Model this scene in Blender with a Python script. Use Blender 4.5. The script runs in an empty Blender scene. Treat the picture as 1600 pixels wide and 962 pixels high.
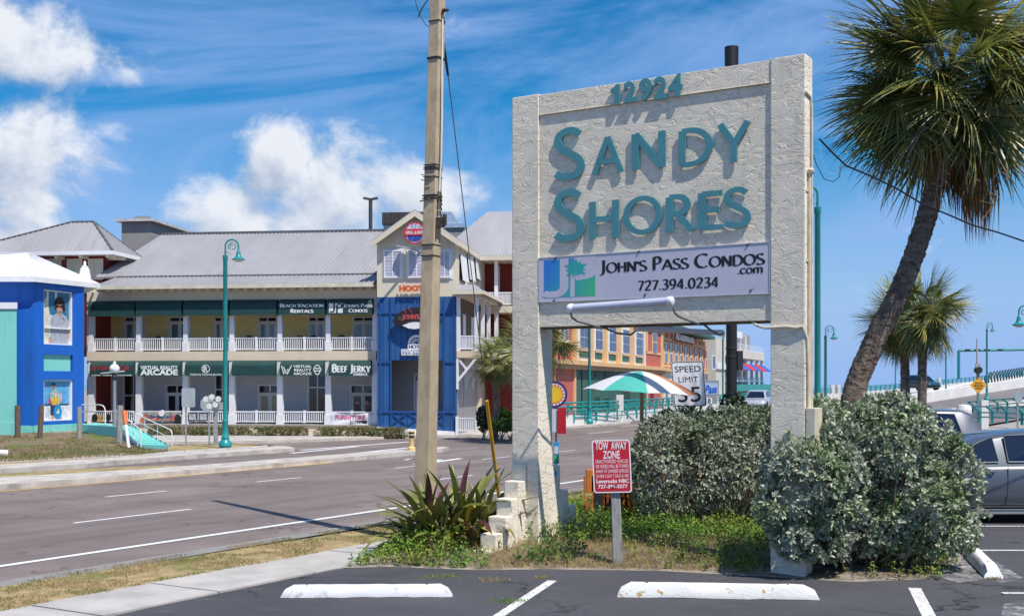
import bpy, bmesh, math, random
import numpy as np
from mathutils import Vector, Matrix, noise as mnoise
S = bpy.context.scene
COL = S.collection
R = math.radians
F, H, HY, CX = 1864.0, 2.2, 600.0, 800.0      # focal length in photo pixels, eye height, horizon row, centre column

# ---------------------------------------------------------------- camera
cam = bpy.data.objects.new('camera', bpy.data.cameras.new('camera'))
COL.objects.link(cam)
cam.location = (0, 0, H); cam.rotation_euler = (R(90), 0, 0)
cam.data.sensor_width = 36; cam.data.lens = F / 1600 * 36
cam.data.shift_y = (HY - 481) / 1600
cam.data.clip_start = 0.1; cam.data.clip_end = 6000
S.camera = cam
# ---------------------------------------------------------------- sun, exposure
SUN_H = Vector((.63, -.777)); SUN_EL = R(58.5)
sh = SUN_H.normalized()
sun_dir = Vector((sh.x * math.cos(SUN_EL), sh.y * math.cos(SUN_EL), math.sin(SUN_EL)))
sun = bpy.data.objects.new('sun', bpy.data.lights.new('sun', 'SUN'))
COL.objects.link(sun)
sun.data.energy = 4.6; sun.data.angle = R(.5); sun.data.color = (1, .945, .87)
sun.rotation_euler = (-sun_dir).to_track_quat('-Z', 'Y').to_euler()
S.view_settings.view_transform = 'Standard'; S.view_settings.look = 'None'
S.view_settings.gamma = 1; S.view_settings.use_curve_mapping = False
S.view_settings.exposure = 0.27
# ---------------------------------------------------------------- world: Nishita sky and procedural clouds by direction
W = bpy.data.worlds.new('World'); S.world = W; W.use_nodes = True
nt = W.node_tree; nt.nodes.clear()
class NB:
    def __init__(s, nt): s.nt = nt
    def n(s, t, **k):
        o = s.nt.nodes.new(t)
        for a, b in k.items(): setattr(o, a, b)
        return o
    def put(s, sock, v):
        if isinstance(v, bpy.types.NodeSocket): s.nt.links.new(v, sock)
        else: sock.default_value = v
    def m(s, op, a, b=None, c=None, clamp=False):
        o = s.n('ShaderNodeMath', operation=op); o.use_clamp = clamp
        s.put(o.inputs[0], a)
        if b is not None: s.put(o.inputs[1], b)
        if c is not None: s.put(o.inputs[2], c)
        return o.outputs[0]
    def mr(s, v, a, b, c=0.0, d=1.0, smooth=True):
        o = s.n('ShaderNodeMapRange'); o.clamp = True
        if smooth: o.interpolation_type = 'SMOOTHSTEP'
        s.put(o.inputs[0], v)
        for i, q in enumerate((a, b, c, d)): o.inputs[i + 1].default_value = q
        return o.outputs[0]
    def noise(s, vec, scale, detail=4, rough=.55, dist=0.0, dim='3D'):
        o = s.n('ShaderNodeTexNoise'); o.noise_dimensions = dim
        if vec is not None: s.put(o.inputs['Vector'], vec)
        o.inputs['Scale'].default_value = scale; o.inputs['Detail'].default_value = detail
        o.inputs['Roughness'].default_value = rough; o.inputs['Distortion'].default_value = dist
        return o.outputs[0]
    def mix(s, f, a, b, mode='MIX'):
        o = s.n('ShaderNodeMix', data_type='RGBA', blend_type=mode)
        s.put(o.inputs[0], f)
        for i, q in ((6, a), (7, b)):
            if isinstance(q, (tuple, list)): q = tuple(q) + (1,) if len(q) == 3 else q
            s.put(o.inputs[i], q)
        return o.outputs[2]
    def xyz(s, x, y, z):
        o = s.n('ShaderNodeCombineXYZ')
        for i, q in enumerate((x, y, z)): s.put(o.inputs[i], q)
        return o.outputs[0]
w_ = NB(nt)
sky = w_.n('ShaderNodeTexSky', sky_type='NISHITA')
sky.sun_disc = False; sky.sun_elevation = SUN_EL
sky.sun_rotation = math.atan2(sh.x, sh.y)
sky.air_density = 1.0; sky.dust_density = 0.35; sky.ozone_density = 1.6; sky.altitude = 0
tc = w_.n('ShaderNodeTexCoord')
sp = w_.n('ShaderNodeSeparateXYZ'); nt.links.new(tc.outputs['Generated'], sp.inputs[0])
az = w_.m('ARCTAN2', sp.outputs[0], sp.outputs[1])
el = w_.m('ARCSINE', sp.outputs[2])
def cloud_field(az, el, daz=0.0, del_=0.0):
    a = w_.m('ADD', az, daz); e = w_.m('ADD', el, del_)
    v = w_.xyz(a, w_.m('MULTIPLY', e, 1.35), 0.37)
    n = w_.noise(v, 11, 10, .62, .25)
    blobs = []
    # (px, py, rx, ry, weight) of the cloud masses, turned into directions of the sky
    for px, py, rx, ry, wt in ((30, 82, 165, 66, .95), (-80, 60, 130, 110, 1.), (195, 118, 44, 30, .45), (70, 150, 30, 30, .3), (50, 262, 135, 118, 1.08), (155, 205, 80, 30, .62), (60, 385, 135, 60, .8), (-160, 250, 130, 200, 1.),
                               (440, 250, 75, 80, 1.05), (520, 310, 140, 95, 1.1), (350, 345, 95, 65, 1.0), (665, 300, 135, 62, 1.1), (540, 372, 190, 45, .85),
                               (1330, 545, 60, 22, .3), (1560, 300, 90, 40, .15), (1740, 560, 120, 35, .5),
                               (2200, 300, 260, 140, .9), (-900, 200, 300, 160, .9)):
        dx = (px - CX) / F; A = math.atan(dx); E = math.atan((HY - py) / F / math.sqrt(1 + dx * dx))
        k = math.cos(A)
        u = w_.m('MULTIPLY', w_.m('SUBTRACT', a, A), F / (rx * k)); q = w_.m('MULTIPLY', w_.m('SUBTRACT', e, E), F / (ry * k))
        r2 = w_.m('ADD', w_.m('MULTIPLY', u, u), w_.m('MULTIPLY', q, q))
        blobs.append(w_.m('MULTIPLY', w_.m('EXPONENT', w_.m('MULTIPLY', r2, -.9)), wt))
    f = blobs[0]
    for b in blobs[1:]: f = w_.m('MAXIMUM', f, b)
    # cumulus elsewhere in the sky, outside the photographed window
    far = w_.noise(w_.xyz(a, e, 3.1), 2.6, 2, .5)
    away = w_.mr(w_.m('ABSOLUTE', a), .75, 1.1)
    f = w_.m('MAXIMUM', f, w_.m('MULTIPLY', away, w_.mr(far, .5, .75, 0, .8)))
    return w_.m('ADD', f, w_.m('MULTIPLY', w_.m('SUBTRACT', n, .5), 2.3)), n
d0, n0 = cloud_field(az, el)
d1, n1 = cloud_field(az, el, .010, .020)
dens = w_.mr(d0, .32, .92)
relief = w_.m('SUBTRACT', d0, d1)
lit = w_.m('MULTIPLY_ADD', relief, 1.15, .60, clamp=True)
thick = w_.mr(d0, .45, 1.2)
shade = w_.m('MULTIPLY_ADD', thick, -.16, lit, clamp=True)
ccol = w_.mix(shade, (2.6, 3.3, 4.6), (6.3, 6.5, 6.9))
cir = w_.noise(w_.xyz(w_.m('MULTIPLY_ADD', el, 1.2, az), w_.m('MULTIPLY_ADD', az, -.5, w_.m('MULTIPLY', el, 3.5)), 0.), 2.6, 7, .62, .9)
veil = w_.m('MULTIPLY', w_.mr(cir, .33, .66), .92)
hz = w_.mr(el, -.01, .24, .95, 0.0)
hsv = w_.n('ShaderNodeHueSaturation'); hsv.inputs['Saturation'].default_value = 1.85; hsv.inputs['Value'].default_value = .80
nt.links.new(sky.outputs[0], hsv.inputs['Color'])
c1 = w_.mix(w_.m('MULTIPLY', veil, .8), hsv.outputs[0], (2.1, 3.35, 6.2))
c2 = w_.mix(hz, c1, (2.1, 3.5, 6.4))
c3 = w_.mix(w_.m('MULTIPLY', dens, w_.mr(el, -.01, .02)), c2, ccol)
bg = w_.n('ShaderNodeBackground'); bg.inputs[1].default_value = .118
nt.links.new(c3, bg.inputs[0])
wo = w_.n('ShaderNodeOutputWorld'); nt.links.new(bg.outputs[0], wo.inputs[0])

# ---------------------------------------------------------------- helpers
def P(px, py, Y): return Vector(((px - CX) / F * Y, Y, H + (HY - py) / F * Y))
def G(px, py, z=0.0):
    Y = F * (H - z) / (py - HY)
    return Vector(((px - CX) / F * Y, Y, z))
class Fr:
    """a local frame: x along a facade, y away from the viewer, z up"""
    def __init__(s, x, y, deg, z=0.0):
        a = R(deg); s.o = Vector((x, y, z)); s.ex = Vector((math.cos(a), math.sin(a), 0)); s.ey = Vector((-math.sin(a), math.cos(a), 0))
    def W(s, x, y, z): return s.o + s.ex * x + s.ey * y + Vector((0, 0, z))
    def px(s, px, y=0.0):
        k = (px - CX) / F
        return (k * (s.o.y + y * s.ey.y) - (s.o.x + y * s.ey.x)) / (s.ex.x - k * s.ex.y)
    def pz(s, px, py, y=0.0):
        x = s.px(px, y); Yw = s.o.y + x * s.ex.y + y * s.ey.y
        return x, H + (HY - py) / F * Yw - s.o.z
    def ydep(s, px, x):
        """local y of the point of the plane x=const seen in column px"""
        k = (px - CX) / F
        return (k * (s.o.y + x * s.ex.y) - (s.o.x + x * s.ex.x)) / (s.ey.x - k * s.ey.y)
    def zat(s, py, x, y):
        Yw = s.o.y + x * s.ex.y + y * s.ey.y
        return H + (HY - py) / F * Yw - s.o.z
WF = Fr(0, 0, 0)
SPLIT = {'trim', 'bracket', 'door_gap', 'batten', 'clamp', 'screw', 'banner_arm', 'rib', 'hoop', 'side_frame', 'pilaster', 'reflector', 'band', 'anchor_pin', 'door_sticker', 'ceiling_light', 'bargeboard', 'fascia', 'hip_cap', 'red_panel', 'edge_strip', 'arm', 'pipe', 'bolt', 'antler_wire', 'plinth', 'door_frame'}
class MB:
    def __init__(s): s.v = []; s.f = []
    def face(s, pts):
        i = len(s.v); s.v += [tuple(p) for p in pts]; s.f.append(tuple(range(i, i + len(pts))))
    def hexa(s, p):
        i = len(s.v); s.v += [tuple(q) for q in p]
        s.f += [(i, i+3, i+2, i+1), (i+4, i+5, i+6, i+7), (i, i+1, i+5, i+4), (i+1, i+2, i+6, i+5), (i+2, i+3, i+7, i+6), (i+3, i, i+4, i+7)]
    def box(s, fr, x0, x1, y0, y1, z0, z1):
        if x0 > x1: x0, x1 = x1, x0
        if y0 > y1: y0, y1 = y1, y0
        if z0 > z1: z0, z1 = z1, z0
        s.hexa([fr.W(x, y, z) for z in (z0, z1) for x, y in ((x0, y0), (x1, y0), (x1, y1), (x0, y1))])
        return s
    def beam(s, a, b, w, h, up=Vector((0, 0, 1))):
        a = Vector(a); b = Vector(b); d = (b - a).normalized(); sd = d.cross(up)
        if sd.length < 1e-4: sd = Vector((1, 0, 0))
        sd.normalize(); u = sd.cross(d)
        q = [sd * (i * w / 2) + u * (j * h / 2) for i, j in ((-1, -1), (1, -1), (1, 1), (-1, 1))]
        s.hexa([a + o for o in q] + [b + o for o in q]); return s
    def prism(s, pts, vec):
        n = len(pts); i = len(s.v); vec = Vector(vec)
        s.v += [tuple(p) for p in pts] + [tuple(Vector(p) + vec) for p in pts]
        s.f.append(tuple(range(i, i + n))); s.f.append(tuple(range(i + 2*n - 1, i + n - 1, -1)))
        for k in range(n):
            j = (k + 1) % n; s.f.append((i + k, i + n + k, i + n + j, i + j))
        return s
    def tube(s, pts, r, n=8, caps=True):
        pts = [Vector(p) for p in pts]; m = len(pts)
        rs = r if isinstance(r, (list, tuple)) else [r] * m
        t = (pts[1] - pts[0]).normalized(); ref = Vector((0, 0, 1)) if abs(t.z) < .9 else Vector((1, 0, 0))
        a = t.cross(ref).normalized(); i0 = len(s.v)
        for k in range(m):
            if k == 0: t = pts[1] - pts[0]
            elif k == m - 1: t = pts[-1] - pts[-2]
            else: t = pts[k + 1] - pts[k - 1]
            t.normalize(); a = (a - t * a.dot(t)).normalized(); b = t.cross(a)
            for q in range(n):
                th = 2 * math.pi * q / n
                s.v.append(tuple(pts[k] + (a * math.cos(th) + b * math.sin(th)) * rs[k]))
        for k in range(m - 1):
            for q in range(n):
                r_ = (q + 1) % n
                s.f.append((i0 + k*n + q, i0 + k*n + r_, i0 + (k+1)*n + r_, i0 + (k+1)*n + q))
        if caps:
            s.f.append(tuple(i0 + q for q in range(n - 1, -1, -1))); s.f.append(tuple(i0 + (m-1)*n + q for q in range(n)))
        return s
    def lathe(s, c, prof, n=16, axis=None):
        c = Vector(c); ax = Vector(axis).normalized() if axis else Vector((0, 0, 1))
        a = ax.orthogonal().normalized(); b = ax.cross(a); i0 = len(s.v); m = len(prof)
        for r, z in prof:
            for q in range(n):
                th = 2 * math.pi * q / n
                s.v.append(tuple(c + ax * z + (a * math.cos(th) + b * math.sin(th)) * max(r, 1e-4)))
        for k in range(m - 1):
            for q in range(n):
                r_ = (q + 1) % n
                s.f.append((i0 + k*n + q, i0 + k*n + r_, i0 + (k+1)*n + r_, i0 + (k+1)*n + q))
        s.f.append(tuple(i0 + q for q in range(n - 1, -1, -1))); s.f.append(tuple(i0 + (m-1)*n + q for q in range(n)))
        return s
    def islands(s):
        p = list(range(len(s.v)))
        def fd(i):
            while p[i] != i: p[i] = p[p[i]]; i = p[i]
            return i
        for f in s.f:
            a = fd(f[0])
            for q in f[1:]: p[fd(q)] = a
        d = {}
        for f in s.f: d.setdefault(fd(f[0]), []).append(f)
        out = []
        for fs in d.values():
            mb = MB(); mp = {}
            for f in fs:
                for i in f:
                    if i not in mp: mp[i] = len(mb.v); mb.v.append(s.v[i])
                mb.f.append(tuple(mp[i] for i in f))
            out.append(mb)
        return out
    def build(s, name, m, parent=None, smooth=False, bev=0, label=None, kind=None, cat=None, group=None, base=None, fix=True):
        if name in SPLIT and parent and kind is None:
            isl = s.islands()
            if len(isl) > 1:
                for q in isl: o = q.build(name, m, parent, smooth, bev, label, kind, cat, group, base, fix)
                return o
        off = wl(parent) if parent else (Vector(base) if base is not None else Vector((0, 0, 0)))
        me = bpy.data.meshes.new(name)
        me.from_pydata([(x - off.x, y - off.y, z - off.z) for x, y, z in s.v], [], s.f)
        if fix or bev:
            bm = bmesh.new(); bm.from_mesh(me)
            bmesh.ops.recalc_face_normals(bm, faces=bm.faces)
            if bev:
                ed = [e for e in bm.edges if len(e.link_faces) == 2 and e.calc_face_angle() > .5]
                bmesh.ops.bevel(bm, geom=ed, offset=bev, segments=2, profile=.6, affect='EDGES', clamp_overlap=True)
            bm.to_mesh(me); bm.free()
        if smooth:
            for p in me.polygons: p.use_smooth = True
            if smooth != 'all': me.set_sharp_from_angle(angle=R(40))
        o = bpy.data.objects.new(name, me); COL.objects.link(o)
        me.materials.append(m)
        if parent: o.parent = parent
        elif base is not None: o.location = off
        tag(o, label, cat, group, kind)
        return o
def wl(o):
    v = Vector((0, 0, 0))
    while o: v = v + o.location; o = o.parent
    return v
def tag(o, label=None, cat=None, group=None, kind=None):
    if label: o['label'] = label
    if cat: o['category'] = cat
    if group: o['group'] = group
    if kind: o['kind'] = kind
    return o
def thing(name, label, cat, loc=(0, 0, 0), group=None):
    o = bpy.data.objects.new(name, None); COL.objects.link(o); o.location = loc; o.empty_display_size = .3
    return tag(o, label, cat, group)
def copy_tree(o, parent=None):
    c = o.copy(); COL.objects.link(c)
    if parent: c.parent = parent
    for ch in list(o.children): copy_tree(ch, c)
    return c
def inst(name, me, parent, loc=(0, 0, 0), rot=(0, 0, 0), scale=None):
    o = bpy.data.objects.new(name, me); COL.objects.link(o); o.parent = parent
    o.location = loc; o.rotation_euler = rot
    if scale: o.scale = scale
    return o
# ---------------------------------------------------------------- materials
MC = {}
def mat(name, col, rough=.7, var=.12, vs=3.0, bump=0.0, bs=40.0, metal=0.0, coat=0.0, spec=.5, stain=None, detail=5, stretch=None, island=0.0, obr=0.0, bdist=.01):
    """procedural surface: base colour broken up by noise, fine relief, optional second stain colour"""
    if name in MC: return MC[name]
    m = bpy.data.materials.new(name); m.use_nodes = True; MC[name] = m
    b = NB(m.node_tree); pr = m.node_tree.nodes['Principled BSDF']
    tc = b.n('ShaderNodeTexCoord').outputs['Object']
    if stretch:
        mp = b.n('ShaderNodeMapping'); mp.inputs['Scale'].default_value = stretch; b.put(mp.inputs[0], tc); tc = mp.outputs[0]
    n1 = b.noise(tc, vs, detail, .6)
    lo = tuple(c * (1 - var) for c in col); hi = tuple(min(1, c * (1 + var)) for c in col)
    c = b.mix(b.mr(n1, .3, .7), lo, hi)
    if stain:
        sc, ss, lo_, hi_ = stain
        c = b.mix(b.mr(b.noise(tc, ss, 6, .65), lo_, hi_), c, sc)
    if island:
        g = b.n('ShaderNodeNewGeometry').outputs['Random Per Island']
        c = b.mix(1.0, c, b.mix(g, (1 - island,) * 3, (1 + island * .6,) * 3), 'MULTIPLY')
    if obr:
        g = b.n('ShaderNodeObjectInfo').outputs['Random']
        c = b.mix(1.0, c, b.mix(g, (1 - obr,) * 3, (1 + obr * .5,) * 3), 'MULTIPLY')
    b.put(pr.inputs['Base Color'], c); pr.inputs['Roughness'].default_value = rough; pr.inputs['Metallic'].default_value = metal
    pr.inputs['Specular IOR Level'].default_value = spec; pr.inputs['Coat Weight'].default_value = coat
    if bump:
        bn = b.n('ShaderNodeBump'); bn.inputs['Strength'].default_value = bump; bn.inputs['Distance'].default_value = bdist
        b.put(bn.inputs['Height'], b.noise(tc, bs, 5, .6)); b.put(pr.inputs['Normal'], bn.outputs[0])
    return m
def leafmat(name, col, col2, rough=.5, trans=.25, island=.35, spec=.4, obr=0.0, vs=1.5):
    m = mat(name, col, rough, .1, vs, island=island, spec=spec, obr=obr, stain=(col2, vs * .9, .42, .6))
    b = NB(m.node_tree); pr = m.node_tree.nodes['Principled BSDF']
    tr = b.n('ShaderNodeBsdfTranslucent'); mx = b.n('ShaderNodeMixShader'); mx.inputs[0].default_value = trans
    b.put(tr.inputs[0], pr.inputs['Base Color'].links[0].from_socket)
    out = [n for n in m.node_tree.nodes if n.type == 'OUTPUT_MATERIAL'][0]
    m.node_tree.links.new(pr.outputs[0], mx.inputs[1]); m.node_tree.links.new(tr.outputs[0], mx.inputs[2]); m.node_tree.links.new(mx.outputs[0], out.inputs[0])
    return m
def glassmat(name, col, rough=.06):
    m = mat(name, col, rough, .25, 1.2, spec=.9); return m
# ---------------------------------------------------------------- lettering: a small stroke alphabet (roman) and block letters
def arc(cx, cy, rx, ry, a0, a1, n=14): return [(cx + rx * math.cos(R(a0 + (a1 - a0) * i / n)), cy + ry * math.sin(R(a0 + (a1 - a0) * i / n))) for i in range(n + 1)]
def cr(p, n=5):
    q = [p[0]] + p + [p[-1]]; o = []
    for i in range(1, len(q) - 2):
        for k in range(n):
            t = k / n; a, b, c, d = q[i-1], q[i], q[i+1], q[i+2]
            o.append(tuple(.5 * ((2*b[j]) + (-a[j] + c[j]) * t + (2*a[j] - 5*b[j] + 4*c[j] - d[j]) * t*t + (-a[j] + 3*b[j] - 3*c[j] + d[j]) * t**3) for j in (0, 1)))
    return o + [p[-1]]
SS = cr([(.50, .90), (.38, .985), (.24, 1.), (.09, .93), (.04, .78), (.12, .62), (.30, .50), (.48, .37), (.54, .2), (.46, .05), (.28, 0), (.12, .02), (0, .10)])
GL = {  # letter: (width, strokes, feet that take a serif)
 'A': (.78, [[(0, 0), (.39, 1)], [(.39, 1), (.78, 0)], [(.14, .34), (.64, .34)]], [(0, 0), (.78, 0)]),
 'B': (.55, [[(.08, 0), (.08, 1)], [(.08, 1)] + arc(.26, .77, .22, .23, 90, -90) + [(.08, .54)], [(.08, .54)] + arc(.28, .27, .26, .27, 90, -90) + [(.08, 0)]], []),
 'C': (.78, [arc(.48, .5, .44, .5, 52, 308, 20)], []),
 'D': (.74, [[(.08, 0), (.08, 1)], [(.08, 1)] + arc(.26, .5, .46, .5, 90, -90, 18) + [(.08, 0)]], []),
 'E': (.5, [[(.08, 0), (.08, 1)], [(.08, .965), (.48, .965)], [(.08, .52), (.42, .52)], [(.08, .035), (.5, .035)]], []),
 'F': (.48, [[(.08, 0), (.08, 1)], [(.08, .965), (.48, .965)], [(.08, .5), (.42, .5)]], [(.08, 0)]),
 'H': (.7, [[(.08, 0), (.08, 1)], [(.62, 0), (.62, 1)], [(.08, .52), (.62, .52)]], [(.08, 0), (.08, 1), (.62, 0), (.62, 1)]),
 'I': (.16, [[(.08, 0), (.08, 1)]], [(.08, 0), (.08, 1)]),
 'J': (.3, [cr([(.2, 1), (.2, .3), (.18, 0), (.1, -.13), (-.06, -.18)])], [(.2, 1)]),
 'K': (.66, [[(.08, 0), (.08, 1)], [(.1, .45), (.58, 1)], [(.2, .56), (.64, 0)]], [(.08, 0), (.08, 1), (.56, 1), (.62, 0)]),
 'L': (.48, [[(.08, 0), (.08, 1)], [(.08, .035), (.48, .035)]], [(.08, 1)]),
 'M': (.9, [[(.08, 0), (.14, 1)], [(.14, 1), (.45, .1)], [(.45, .1), (.76, 1)], [(.76, 1), (.82, 0)]], [(.08, 0), (.82, 0)]),
 'N': (.74, [[(.08, 0), (.08, 1)], [(.08, 1), (.66, 0)], [(.66, 0), (.66, 1)]], [(.08, 0), (.66, 1)]),
 'O': (.88, [arc(.44, .5, .41, .5, 0, 360, 28)], []),
 'P': (.52, [[(.08, 0), (.08, 1)], [(.08, 1)] + arc(.24, .74, .25, .26, 90, -90) + [(.08, .48)]], [(.08, 0)]),
 'R': (.6, [[(.08, 0), (.08, 1)], [(.08, 1)] + arc(.24, .75, .23, .25, 90, -90) + [(.08, .5)], [(.26, .5), (.58, 0)]], [(.08, 0), (.56, 0)]),
 'S': (.55, [SS], []),
 'T': (.64, [[(.32, 0), (.32, 1)], [(0, .965), (.64, .965)]], [(.32, 0)]),
 'U': (.66, [cr([(.08, 1), (.08, .35), (.13, .1), (.33, 0), (.53, .1), (.58, .35), (.58, 1)])], [(.08, 1), (.58, 1)]),
 'V': (.72, [[(0, 1), (.36, 0)], [(.36, 0), (.72, 1)]], [(0, 1), (.72, 1)]),
 'X': (.66, [[(0, 1), (.66, 0)], [(0, 0), (.64, 1)]], []),
 'Y': (.66, [[(0, 1), (.34, .46)], [(.68, 1), (.34, .46)], [(.34, .5), (.34, 0)]], []),
 "'": (.12, [[(.06, 1), (.06, .72)]], []), '.': (.14, [[(.07, .0), (.07, .1)]], []), '-': (.3, [[(.02, .4), (.28, .4)]], []),
 '0': (.56, [arc(.28, .5, .24, .5, 0, 360, 24)], []),
 '1': (.3, [[(.16, 0), (.16, 1)], [(.16, 1), (.0, .82)]], [(.16, 0)]),
 '2': (.52, [cr([(.04, .8), (.12, .95), (.26, 1), (.42, .92), (.45, .74), (.34, .48), (.02, .03)]), [(.02, .04), (.5, .04)]], []),
 '3': (.5, [cr([(.04, .92), (.2, 1), (.38, .93), (.4, .76), (.3, .6), (.16, .55)]), cr([(.16, .55), (.36, .5), (.45, .3), (.38, .08), (.2, 0), (.02, .06)])], []),
 '4': (.56, [[(.38, 0), (.38, 1)], [(.38, 1), (.0, .3)], [(0, .28), (.54, .28)]], []),
 '7': (.5, [[(.0, .96), (.48, .96)], [(.48, .98), (.16, 0)]], []),
 '9': (.54, [arc(.26, .7, .22, .3, 0, 360, 18), cr([(.48, .7), (.46, .4), (.34, .14), (.1, 0)])], []),
 'c': (.44, [arc(.26, .3, .24, .3, 45, 315)], []), 'o': (.54, [arc(.27, .3, .24, .3, 0, 360, 20)], []),
 'm': (.86, [[(.08, 0), (.08, .6)], cr([(.08, .42), (.2, .58), (.34, .58), (.42, .42), (.42, 0)]), cr([(.42, .42), (.54, .58), (.7, .58), (.77, .42), (.77, 0)])], [(.08, 0), (.42, 0), (.77, 0)]),
}
def ribbon(pts, wfun):
    out = []; n = len(pts); L = []; Rr = []
    closed = abs(pts[0][0] - pts[-1][0]) + abs(pts[0][1] - pts[-1][1]) < 1e-6 and n > 4
    for i, p in enumerate(pts):
        if closed: a = pts[(i - 1) % (n - 1)]; b = pts[(i + 1) % (n - 1)]
        else: a = pts[max(i - 1, 0)]; b = pts[min(i + 1, n - 1)]
        dx, dy = b[0] - a[0], b[1] - a[1]; l = math.hypot(dx, dy) or 1; dx /= l; dy /= l
        w = wfun(dx, dy) / 2
        L.append((p[0] - dy * w, p[1] + dx * w)); Rr.append((p[0] + dy * w, p[1] - dx * w))
    return [(L[i], L[i+1], Rr[i+1], Rr[i]) for i in range(n - 1)]
def glyph_quads(ch, thick, thin, serif, pen=18):
    w, strokes, feet = GL[ch]
    def wf(dx, dy):
        a = math.atan2(dy, dx) - R(pen); return thin + (thick - thin) * abs(math.sin(a))
    qs = [ribbon(s, wf) for s in strokes]
    if serif:
        qs.append([((x - serif, y + t0), (x + serif, y + t0), (x + serif, y + t1), (x - serif, y + t1)) for x, y in feet for t0, t1 in [((0, .05) if y < .5 else (-.05, 0))]])
    return w, qs
def text_roman(mb, s, at, width, cap, thick=.17, thin=.06, serif=.1, small=.78, nvec=None, t=.004, track=.1, step=.0006, pen=18):
    """small-capital roman text; at(u, v) gives the world point of text coordinates in metres; the first letter of each word is larger"""
    x = 0; items = []; first = True
    for ch in s:
        if ch == ' ': x += .34; first = True; continue
        sc = 1.0 if (first or small == 1 or not ch.isalpha()) else small
        if ch == "'": sc = small
        w, qs = glyph_quads(ch, thick / (sc ** .3), thin / (sc ** .3), serif, pen)
        items.append((x, sc, qs, small if ch == "'" else 1)); x += (w + track) * sc; first = False
    tot = x - track; k = width / tot
    for x0, sc, qs, _ in items:
        for j, q in enumerate(qs):
            for a in q:
                pts = [at((x0 + p[0] * sc) * k, p[1] * sc * cap) + nvec * (step * j) for p in a]
                if t: mb.prism(pts, nvec * t)
                else: mb.face(pts)
def sans_shape(s, bold=.0, align='CENTER', lines=1.0, shear=0.0):
    cu = bpy.data.curves.new('letters', 'FONT'); cu.body = s; cu.offset = bold; cu.align_x = align; cu.space_line = lines; cu.resolution_u = 3; cu.shear = shear
    o = bpy.data.objects.new('letters', cu); COL.objects.link(o)
    dg = bpy.context.evaluated_depsgraph_get(); me = bpy.data.meshes.new_from_object(o.evaluated_get(dg))
    v = [tuple(q.co) for q in me.vertices]; f = [tuple(p.vertices) for p in me.polygons]
    bm = bmesh.new(); bm.from_mesh(me); bed = [tuple(v.index for v in e.verts) for e in bm.edges if len(e.link_faces) == 1]; bm.free()
    bpy.data.objects.remove(o); bpy.data.meshes.remove(me); bpy.data.curves.remove(cu)
    xs = [p[0] for p in v]; ys = [p[1] for p in v]; x0, x1, y0, y1 = min(xs), max(xs), min(ys), max(ys)
    return [((p[0] - x0) / (x1 - x0), (p[1] - y0) / (y1 - y0)) for p in v], f, bed
def text_sans(mb, s, at, width, height, nvec, t=.003, bold=.0, shear=0.0):
    """block lettering stretched to width x height; flat print with thickness t"""
    v, f, bed = sans_shape(s, bold, shear=shear); i0 = len(mb.v)
    fr_ = [at(p[0] * width, p[1] * height) + nvec * t for p in v]
    mb.v += [tuple(p) for p in fr_]; mb.f += [tuple(i0 + i for i in q) for q in f]
    if t > .004:
        i1 = len(mb.v); mb.v += [tuple(p - nvec * t) for p in fr_]
        mb.f += [(i0 + a, i0 + b, i1 + b, i1 + a) for a, b in bed]
def at_plane(o, u, v):
    o = Vector(o); u = Vector(u); v = Vector(v)
    return lambda a, b: o + u * a + v * b
UP = Vector((0, 0, 1))
def at_px(fr, px0, py0, y, tilt=0.0):
    """text origin at a photo pixel on the plane y of frame fr"""
    x, z = fr.pz(px0, py0, y)
    return at_plane(fr.W(x, y, z), fr.ex, UP)
def disc(c, u, v, r, n=28, a0=0, a1=360): return [Vector(c) + Vector(u) * (r * math.cos(R(a0 + (a1 - a0) * i / n))) + Vector(v) * (r * math.sin(R(a0 + (a1 - a0) * i / n))) for i in range(n + (0 if a1 - a0 == 360 else 1))]
# ---------------------------------------------------------------- ground, roads
RU = Vector((math.sin(R(31.2)), math.cos(R(31.2)), 0)); RN = Vector((math.cos(R(31.2)), -math.sin(R(31.2)), 0))   # along and across the road
def RD(s, t, z=0.0): return RU * s + RN * t + Vector((0, 0, z))
def asphalt(name, col, hue, crack=.5, grain=260):
    m = mat(name, col, .88, .16, .55, bump=.5, bs=grain, spec=.25, bdist=.006)
    b = NB(m.node_tree); pr = m.node_tree.nodes['Principled BSDF']; tc = b.n('ShaderNodeTexCoord').outputs['Object']
    c = pr.inputs['Base Color'].links[0].from_socket
    g = b.noise(tc, grain, 2, .7); c = b.mix(b.mr(g, .35, .7), b.mix(1.0, c, (.62, .62, .64), 'MULTIPLY'), b.mix(1.0, c, hue, 'MULTIPLY'))
    big = b.noise(tc, .16, 4, .6, .6); c = b.mix(b.m('MULTIPLY', b.mr(big, .42, .7), .5), c, tuple(q * .66 for q in col))
    vo = b.n('ShaderNodeTexVoronoi', feature='DISTANCE_TO_EDGE'); vo.inputs['Scale'].default_value = .42
    wv = b.n('ShaderNodeVectorMath', operation='ADD'); b.put(wv.inputs[0], tc)
    nn = b.n('ShaderNodeTexNoise'); nn.inputs['Scale'].default_value = 1.6; nn.inputs['Detail'].default_value = 6; b.put(nn.inputs[0], tc)
    b.put(wv.inputs[1], nn.outputs[1]); b.put(vo.inputs[0], wv.outputs[0])
    ck = b.m('MULTIPLY', b.mr(vo.outputs[0], .0, .016, 1, 0), b.m('MULTIPLY', b.mr(b.noise(tc, .3, 3), .44, .58), crack))
    c = b.mix(ck, c, tuple(q * .35 for q in col)); b.put(pr.inputs['Base Color'], c)
    return m
M_road = asphalt('road_asphalt', (.222, .184, .166), (1.35, 1.3, 1.28), .95, 150)
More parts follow.
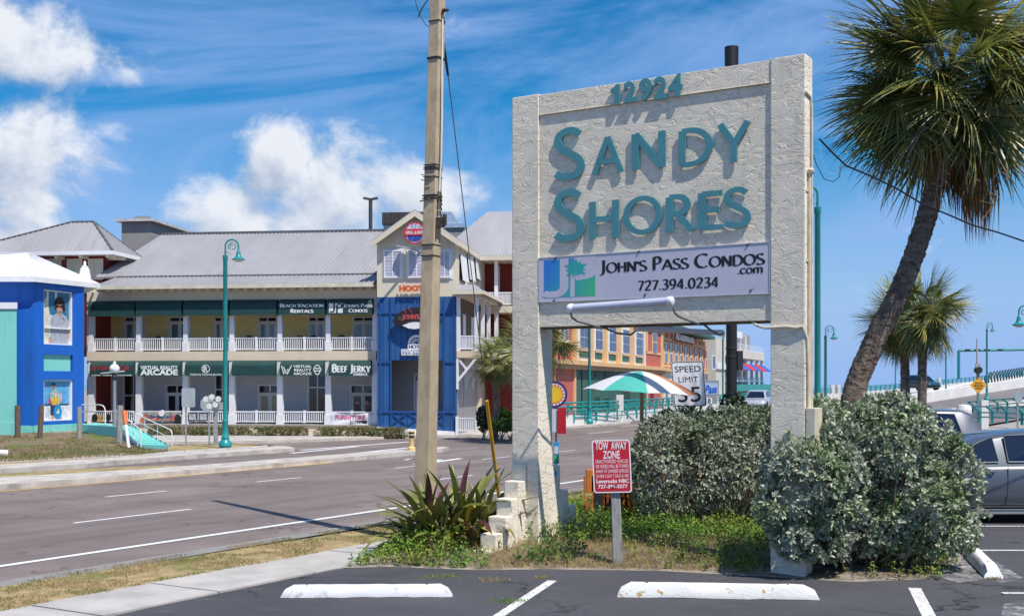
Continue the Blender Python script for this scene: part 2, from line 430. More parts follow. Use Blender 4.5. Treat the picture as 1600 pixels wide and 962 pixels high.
# long darker wheel tracks following the road
b = NB(M_road.node_tree); pr = M_road.node_tree.nodes['Principled BSDF']; tc = b.n('ShaderNodeTexCoord').outputs['Object']
mp = b.n('ShaderNodeMapping'); mp.inputs['Rotation'].default_value = (0, 0, R(31.2)); b.put(mp.inputs[0], tc)
mp2 = b.n('ShaderNodeMapping'); mp2.inputs['Scale'].default_value = (.75, .025, 1); b.put(mp2.inputs[0], mp.outputs[0])
c = pr.inputs['Base Color'].links[0].from_socket
c = b.mix(b.m('MULTIPLY', b.mr(b.noise(mp2.outputs[0], 1.4, 5, .6), .46, .68), .42), c, (.075, .068, .07))
b.put(pr.inputs['Base Color'], c)
M_lot = asphalt('lot_asphalt', (.070, .069, .075), (1.6, 1.6, 1.6), .95, 190)
b = NB(M_lot.node_tree); pr = M_lot.node_tree.nodes['Principled BSDF']; tc = b.n('ShaderNodeTexCoord').outputs['Object']
c = pr.inputs['Base Color'].links[0].from_socket
mp2 = b.n('ShaderNodeMapping'); mp2.inputs['Scale'].default_value = (.5, 2.2, 1); mp2.inputs['Rotation'].default_value = (0, 0, .3); b.put(mp2.inputs[0], tc)
c = b.mix(b.m('MULTIPLY', b.mr(b.noise(mp2.outputs[0], 2.2, 8, .7, .8), .56, .74), .5), c, (.17, .155, .14))
b.put(pr.inputs['Base Color'], c)
M_conc = mat('concrete', (.43, .40, .37), .9, .14, 1.6, bump=.35, bs=90, stain=((.28, .26, .24), 1.1, .5, .78), spec=.2)
M_curb = mat('curb_concrete', (.47, .43, .38), .9, .16, 2.2, bump=.35, bs=60, stain=((.27, .24, .22), 1.7, .5, .75), spec=.2)
def paint(name, col, wear, under):
    m = mat(name, col, .7, .08, 6)
    b = NB(m.node_tree); pr = m.node_tree.nodes['Principled BSDF']; tc = b.n('ShaderNodeTexCoord').outputs['Object']
    c = pr.inputs['Base Color'].links[0].from_socket
    n = b.noise(tc, 22, 8, .78); c = b.mix(b.mr(n, wear, wear + .1), c, under); b.put(pr.inputs['Base Color'], c); return m
M_line = paint('road_paint', (.72, .71, .70), .60, (.2, .18, .18))
M_lotline = paint('lot_paint', (.66, .64, .60), .52, (.13, .13, .14))
M_yellow = paint('yellow_road_paint', (.62, .40, .12), .55, (.25, .2, .16))
M_soil = mat('sandy_soil', (.30, .26, .22), .95, .25, 3, bump=.8, bs=30, stain=((.16, .14, .11), 2.2, .45, .65), spec=.1)
M_bed = mat('bed_soil', (.17, .14, .10), .95, .3, 5, bump=.8, bs=40, stain=((.30, .27, .23), 1.6, .5, .7), spec=.1)
M_drygrass = mat('dry_lawn', (.36, .27, .14), .95, .25, 5, bump=.8, bs=120, stain=((.15, .17, .05), .9, .5, .68), spec=.1, island=.3)
M_bank = mat('bare_bank', (.20, .145, .10), .95, .3, 3.5, bump=.9, bs=18, stain=((.13, .15, .05), .55, .5, .62), spec=.1)
M_greenlawn = mat('green_lawn', (.15, .16, .055), .95, .3, 4, bump=.8, bs=100, stain=((.30, .22, .12), 1.2, .5, .7), spec=.1, island=.3)
M_far = mat('far_ground', (.30, .28, .25), .95, .1, .05, spec=.1)

def sheet(name, pts, m, z=None, kind='structure', parent=None, thick=0, label=None, cat=None, sub=0):
    mb = MB()
    pts = [Vector(p) for p in pts]
    if z is not None: pts = [Vector((p.x, p.y, z)) for p in pts]
    if thick: mb.prism([p - Vector((0, 0, thick)) for p in pts], (0, 0, thick))
    else: mb.face(pts)
    return mb.build(name, m, parent, kind=kind, label=label, cat=cat)
sheet('ground', [(-3000, -200, -.12), (3000, -200, -.12), (3000, 4000, -.12), (-3000, 4000, -.12)], M_far)
M_sea = mat('sea_water', (.05, .16, .20), .12, .2, .02, bump=.3, bs=.6, spec=.6)
sheet('water', [(60, 330, -.06), (3000, 200, -.06), (3000, 3900, -.06), (-2500, 3900, -.06), (-2500, 700, -.06), (20, 420, -.06)], M_sea)
road = sheet('road', [RD(-90, -46), RD(-90, -11.55), RD(95, -11.55), RD(150, -4), RD(150, -50), RD(95, -46)], M_road, 0)
# parking lot of the near side
def pxs(l, z=0.0): return [G(a, b_, z) for a, b_ in l]
lotp = [RD(-60, -9.14), G(180, 962), G(400, 912), G(520, 890), G(580, 885.5), G(700, 889), G(860, 889), G(1040, 892), G(1190, 900), G(1330, 909), G(1440, 905), G(1500, 880), G(1490, 830), G(1400, 780),
        Vector((3.5, 22.5, 0)), Vector((5.0, 26, 0)), Vector((9, 42, 0)), Vector((40, 42, 0)), Vector((40, -30, 0)), Vector((-20, -30, 0))]
sheet('parking_lot', lotp, M_lot, .008)
# lane markings
def stripe(name, a, b_, w, m, z=.006, parent=None, kind=None):
    a = Vector(a); b_ = Vector(b_); d = (b_ - a).normalized(); n = Vector((-d.y, d.x, 0)) * w / 2
    mb = MB(); mb.face([Vector((q.x, q.y, z)) for q in (a - n, b_ - n, b_ + n, a + n)]); return mb.build(name, m, parent, kind=kind)
stripe('edge_line', RD(-60, -12.76), RD(60, -12.76), .13, M_line, parent=road)
for t, l in ((-15.73, [(-6, -3.5), (3.4, 5.9), (12.56, 15.05)] + [(12.56 + 9.1 * k, 15.05 + 9.1 * k) for k in range(1, 6)]),
             (-18.84, [(-1, .6), (3.2, 4.7), (7.4, 8.9), (11.6, 13.1), (15.8, 17.35), (20, 21.5)] + [(25.2 + 4.2 * k, 26.8 + 4.2 * k) for k in range(7)])):
    for s0, s1 in l: stripe('lane_dash', RD(s0, t), RD(s1, t), .09, M_line, parent=road)
stripe('yellow_line', RD(-60, -21.62), RD(26, -21.62), .12, M_yellow, parent=road)
for t in (-24.6, -27.4):
    for k in range(0, 9): stripe('lane_dash', RD(38 + k * 9.1, t), RD(40.7 + k * 9.1, t), .12, M_line, parent=road)
for l in (((455, 708), (560, 697)), ((470, 703), (640, 690)), ((545, 709), (640, 699)), ((640, 718.5), (672, 714.5)), ((650, 726), (720, 716))):
    stripe('turn_marking', G(*l[0]), G(*l[1]), .22, M_line, parent=road)
stripe('stop_bar', G(634, 717.5), G(690, 718.5), .45, M_line, parent=road)
# median with its curb and grass
med = [(-500, 807), (-200, 781.5), (0, 766), (350, 737.5), (640, 711.5), (690, 706.5), (702, 703.5), (690, 702.5), (640, 706.5), (350, 730), (285, 735), (220, 740), (0, 753.5), (-200, 766), (-500, 789)]
sheet('median_curb', pxs(med, 0.0), M_curb, .12, thick=.13)
mg = [(-500, 790), (-200, 766.5), (0, 754), (220, 741), (285, 735.5), (275, 731.5), (137, 737), (0, 746), (-200, 757.5), (-500, 775)]
sheet('median_grass', pxs(mg), M_drygrass, .09, thick=.09)
# far side: curb, sidewalk, verge
sheet('far_curb', pxs([(-300, 758), (0, 739.5), (137, 731), (165, 727.5), (300, 716.5), (400, 709.5), (460, 705.5), (452, 702.5), (430, 701.5), (400, 705), (300, 712), (160, 722), (0, 732.5), (-300, 750)]), M_curb, .12, thick=.13)
sheet('far_verge', pxs([(-300, 750.2), (0, 732.7), (160, 722.2), (200, 719.3), (200, 718.3), (0, 728.8), (-300, 745)]), M_drygrass, .11, thick=.1)
fw = thing('far_sidewalk', None, None, G(100, 722)); fw['kind'] = 'structure'
edge_lo = [(-300, 745), (0, 728.8), (200, 718.3), (300, 711.8), (400, 704.8), (430, 701.4)]
edge_hi = [(-300, 738), (0, 723.5), (200, 713.6), (300, 708.3), (400, 702.0), (420, 700.2)]
def lerp_edge(e, x):
    for (x0, y0), (x1, y1) in zip(e, e[1:]):
        if x0 <= x <= x1: return y0 + (y1 - y0) * (x - x0) / (x1 - x0)
    return e[-1][1]
x = -120.0
while x < 415:
    x1 = min(x + 34, 418); mb = MB()
    mb.prism([G(q, lerp_edge(e, q)) + Vector((0, 0, .03)) for q, e in ((x + .8, edge_lo), (x1, edge_lo), (x1, edge_hi), (x + .8, edge_hi))], (0, 0, .09))
    mb.build('slab', M_conc, fw); x = x1
# earth bank below the blue shop
def bankz(px, py): return 0
mb = MB(); cols = list(range(-120, 270, 6)); rows = 9
bank_lo = [(-120, 731), (0, 722.3), (100, 717.5), (217, 711), (262, 706), (270, 705)]
bank_hi = [(-120, 674), (0, 676), (125, 676), (180, 683), (217, 700), (262, 705), (270, 704.5)]
random.seed(3); vid = []
for i, cx in enumerate(cols):
    a = G(cx, lerp_edge(bank_lo, cx), .1); yb = lerp_edge(bank_hi, cx)
    zt = max(.1, .34 - max(0, cx - 125) * .0024); bq = P(cx, yb, F * (H - zt) / (yb - HY))
    for j in range(rows + 1):
        t = j / rows; q = a.lerp(bq, t); q.z = .1 + (bq.z - .1) * (t ** .8) + (mnoise.noise(Vector((q.x * 1.3, q.y * 1.3, 1))) * .05 if 0 < j < rows else 0)
        vid.append(len(mb.v)); mb.v.append(tuple(q))
for i in range(len(cols) - 1):
    for j in range(rows):
        a = i * (rows + 1) + j; mb.f.append((a, a + rows + 1, a + rows + 2, a + 1))
o = mb.build('earth_bank', M_bank, smooth='all', kind='structure')
sheet('raised_terrace', [P(-200, 673, 46.5), P(-120, 674, F * (H - .34) / 74), P(125, 676, F * (H - .34) / 76), P(150, 676, 54), P(150, 676, 60), P(-200, 676, 60)], M_soil, .33)
# verge with the lamp
sheet('lamp_island', pxs([(262, 708), (300, 707.5), (400, 701.8), (440, 700.5), (452, 702.5), (400, 698.2), (340, 697.4), (262, 700)]), M_drygrass, .1, thick=.1)
# far side walk and planting strip before the arcade building
sheet('arcade_curb', pxs([(200, 695), (420, 692), (560, 687.5), (600, 685.5), (640, 684), (700, 683), (757, 682.5), (800, 680), (860, 672), (900, 668.5), (985, 661.5), (985, 660), (900, 666), (860, 669), (800, 675), (757, 678), (700, 679.5), (640, 681.5), (560, 685), (420, 688.5), (200, 691.5)]), M_curb, .1, thick=.1)
sheet('arcade_walk', pxs([(200, 691.5), (420, 688.5), (560, 685), (640, 681.5), (700, 679.5), (757, 678), (800, 675), (860, 669), (900, 666), (985, 660), (985, 655), (860, 660), (700, 669), (500, 672), (200, 674)]), M_conc, .095)
# near verge, sidewalk
sheet('near_verge', [RD(-30, -11.5), RD(4, -11.5), RD(16.6, -11.15), RD(26, -11.3), RD(60, -11.5), RD(60, -10.15), RD(-30, -10.15)], M_drygrass, .02, thick=.03)
sheet('gutter', [RD(-30, -11.75), RD(60, -11.75), RD(60, -11.4), RD(-30, -11.4)], mat('gutter_concrete', (.24, .225, .21), .9, .15, 2, bump=.3, bs=60), .012)
sw = thing('sidewalk', None, None, RD(12, -9.65)); sw['kind'] = 'structure'
s = -6.0
while s < 60:
    mb = MB(); mb.prism([RD(a, t, .0) for a, t in ((s + .012, -9.12), (s + 1.5, -9.12), (s + 1.5, -10.17), (s + .012, -10.17))], (0, 0, .025 + .004 * math.sin(s * 7)))
    mb.build('slab', M_conc, sw); s += 1.512
# planting bed: a gently raised sheet of soil
bedp = [(536, 888), (600, 886), (740, 891), (860, 890), (1040, 893), (1190, 901), (1330, 910), (1440, 906), (1495, 885), (1520, 850), (1500, 800), (1380, 745), (1240, 732), (1060, 770), (935, 792), (760, 815), (620, 845), (580, 868)]
bpts = [G(a, b_) for a, b_ in bedp]
def inpoly(x, y, poly):
    c = False; n = len(poly)
    for i in range(n):
        a = poly[i]; b_ = poly[i - 1]
        if (a.y > y) != (b_.y > y) and x < (b_.x - a.x) * (y - a.y) / (b_.y - a.y) + a.x: c = not c
    return c
def edist(x, y, poly):
    d = 9
    for i in range(len(poly)):
        a = poly[i - 1]; b_ = poly[i]; ab = b_ - a; t = max(0, min(1, ((x - a.x) * ab.x + (y - a.y) * ab.y) / ab.length_squared))
        d = min(d, math.hypot(x - a.x - ab.x * t, y - a.y - ab.y * t))
    return d
def bedz(x, y): return -.012 + .145 * min(1, edist(x, y, bpts) / 1.1) + .02 * mnoise.noise(Vector((x * 2, y * 2, 0)))
st = .14; gx = np.arange(-3, 7.4, st); gy = np.arange(12.8, 31, st); mb = MB(); idx = {}
for i, x in enumerate(gx):
    for j, y in enumerate(gy):
        if inpoly(x, y, bpts): idx[(i, j)] = len(mb.v); mb.v.append((x, y, bedz(x, y)))
for (i, j) in idx:
    q = [(i, j), (i + 1, j), (i + 1, j + 1), (i, j + 1)]
    if all(k in idx for k in q): mb.f.append(tuple(idx[k] for k in q))
mb.build('planting_bed', M_bed, smooth='all', kind='structure')
sheet('bed_edge', bpts, M_soil, .0105)
# lot paint: stall lines
for k, (a, b_, w) in enumerate((((863, 908), (766, 972), .11), ((1429, 919.5), (1460, 980), .13))):
    a_, b2 = G(*a), G(*b_); d = (b2 - a_).normalized(); stripe('stall_line', a_, a_ + d * (2.2 if k == 0 else 2.4), w, M_lotline, .013, kind='structure')
stripe('stall_line', G(1512, 822.5), G(1900, 822.5), .09, M_lotline, .013, kind='structure')
stripe('stall_line', G(1522, 860.5), G(1950, 860.5), .10, M_lotline, .013, kind='structure')
stripe('stall_line', G(1566, 927.5), G(2000, 927.5), .09, M_lotline, .013, kind='structure')
# worn white overspray beside the angled stop
M_spray = mat('white_overspray', (.45, .44, .43), .85, .1, 4)
def worn(m, dens, sc=4.0):
    m.blend_method = 'HASHED'; b = NB(m.node_tree); pr = m.node_tree.nodes['Principled BSDF']; tc = b.n('ShaderNodeTexCoord').outputs['Object']
    b.put(pr.inputs['Alpha'], b.m('MULTIPLY', b.mr(b.noise(tc, sc, 8, .8), dens - .12, dens + .2), .9))
worn(M_spray, .5)
sheet('paint_stain', pxs([(1530, 870), (1560, 880), (1600, 905), (1560, 912), (1545, 890)]), M_spray, .0115)
sheet('paint_stain', pxs([(1568, 945), (1600, 938), (1660, 945), (1650, 985), (1560, 985)]), M_spray, .0115)
sheet('paint_stain', pxs([(1486, 868), (1510, 860), (1540, 905), (1500, 912), (1460, 900)]), M_spray, .0115)
# ---------------------------------------------------------------- the stucco entrance sign
def stucco(name, col):
    m = mat(name, col, .92, .06, 2.0, spec=.15, stain=(tuple(c * .86 for c in col), 1.3, .5, .75))
    b = NB(m.node_tree); pr = m.node_tree.nodes['Principled BSDF']; tc = b.n('ShaderNodeTexCoord').outputs['Object']
    mp = b.n('ShaderNodeMapping'); mp.inputs['Scale'].default_value = (1, 1, 1.9); mp.inputs['Rotation'].default_value = (0, .35, 0); b.put(mp.inputs[0], tc)
    n1 = b.noise(mp.outputs[0], 5.2, 4, .55, .9)
    pl = b.mr(n1, .44, .56)                       # trowelled plateaus with torn edges
    rd = b.mr(b.m('ABSOLUTE', b.m('SUBTRACT', n1, .5)), .0, .03, 1, 0)
    fine = b.noise(tc, 60, 5, .65)
    h = b.m('ADD', b.m('ADD', b.m('MULTIPLY', pl, .8), b.m('MULTIPLY', rd, .75)), b.m('MULTIPLY', fine, .55))
    c0 = pr.inputs['Base Color'].links[0].from_socket
    m3 = b.n('ShaderNodeMapping'); m3.inputs['Scale'].default_value = (5, 5, .35); b.put(m3.inputs[0], tc)
    c0 = b.mix(b.m('MULTIPLY', b.mr(b.noise(m3.outputs[0], 1.5, 6, .7), .56, .76), .45), c0, tuple(q * .62 for q in col))
    c0 = b.mix(b.m('MULTIPLY', b.mr(n1, .46, .5, 1, 0), .06), c0, tuple(q * .6 for q in col)); b.put(pr.inputs['Base Color'], c0)  # shade of the creases between trowel ridges painted faintly into the colour
    bn = b.n('ShaderNodeBump'); bn.inputs['Strength'].default_value = .62; bn.inputs['Distance'].default_value = .015
    b.put(bn.inputs['Height'], h); b.put(pr.inputs['Normal'], bn.outputs[0])
    return m
M_stucco = stucco('cream_stucco', (.80, .715, .575))
M_seam = mat('seam_edge', (.55, .47, .33), .8)
SF = Fr(0.0, 15.7, -32.4)          # sign frame: x along the face, y into the sign
HT = 5.965; WL, WR0, WR1 = .405, 3.54, 3.95
sg = thing('stucco_sign', 'tall cream stucco sign portal with two square posts and raised teal lettering', 'sign', SF.W(2, 0, 0))
def roughbox(x0, x1, y0, y1, z0, z1): return MB().box(SF, x0, x1, y0, y1, z0, z1)
roughbox(0, WL, 0, .36, -.1, HT).build('post', M_stucco, sg, bev=.012)
roughbox(WR0, WR1, 0, .27, -.1, HT).build('post', M_stucco, sg, bev=.012)
roughbox(WL + .003, WR0 - .003, .012, .25, 5.685, HT - .012).build('header', M_stucco, sg, bev=.008)
roughbox(WL + .002, WR0 - .002, .028, .24, 2.94, 5.683).build('panel', M_stucco, sg, bev=.006)
MB().tube([SF.W(WL + .01, .008, 5.688), SF.W(WR0 - .01, .008, 5.688)], .007, 6).build('edge_bead', M_seam, sg)
mb = MB(); mb.box(SF, WL + .01, WR0 - .01, .09, .225, 2.915, 2.936); mb.build('soffit_trim', mat('dark_brown_soffit', (.13, .09, .05), .8, .4, 6), sg)  # thin dark brown strip along the underside of the panel
# stepped buttress in front and behind
def step(x0, x1, y0, y1, z1):
    return roughbox(x0, x1, y0, y1, -.12, z1).build('buttress_step', M_stucco, sg, bev=.018)
step(.0, .23, -.02, 0.0, 1.155)
tops = [.945, .733, .52, .26, .07]
d = .014
step(.0, .23, -.20, -.022, tops[0] + .0)
step(.0, .23, -.385, -.202, tops[1])
step(.0, .27, -.57, -.387, tops[2])
step(.0, .24, -.755, -.572, tops[3] + .06)
step(.0, .25, -.93, -.757, tops[4] + .06)
for k, (y0, y1, z) in enumerate(((.362, .58, 1.12), (.582, .79, .78), (.792, 1.0, .56), (1.002, 1.2, .3))):
    step(.03, .40, y0, y1, z)
# raised letters
M_teal = mat('teal_letter_paint', (.075, .26, .29), .45, .07, 4, bump=.1, bs=80, spec=.5)
def PLc(px, py, yl): return SF.pz(px, py, yl)
def raised(ch, x0, x1, yt, yb, yl, t, thick=.155, thin=.125):
    """a raised letter filling the photo box x0..x1, yt..yb"""
    xm = (x0 + x1) / 2
    a, zb = PLc(x0, yb, yl); b_, zt = PLc(x1, yt, yl); _, zb = PLc(xm, yb, yl); _, zt = PLc(xm, yt, yl)
    w, qs = glyph_quads(ch, thick, thin, 0, 25)
    allp = [p for q in qs for r_ in q for p in r_]
    gx0 = min(p[0] for p in allp); gx1 = max(p[0] for p in allp); gy0 = min(p[1] for p in allp); gy1 = max(p[1] for p in allp)
    mb = MB()
    for j, q in enumerate(qs):
        for r_ in q:
            mb.prism([SF.W(a + (p[0] - gx0) / (gx1 - gx0) * (b_ - a), yl - t - .0007 * j, zb + (p[1] - gy0) / (gy1 - gy0) * (zt - zb)) for p in r_], SF.ey * t)
    # small stand-offs
    mb2 = [(a + b_) / 2, (zb + zt) / 2]
    o = mb.build('letter', M_teal, sg, fix=False)
    return o
for ch, x0, x1, yt, yb in (('S', 866, 914.5, 199, 282), ('A', 925.5, 975.5, 213, 273), ('N', 987.5, 1041, 205, 266), ('D', 1061, 1115, 199, 260), ('Y', 1121, 1173.5, 189.5, 254),
                           ('S', 866, 914.5, 295, 378), ('H', 921, 968, 314, 373), ('O', 974, 1035.5, 306, 367), ('R', 1041, 1087, 303, 364), ('E', 1091, 1131, 298.5, 360), ('S', 1131, 1174, 292, 357)):
    raised(ch, x0, x1, yt, yb, .012, .018, .165 if ch not in 'S' else .17, .14)
mD = [(x0, x1, yt, yb, c) for c, x0, x1, yt, yb in (('1', 953, 969, 132, 163.5), ('2', 974, 993.5, 127, 160), ('9', 998, 1018.5, 122.5, 157.5), ('2', 1021, 1042, 119.5, 155), ('4', 1043.5, 1066, 116, 151))]
for x0, x1, yt, yb, c in mD:
    a, zb = PLc((x0 + x1) / 2, yb, -.02); _, zt = PLc((x0 + x1) / 2, yt, -.02); a, _ = PLc(x0, yb, -.02); b_, _ = PLc(x1, yb, -.02)
    mb = MB()
    if c == '1': mb.prism([SF.W(a + (b_ - a) * u, -.022, zb + (zt - zb) * v) for u, v in ((.42, 0), (.95, 0), (.95, 1), (.6, 1), (.42, .88), (.05, .78), (.05, .6), (.42, .66))], SF.ey * .02)
    else: text_sans(mb, c, at_plane(SF.W(a, -.002, zb), SF.ex, UP), b_ - a, zt - zb, -SF.ey, .02, bold=.045)
    mb.build('house_number', M_teal, sg, fix=False)
# ---- banner board fixed on the sign
M_board = mat('lilac_white_board', (.56, .54, .62), .55, .05, 1.2, stain=((.47, .46, .53), 2.5, .5, .8))
bd = thing('name_board', 'long pale board with black serif lettering and a blue-green square logo', 'board', SF.W(2, 0, 3.25))
mb = MB(); mb.prism([SF.W(x, .002, z) for x, z in ((.41, 3.262), (3.535, 3.248), (3.535, 3.842), (.41, 3.832))], SF.ey * .025); mb.build('panel', M_board, bd, bev=.003)
M_alu = mat('aluminium_edge', (.6, .6, .6), .35, .1, 5, metal=.8)
mb = MB()
for a, b_ in (((.41, 3.262), (3.535, 3.248)), ((.41, 3.832), (3.535, 3.842)), ((.412, 3.262), (.412, 3.832)), ((3.533, 3.248), (3.533, 3.842))):
    mb.beam(SF.W(a[0], .0, a[1]), SF.W(b_[0], .0, b_[1]), .008, .008)
mb.build('edge_strip', M_alu, bd)
M_ink = mat('black_ink', (.012, .012, .014), .5, .1)
mb = MB(); yl = .0005
x0, z0 = SF.pz(938.5, 426.5, yl); x1, z1 = SF.pz(1193, 412.5, yl)
text_roman(mb, "JOHN'S PASS CONDOS", at_plane(SF.W(x0, yl, z0), (SF.W(x1, 0, z1) - SF.W(x0, 0, z0)).normalized(), UP), x1 - x0, .158, .215, .075, .10, .76, -SF.ey, 0)
mb.build('lettering', M_ink, bd, fix=False)
mb = MB(); x0, z0 = SF.pz(997, 454, yl); x1, z1 = SF.pz(1122.5, 447.5, yl)
text_roman(mb, "727.394.0234", at_plane(SF.W(x0, yl, z0), SF.ex, UP), x1 - x0, .118, .22, .09, .09, 1, -SF.ey, 0, track=.12); mb.build('lettering', M_ink, bd, fix=False)
mb = MB(); x0, z0 = SF.pz(1153, 428, yl); x1, z1 = SF.pz(1192, 425.5, yl)
text_roman(mb, ".com", at_plane(SF.W(x0, yl, z0), SF.ex, UP), x1 - x0, .105, .2, .08, .08, 1, -SF.ey, 0, track=.08); mb.build('lettering', M_ink, bd, fix=False)
# logo square: printed gradient, letters J and P left in board colour, a small palm
x0, z0 = SF.pz(850, 465, yl); x1, z1 = SF.pz(930, 461, yl); _, zt = SF.pz(890, 404.5, yl); zb = SF.pz(890, 463.5, yl)[1]
lw, lh = x1 - x0, zt - zb
m = bpy.data.materials.new('printed_gradient'); m.use_nodes = True; b = NB(m.node_tree); pr = m.node_tree.nodes['Principled BSDF']; pr.inputs['Roughness'].default_value = .5
spx = b.n('ShaderNodeSeparateXYZ'); b.put(spx.inputs[0], b.n('ShaderNodeTexCoord').outputs['Generated'])
gr = b.m('ADD', b.m('MULTIPLY', spx.outputs[0], .85), b.m('MULTIPLY', spx.outputs[2], -.35))
b.put(pr.inputs['Base Color'], b.mix(b.mr(gr, -.2, .75, smooth=False), (.02, .20, .62), (.06, .50, .24)))
lo = at_plane(SF.W(x0, yl, zb), SF.ex * lw, UP * lh)
mb = MB(); mb.face([lo(u, v) - SF.ey * .0006 for u, v in ((0, 0), (1, 0), (1, 1), (0, 1))]); mb.build('logo_square', m, bd, base=None)
def wfix(wd): return lambda dx, dy: wd
mb = MB()
for k, (pts, wd) in enumerate((([(.40, 1.02), (.40, .32)] + arc(.22, .30, .18, .22, 0, -90, 8) + [(.08, .08), (0, .12)], .17), ([(.56, 0.0), (.57, .75)], .085),
                  (cr([(.60, .93), (.86, .93), (.97, .78), (.9, .56), (.62, .50)]), .16), ([(.60, 1.0), (1.0, 1.0)], .14))):
    for a in ribbon(pts, wfix(wd)): mb.face([lo(max(-.04, min(1.0, p[0])), max(-.02, min(1.03, p[1]))) - SF.ey * (.0012 + .0002 * k) for p in a])
mb.face([lo(u, v) - SF.ey * .0022 for u, v in ((.62, .62), (.86, .62), (.9, .78), (.84, .9), (.62, .9))])
mb.build('logo_letters', M_board, bd, fix=False)
mb = MB(); random.seed(5)
for k in range(11):
    a = R(-75 + k * 33); c = (.63, .76); r_ = .36 if k % 2 else .29
    tip = (c[0] + r_ * math.cos(a) * .7, c[1] + r_ * math.sin(a) * .75 - .03); pn = (-math.sin(a) * .05, math.cos(a) * .05)
    mb.face([lo(c[0] - pn[0] * .4, c[1] - pn[1] * .4) - SF.ey * (.003 + k * .0001), lo((c[0] + tip[0]) / 2 + pn[0], (c[1] + tip[1]) / 2 + pn[1]) - SF.ey * (.003 + k * .0001), lo(*tip) - SF.ey * (.003 + k * .0001), lo((c[0] + tip[0]) / 2 - pn[0], (c[1] + tip[1]) / 2 - pn[1]) - SF.ey * (.003 + k * .0001)])
mb.build('logo_palm', mat('printed_teal', (.03, .42, .40), .5), bd, fix=False)
mb = MB()
for px, py in ((870, 404), (1000, 394), (1170, 383), (868, 470), (1175, 454), (1010, 461)):
    x, z = SF.pz(px, py, .04); mb.lathe(SF.W(x, .0, z), [(.013, 0), (.013, .006), (.005, .011)], 8, axis=-SF.ey)
    mb.tube([SF.W(x - .02, -.006, z - .015), SF.W(x + .03, -.008, z + .02)], .003, 5)
mb.build('screw', mat('dark_screw', (.1, .08, .07), .5, .3, metal=.6), bd)
# ---- two tube lamps on bent conduit arms
M_lampw = mat('lamp_housing', (.50, .52, .62), .25, .08, 3, spec=.6, coat=.3)
M_cap = mat('white_end_cap', (.75, .75, .76), .4)
M_pipe = mat('grey_conduit', (.22, .22, .22), .45, .25, 8, metal=.5)
def tube_lamp(px0, py0, px1, py1, yl, r, label, arms):
    x0, z0 = SF.pz(px0, py0, yl); x1, z1 = SF.pz(px1, py1, yl)
    a, b_ = SF.W(x0, yl, z0), SF.W(x1, yl, z1); d = (b_ - a).normalized()
    t = thing('tube_lamp', label, 'lamp', a, 'tube lamps below the sign panel')
    MB().tube([a + d * .06, b_ - d * .06], r, 14).build('housing', M_lampw, t, smooth=True)
    for q, s_ in ((a, 1), (b_, -1)):
        MB().lathe(q, [(r * .5, 0), (r * 1.05, .015), (r * 1.15, .03), (r * 1.15, .075), (r * .9, .09)], 14, axis=d * s_).build('end_cap', M_cap, t, smooth=True)
    for pts in arms:
        MB().tube([SF.W(*((lambda q: (q[0], y, q[1]))(SF.pz(px, py, y)))) for px, py, y in pts], .014, 8).build('arm', M_pipe, t, smooth=True)
    return t
tube_lamp(887, 482, 1053, 470, -.42, .05, 'fluorescent tube lamp in front of the sign, just below the name board', [
    [(891, 488, -.42), (894, 496, -.40), (902, 502, -.32), (918, 506, -.18), (938, 511, .05), (945, 512.5, .14)],
    [(1052, 480, -.42), (1054, 488, -.4), (1060, 494, -.32), (1075, 500, -.15), (1095, 507, .08), (1100, 506, .15)]])
tube_lamp(990, 513, 1132, 520, .62, .035, 'fluorescent tube lamp behind the sign, hanging low under the beam', [
    [(945, 512, .16), (962, 520, .3), (985, 523, .5), (992, 518, .6)], [(1100, 507, .16), (1110, 515, .3), (1124, 523, .5), (1130, 521, .6)]])
# ---- conduit and junction box on the right post
M_cpipe = mat('cream_conduit', (.60, .53, .40), .6, .15, 6, stain=((.30, .20, .10), 9, .62, .75))
cd = thing('conduit_run', 'cream painted conduit climbing the right sign post, with a junction box at its foot', 'conduit', SF.W(3.97, .1, 0))
mb = MB(); mb.tube([SF.W(3.972, .10, .9), SF.W(3.972, .10, 4.55), SF.W(3.985, .10, 4.62)], .021, 8)
mb.tube([SF.W(3.972, .18, .9), SF.W(3.972, .18, 5.4), SF.W(3.962, .16, 5.5), SF.W(3.962, 0, 5.52)], .014, 8)
pts = [(1172, 500, .15), (1182, 508, .02), (1195, 512, -.02), (1205, 511.5, -.022), (1230, 510, -.022), (1245, 512, -.022)]
mb.tube([SF.W(*((lambda q: (q[0], y, q[1]))(SF.pz(px, py, y)))) for px, py, y in pts] + [SF.W(3.93, -.02, 2.86), SF.W(3.972, 0.02, 2.72), SF.W(3.975, .05, 2.4), SF.W(3.972, .05, .9)], .018, 8)
mb.build('pipe', M_cpipe, cd, smooth=True)
mb = MB(); 
for z in (1.5, 2.45, 3.6, 4.4): mb.box(SF, 3.951, 3.962, .03, .22, z, z + .025)
mb.build('clamp', M_cpipe, cd)
MB().box(SF, 3.955, 4.07, .0, .26, 1.42, 1.93).build('junction_box', M_cpipe, cd, bev=.01)
MB().lathe(SF.W(3.985, .1, 4.6), [(.028, 0), (.045, .02), (.045, .05), (.02, .07)], 10).build('weather_head', M_cpipe, cd, smooth=True)
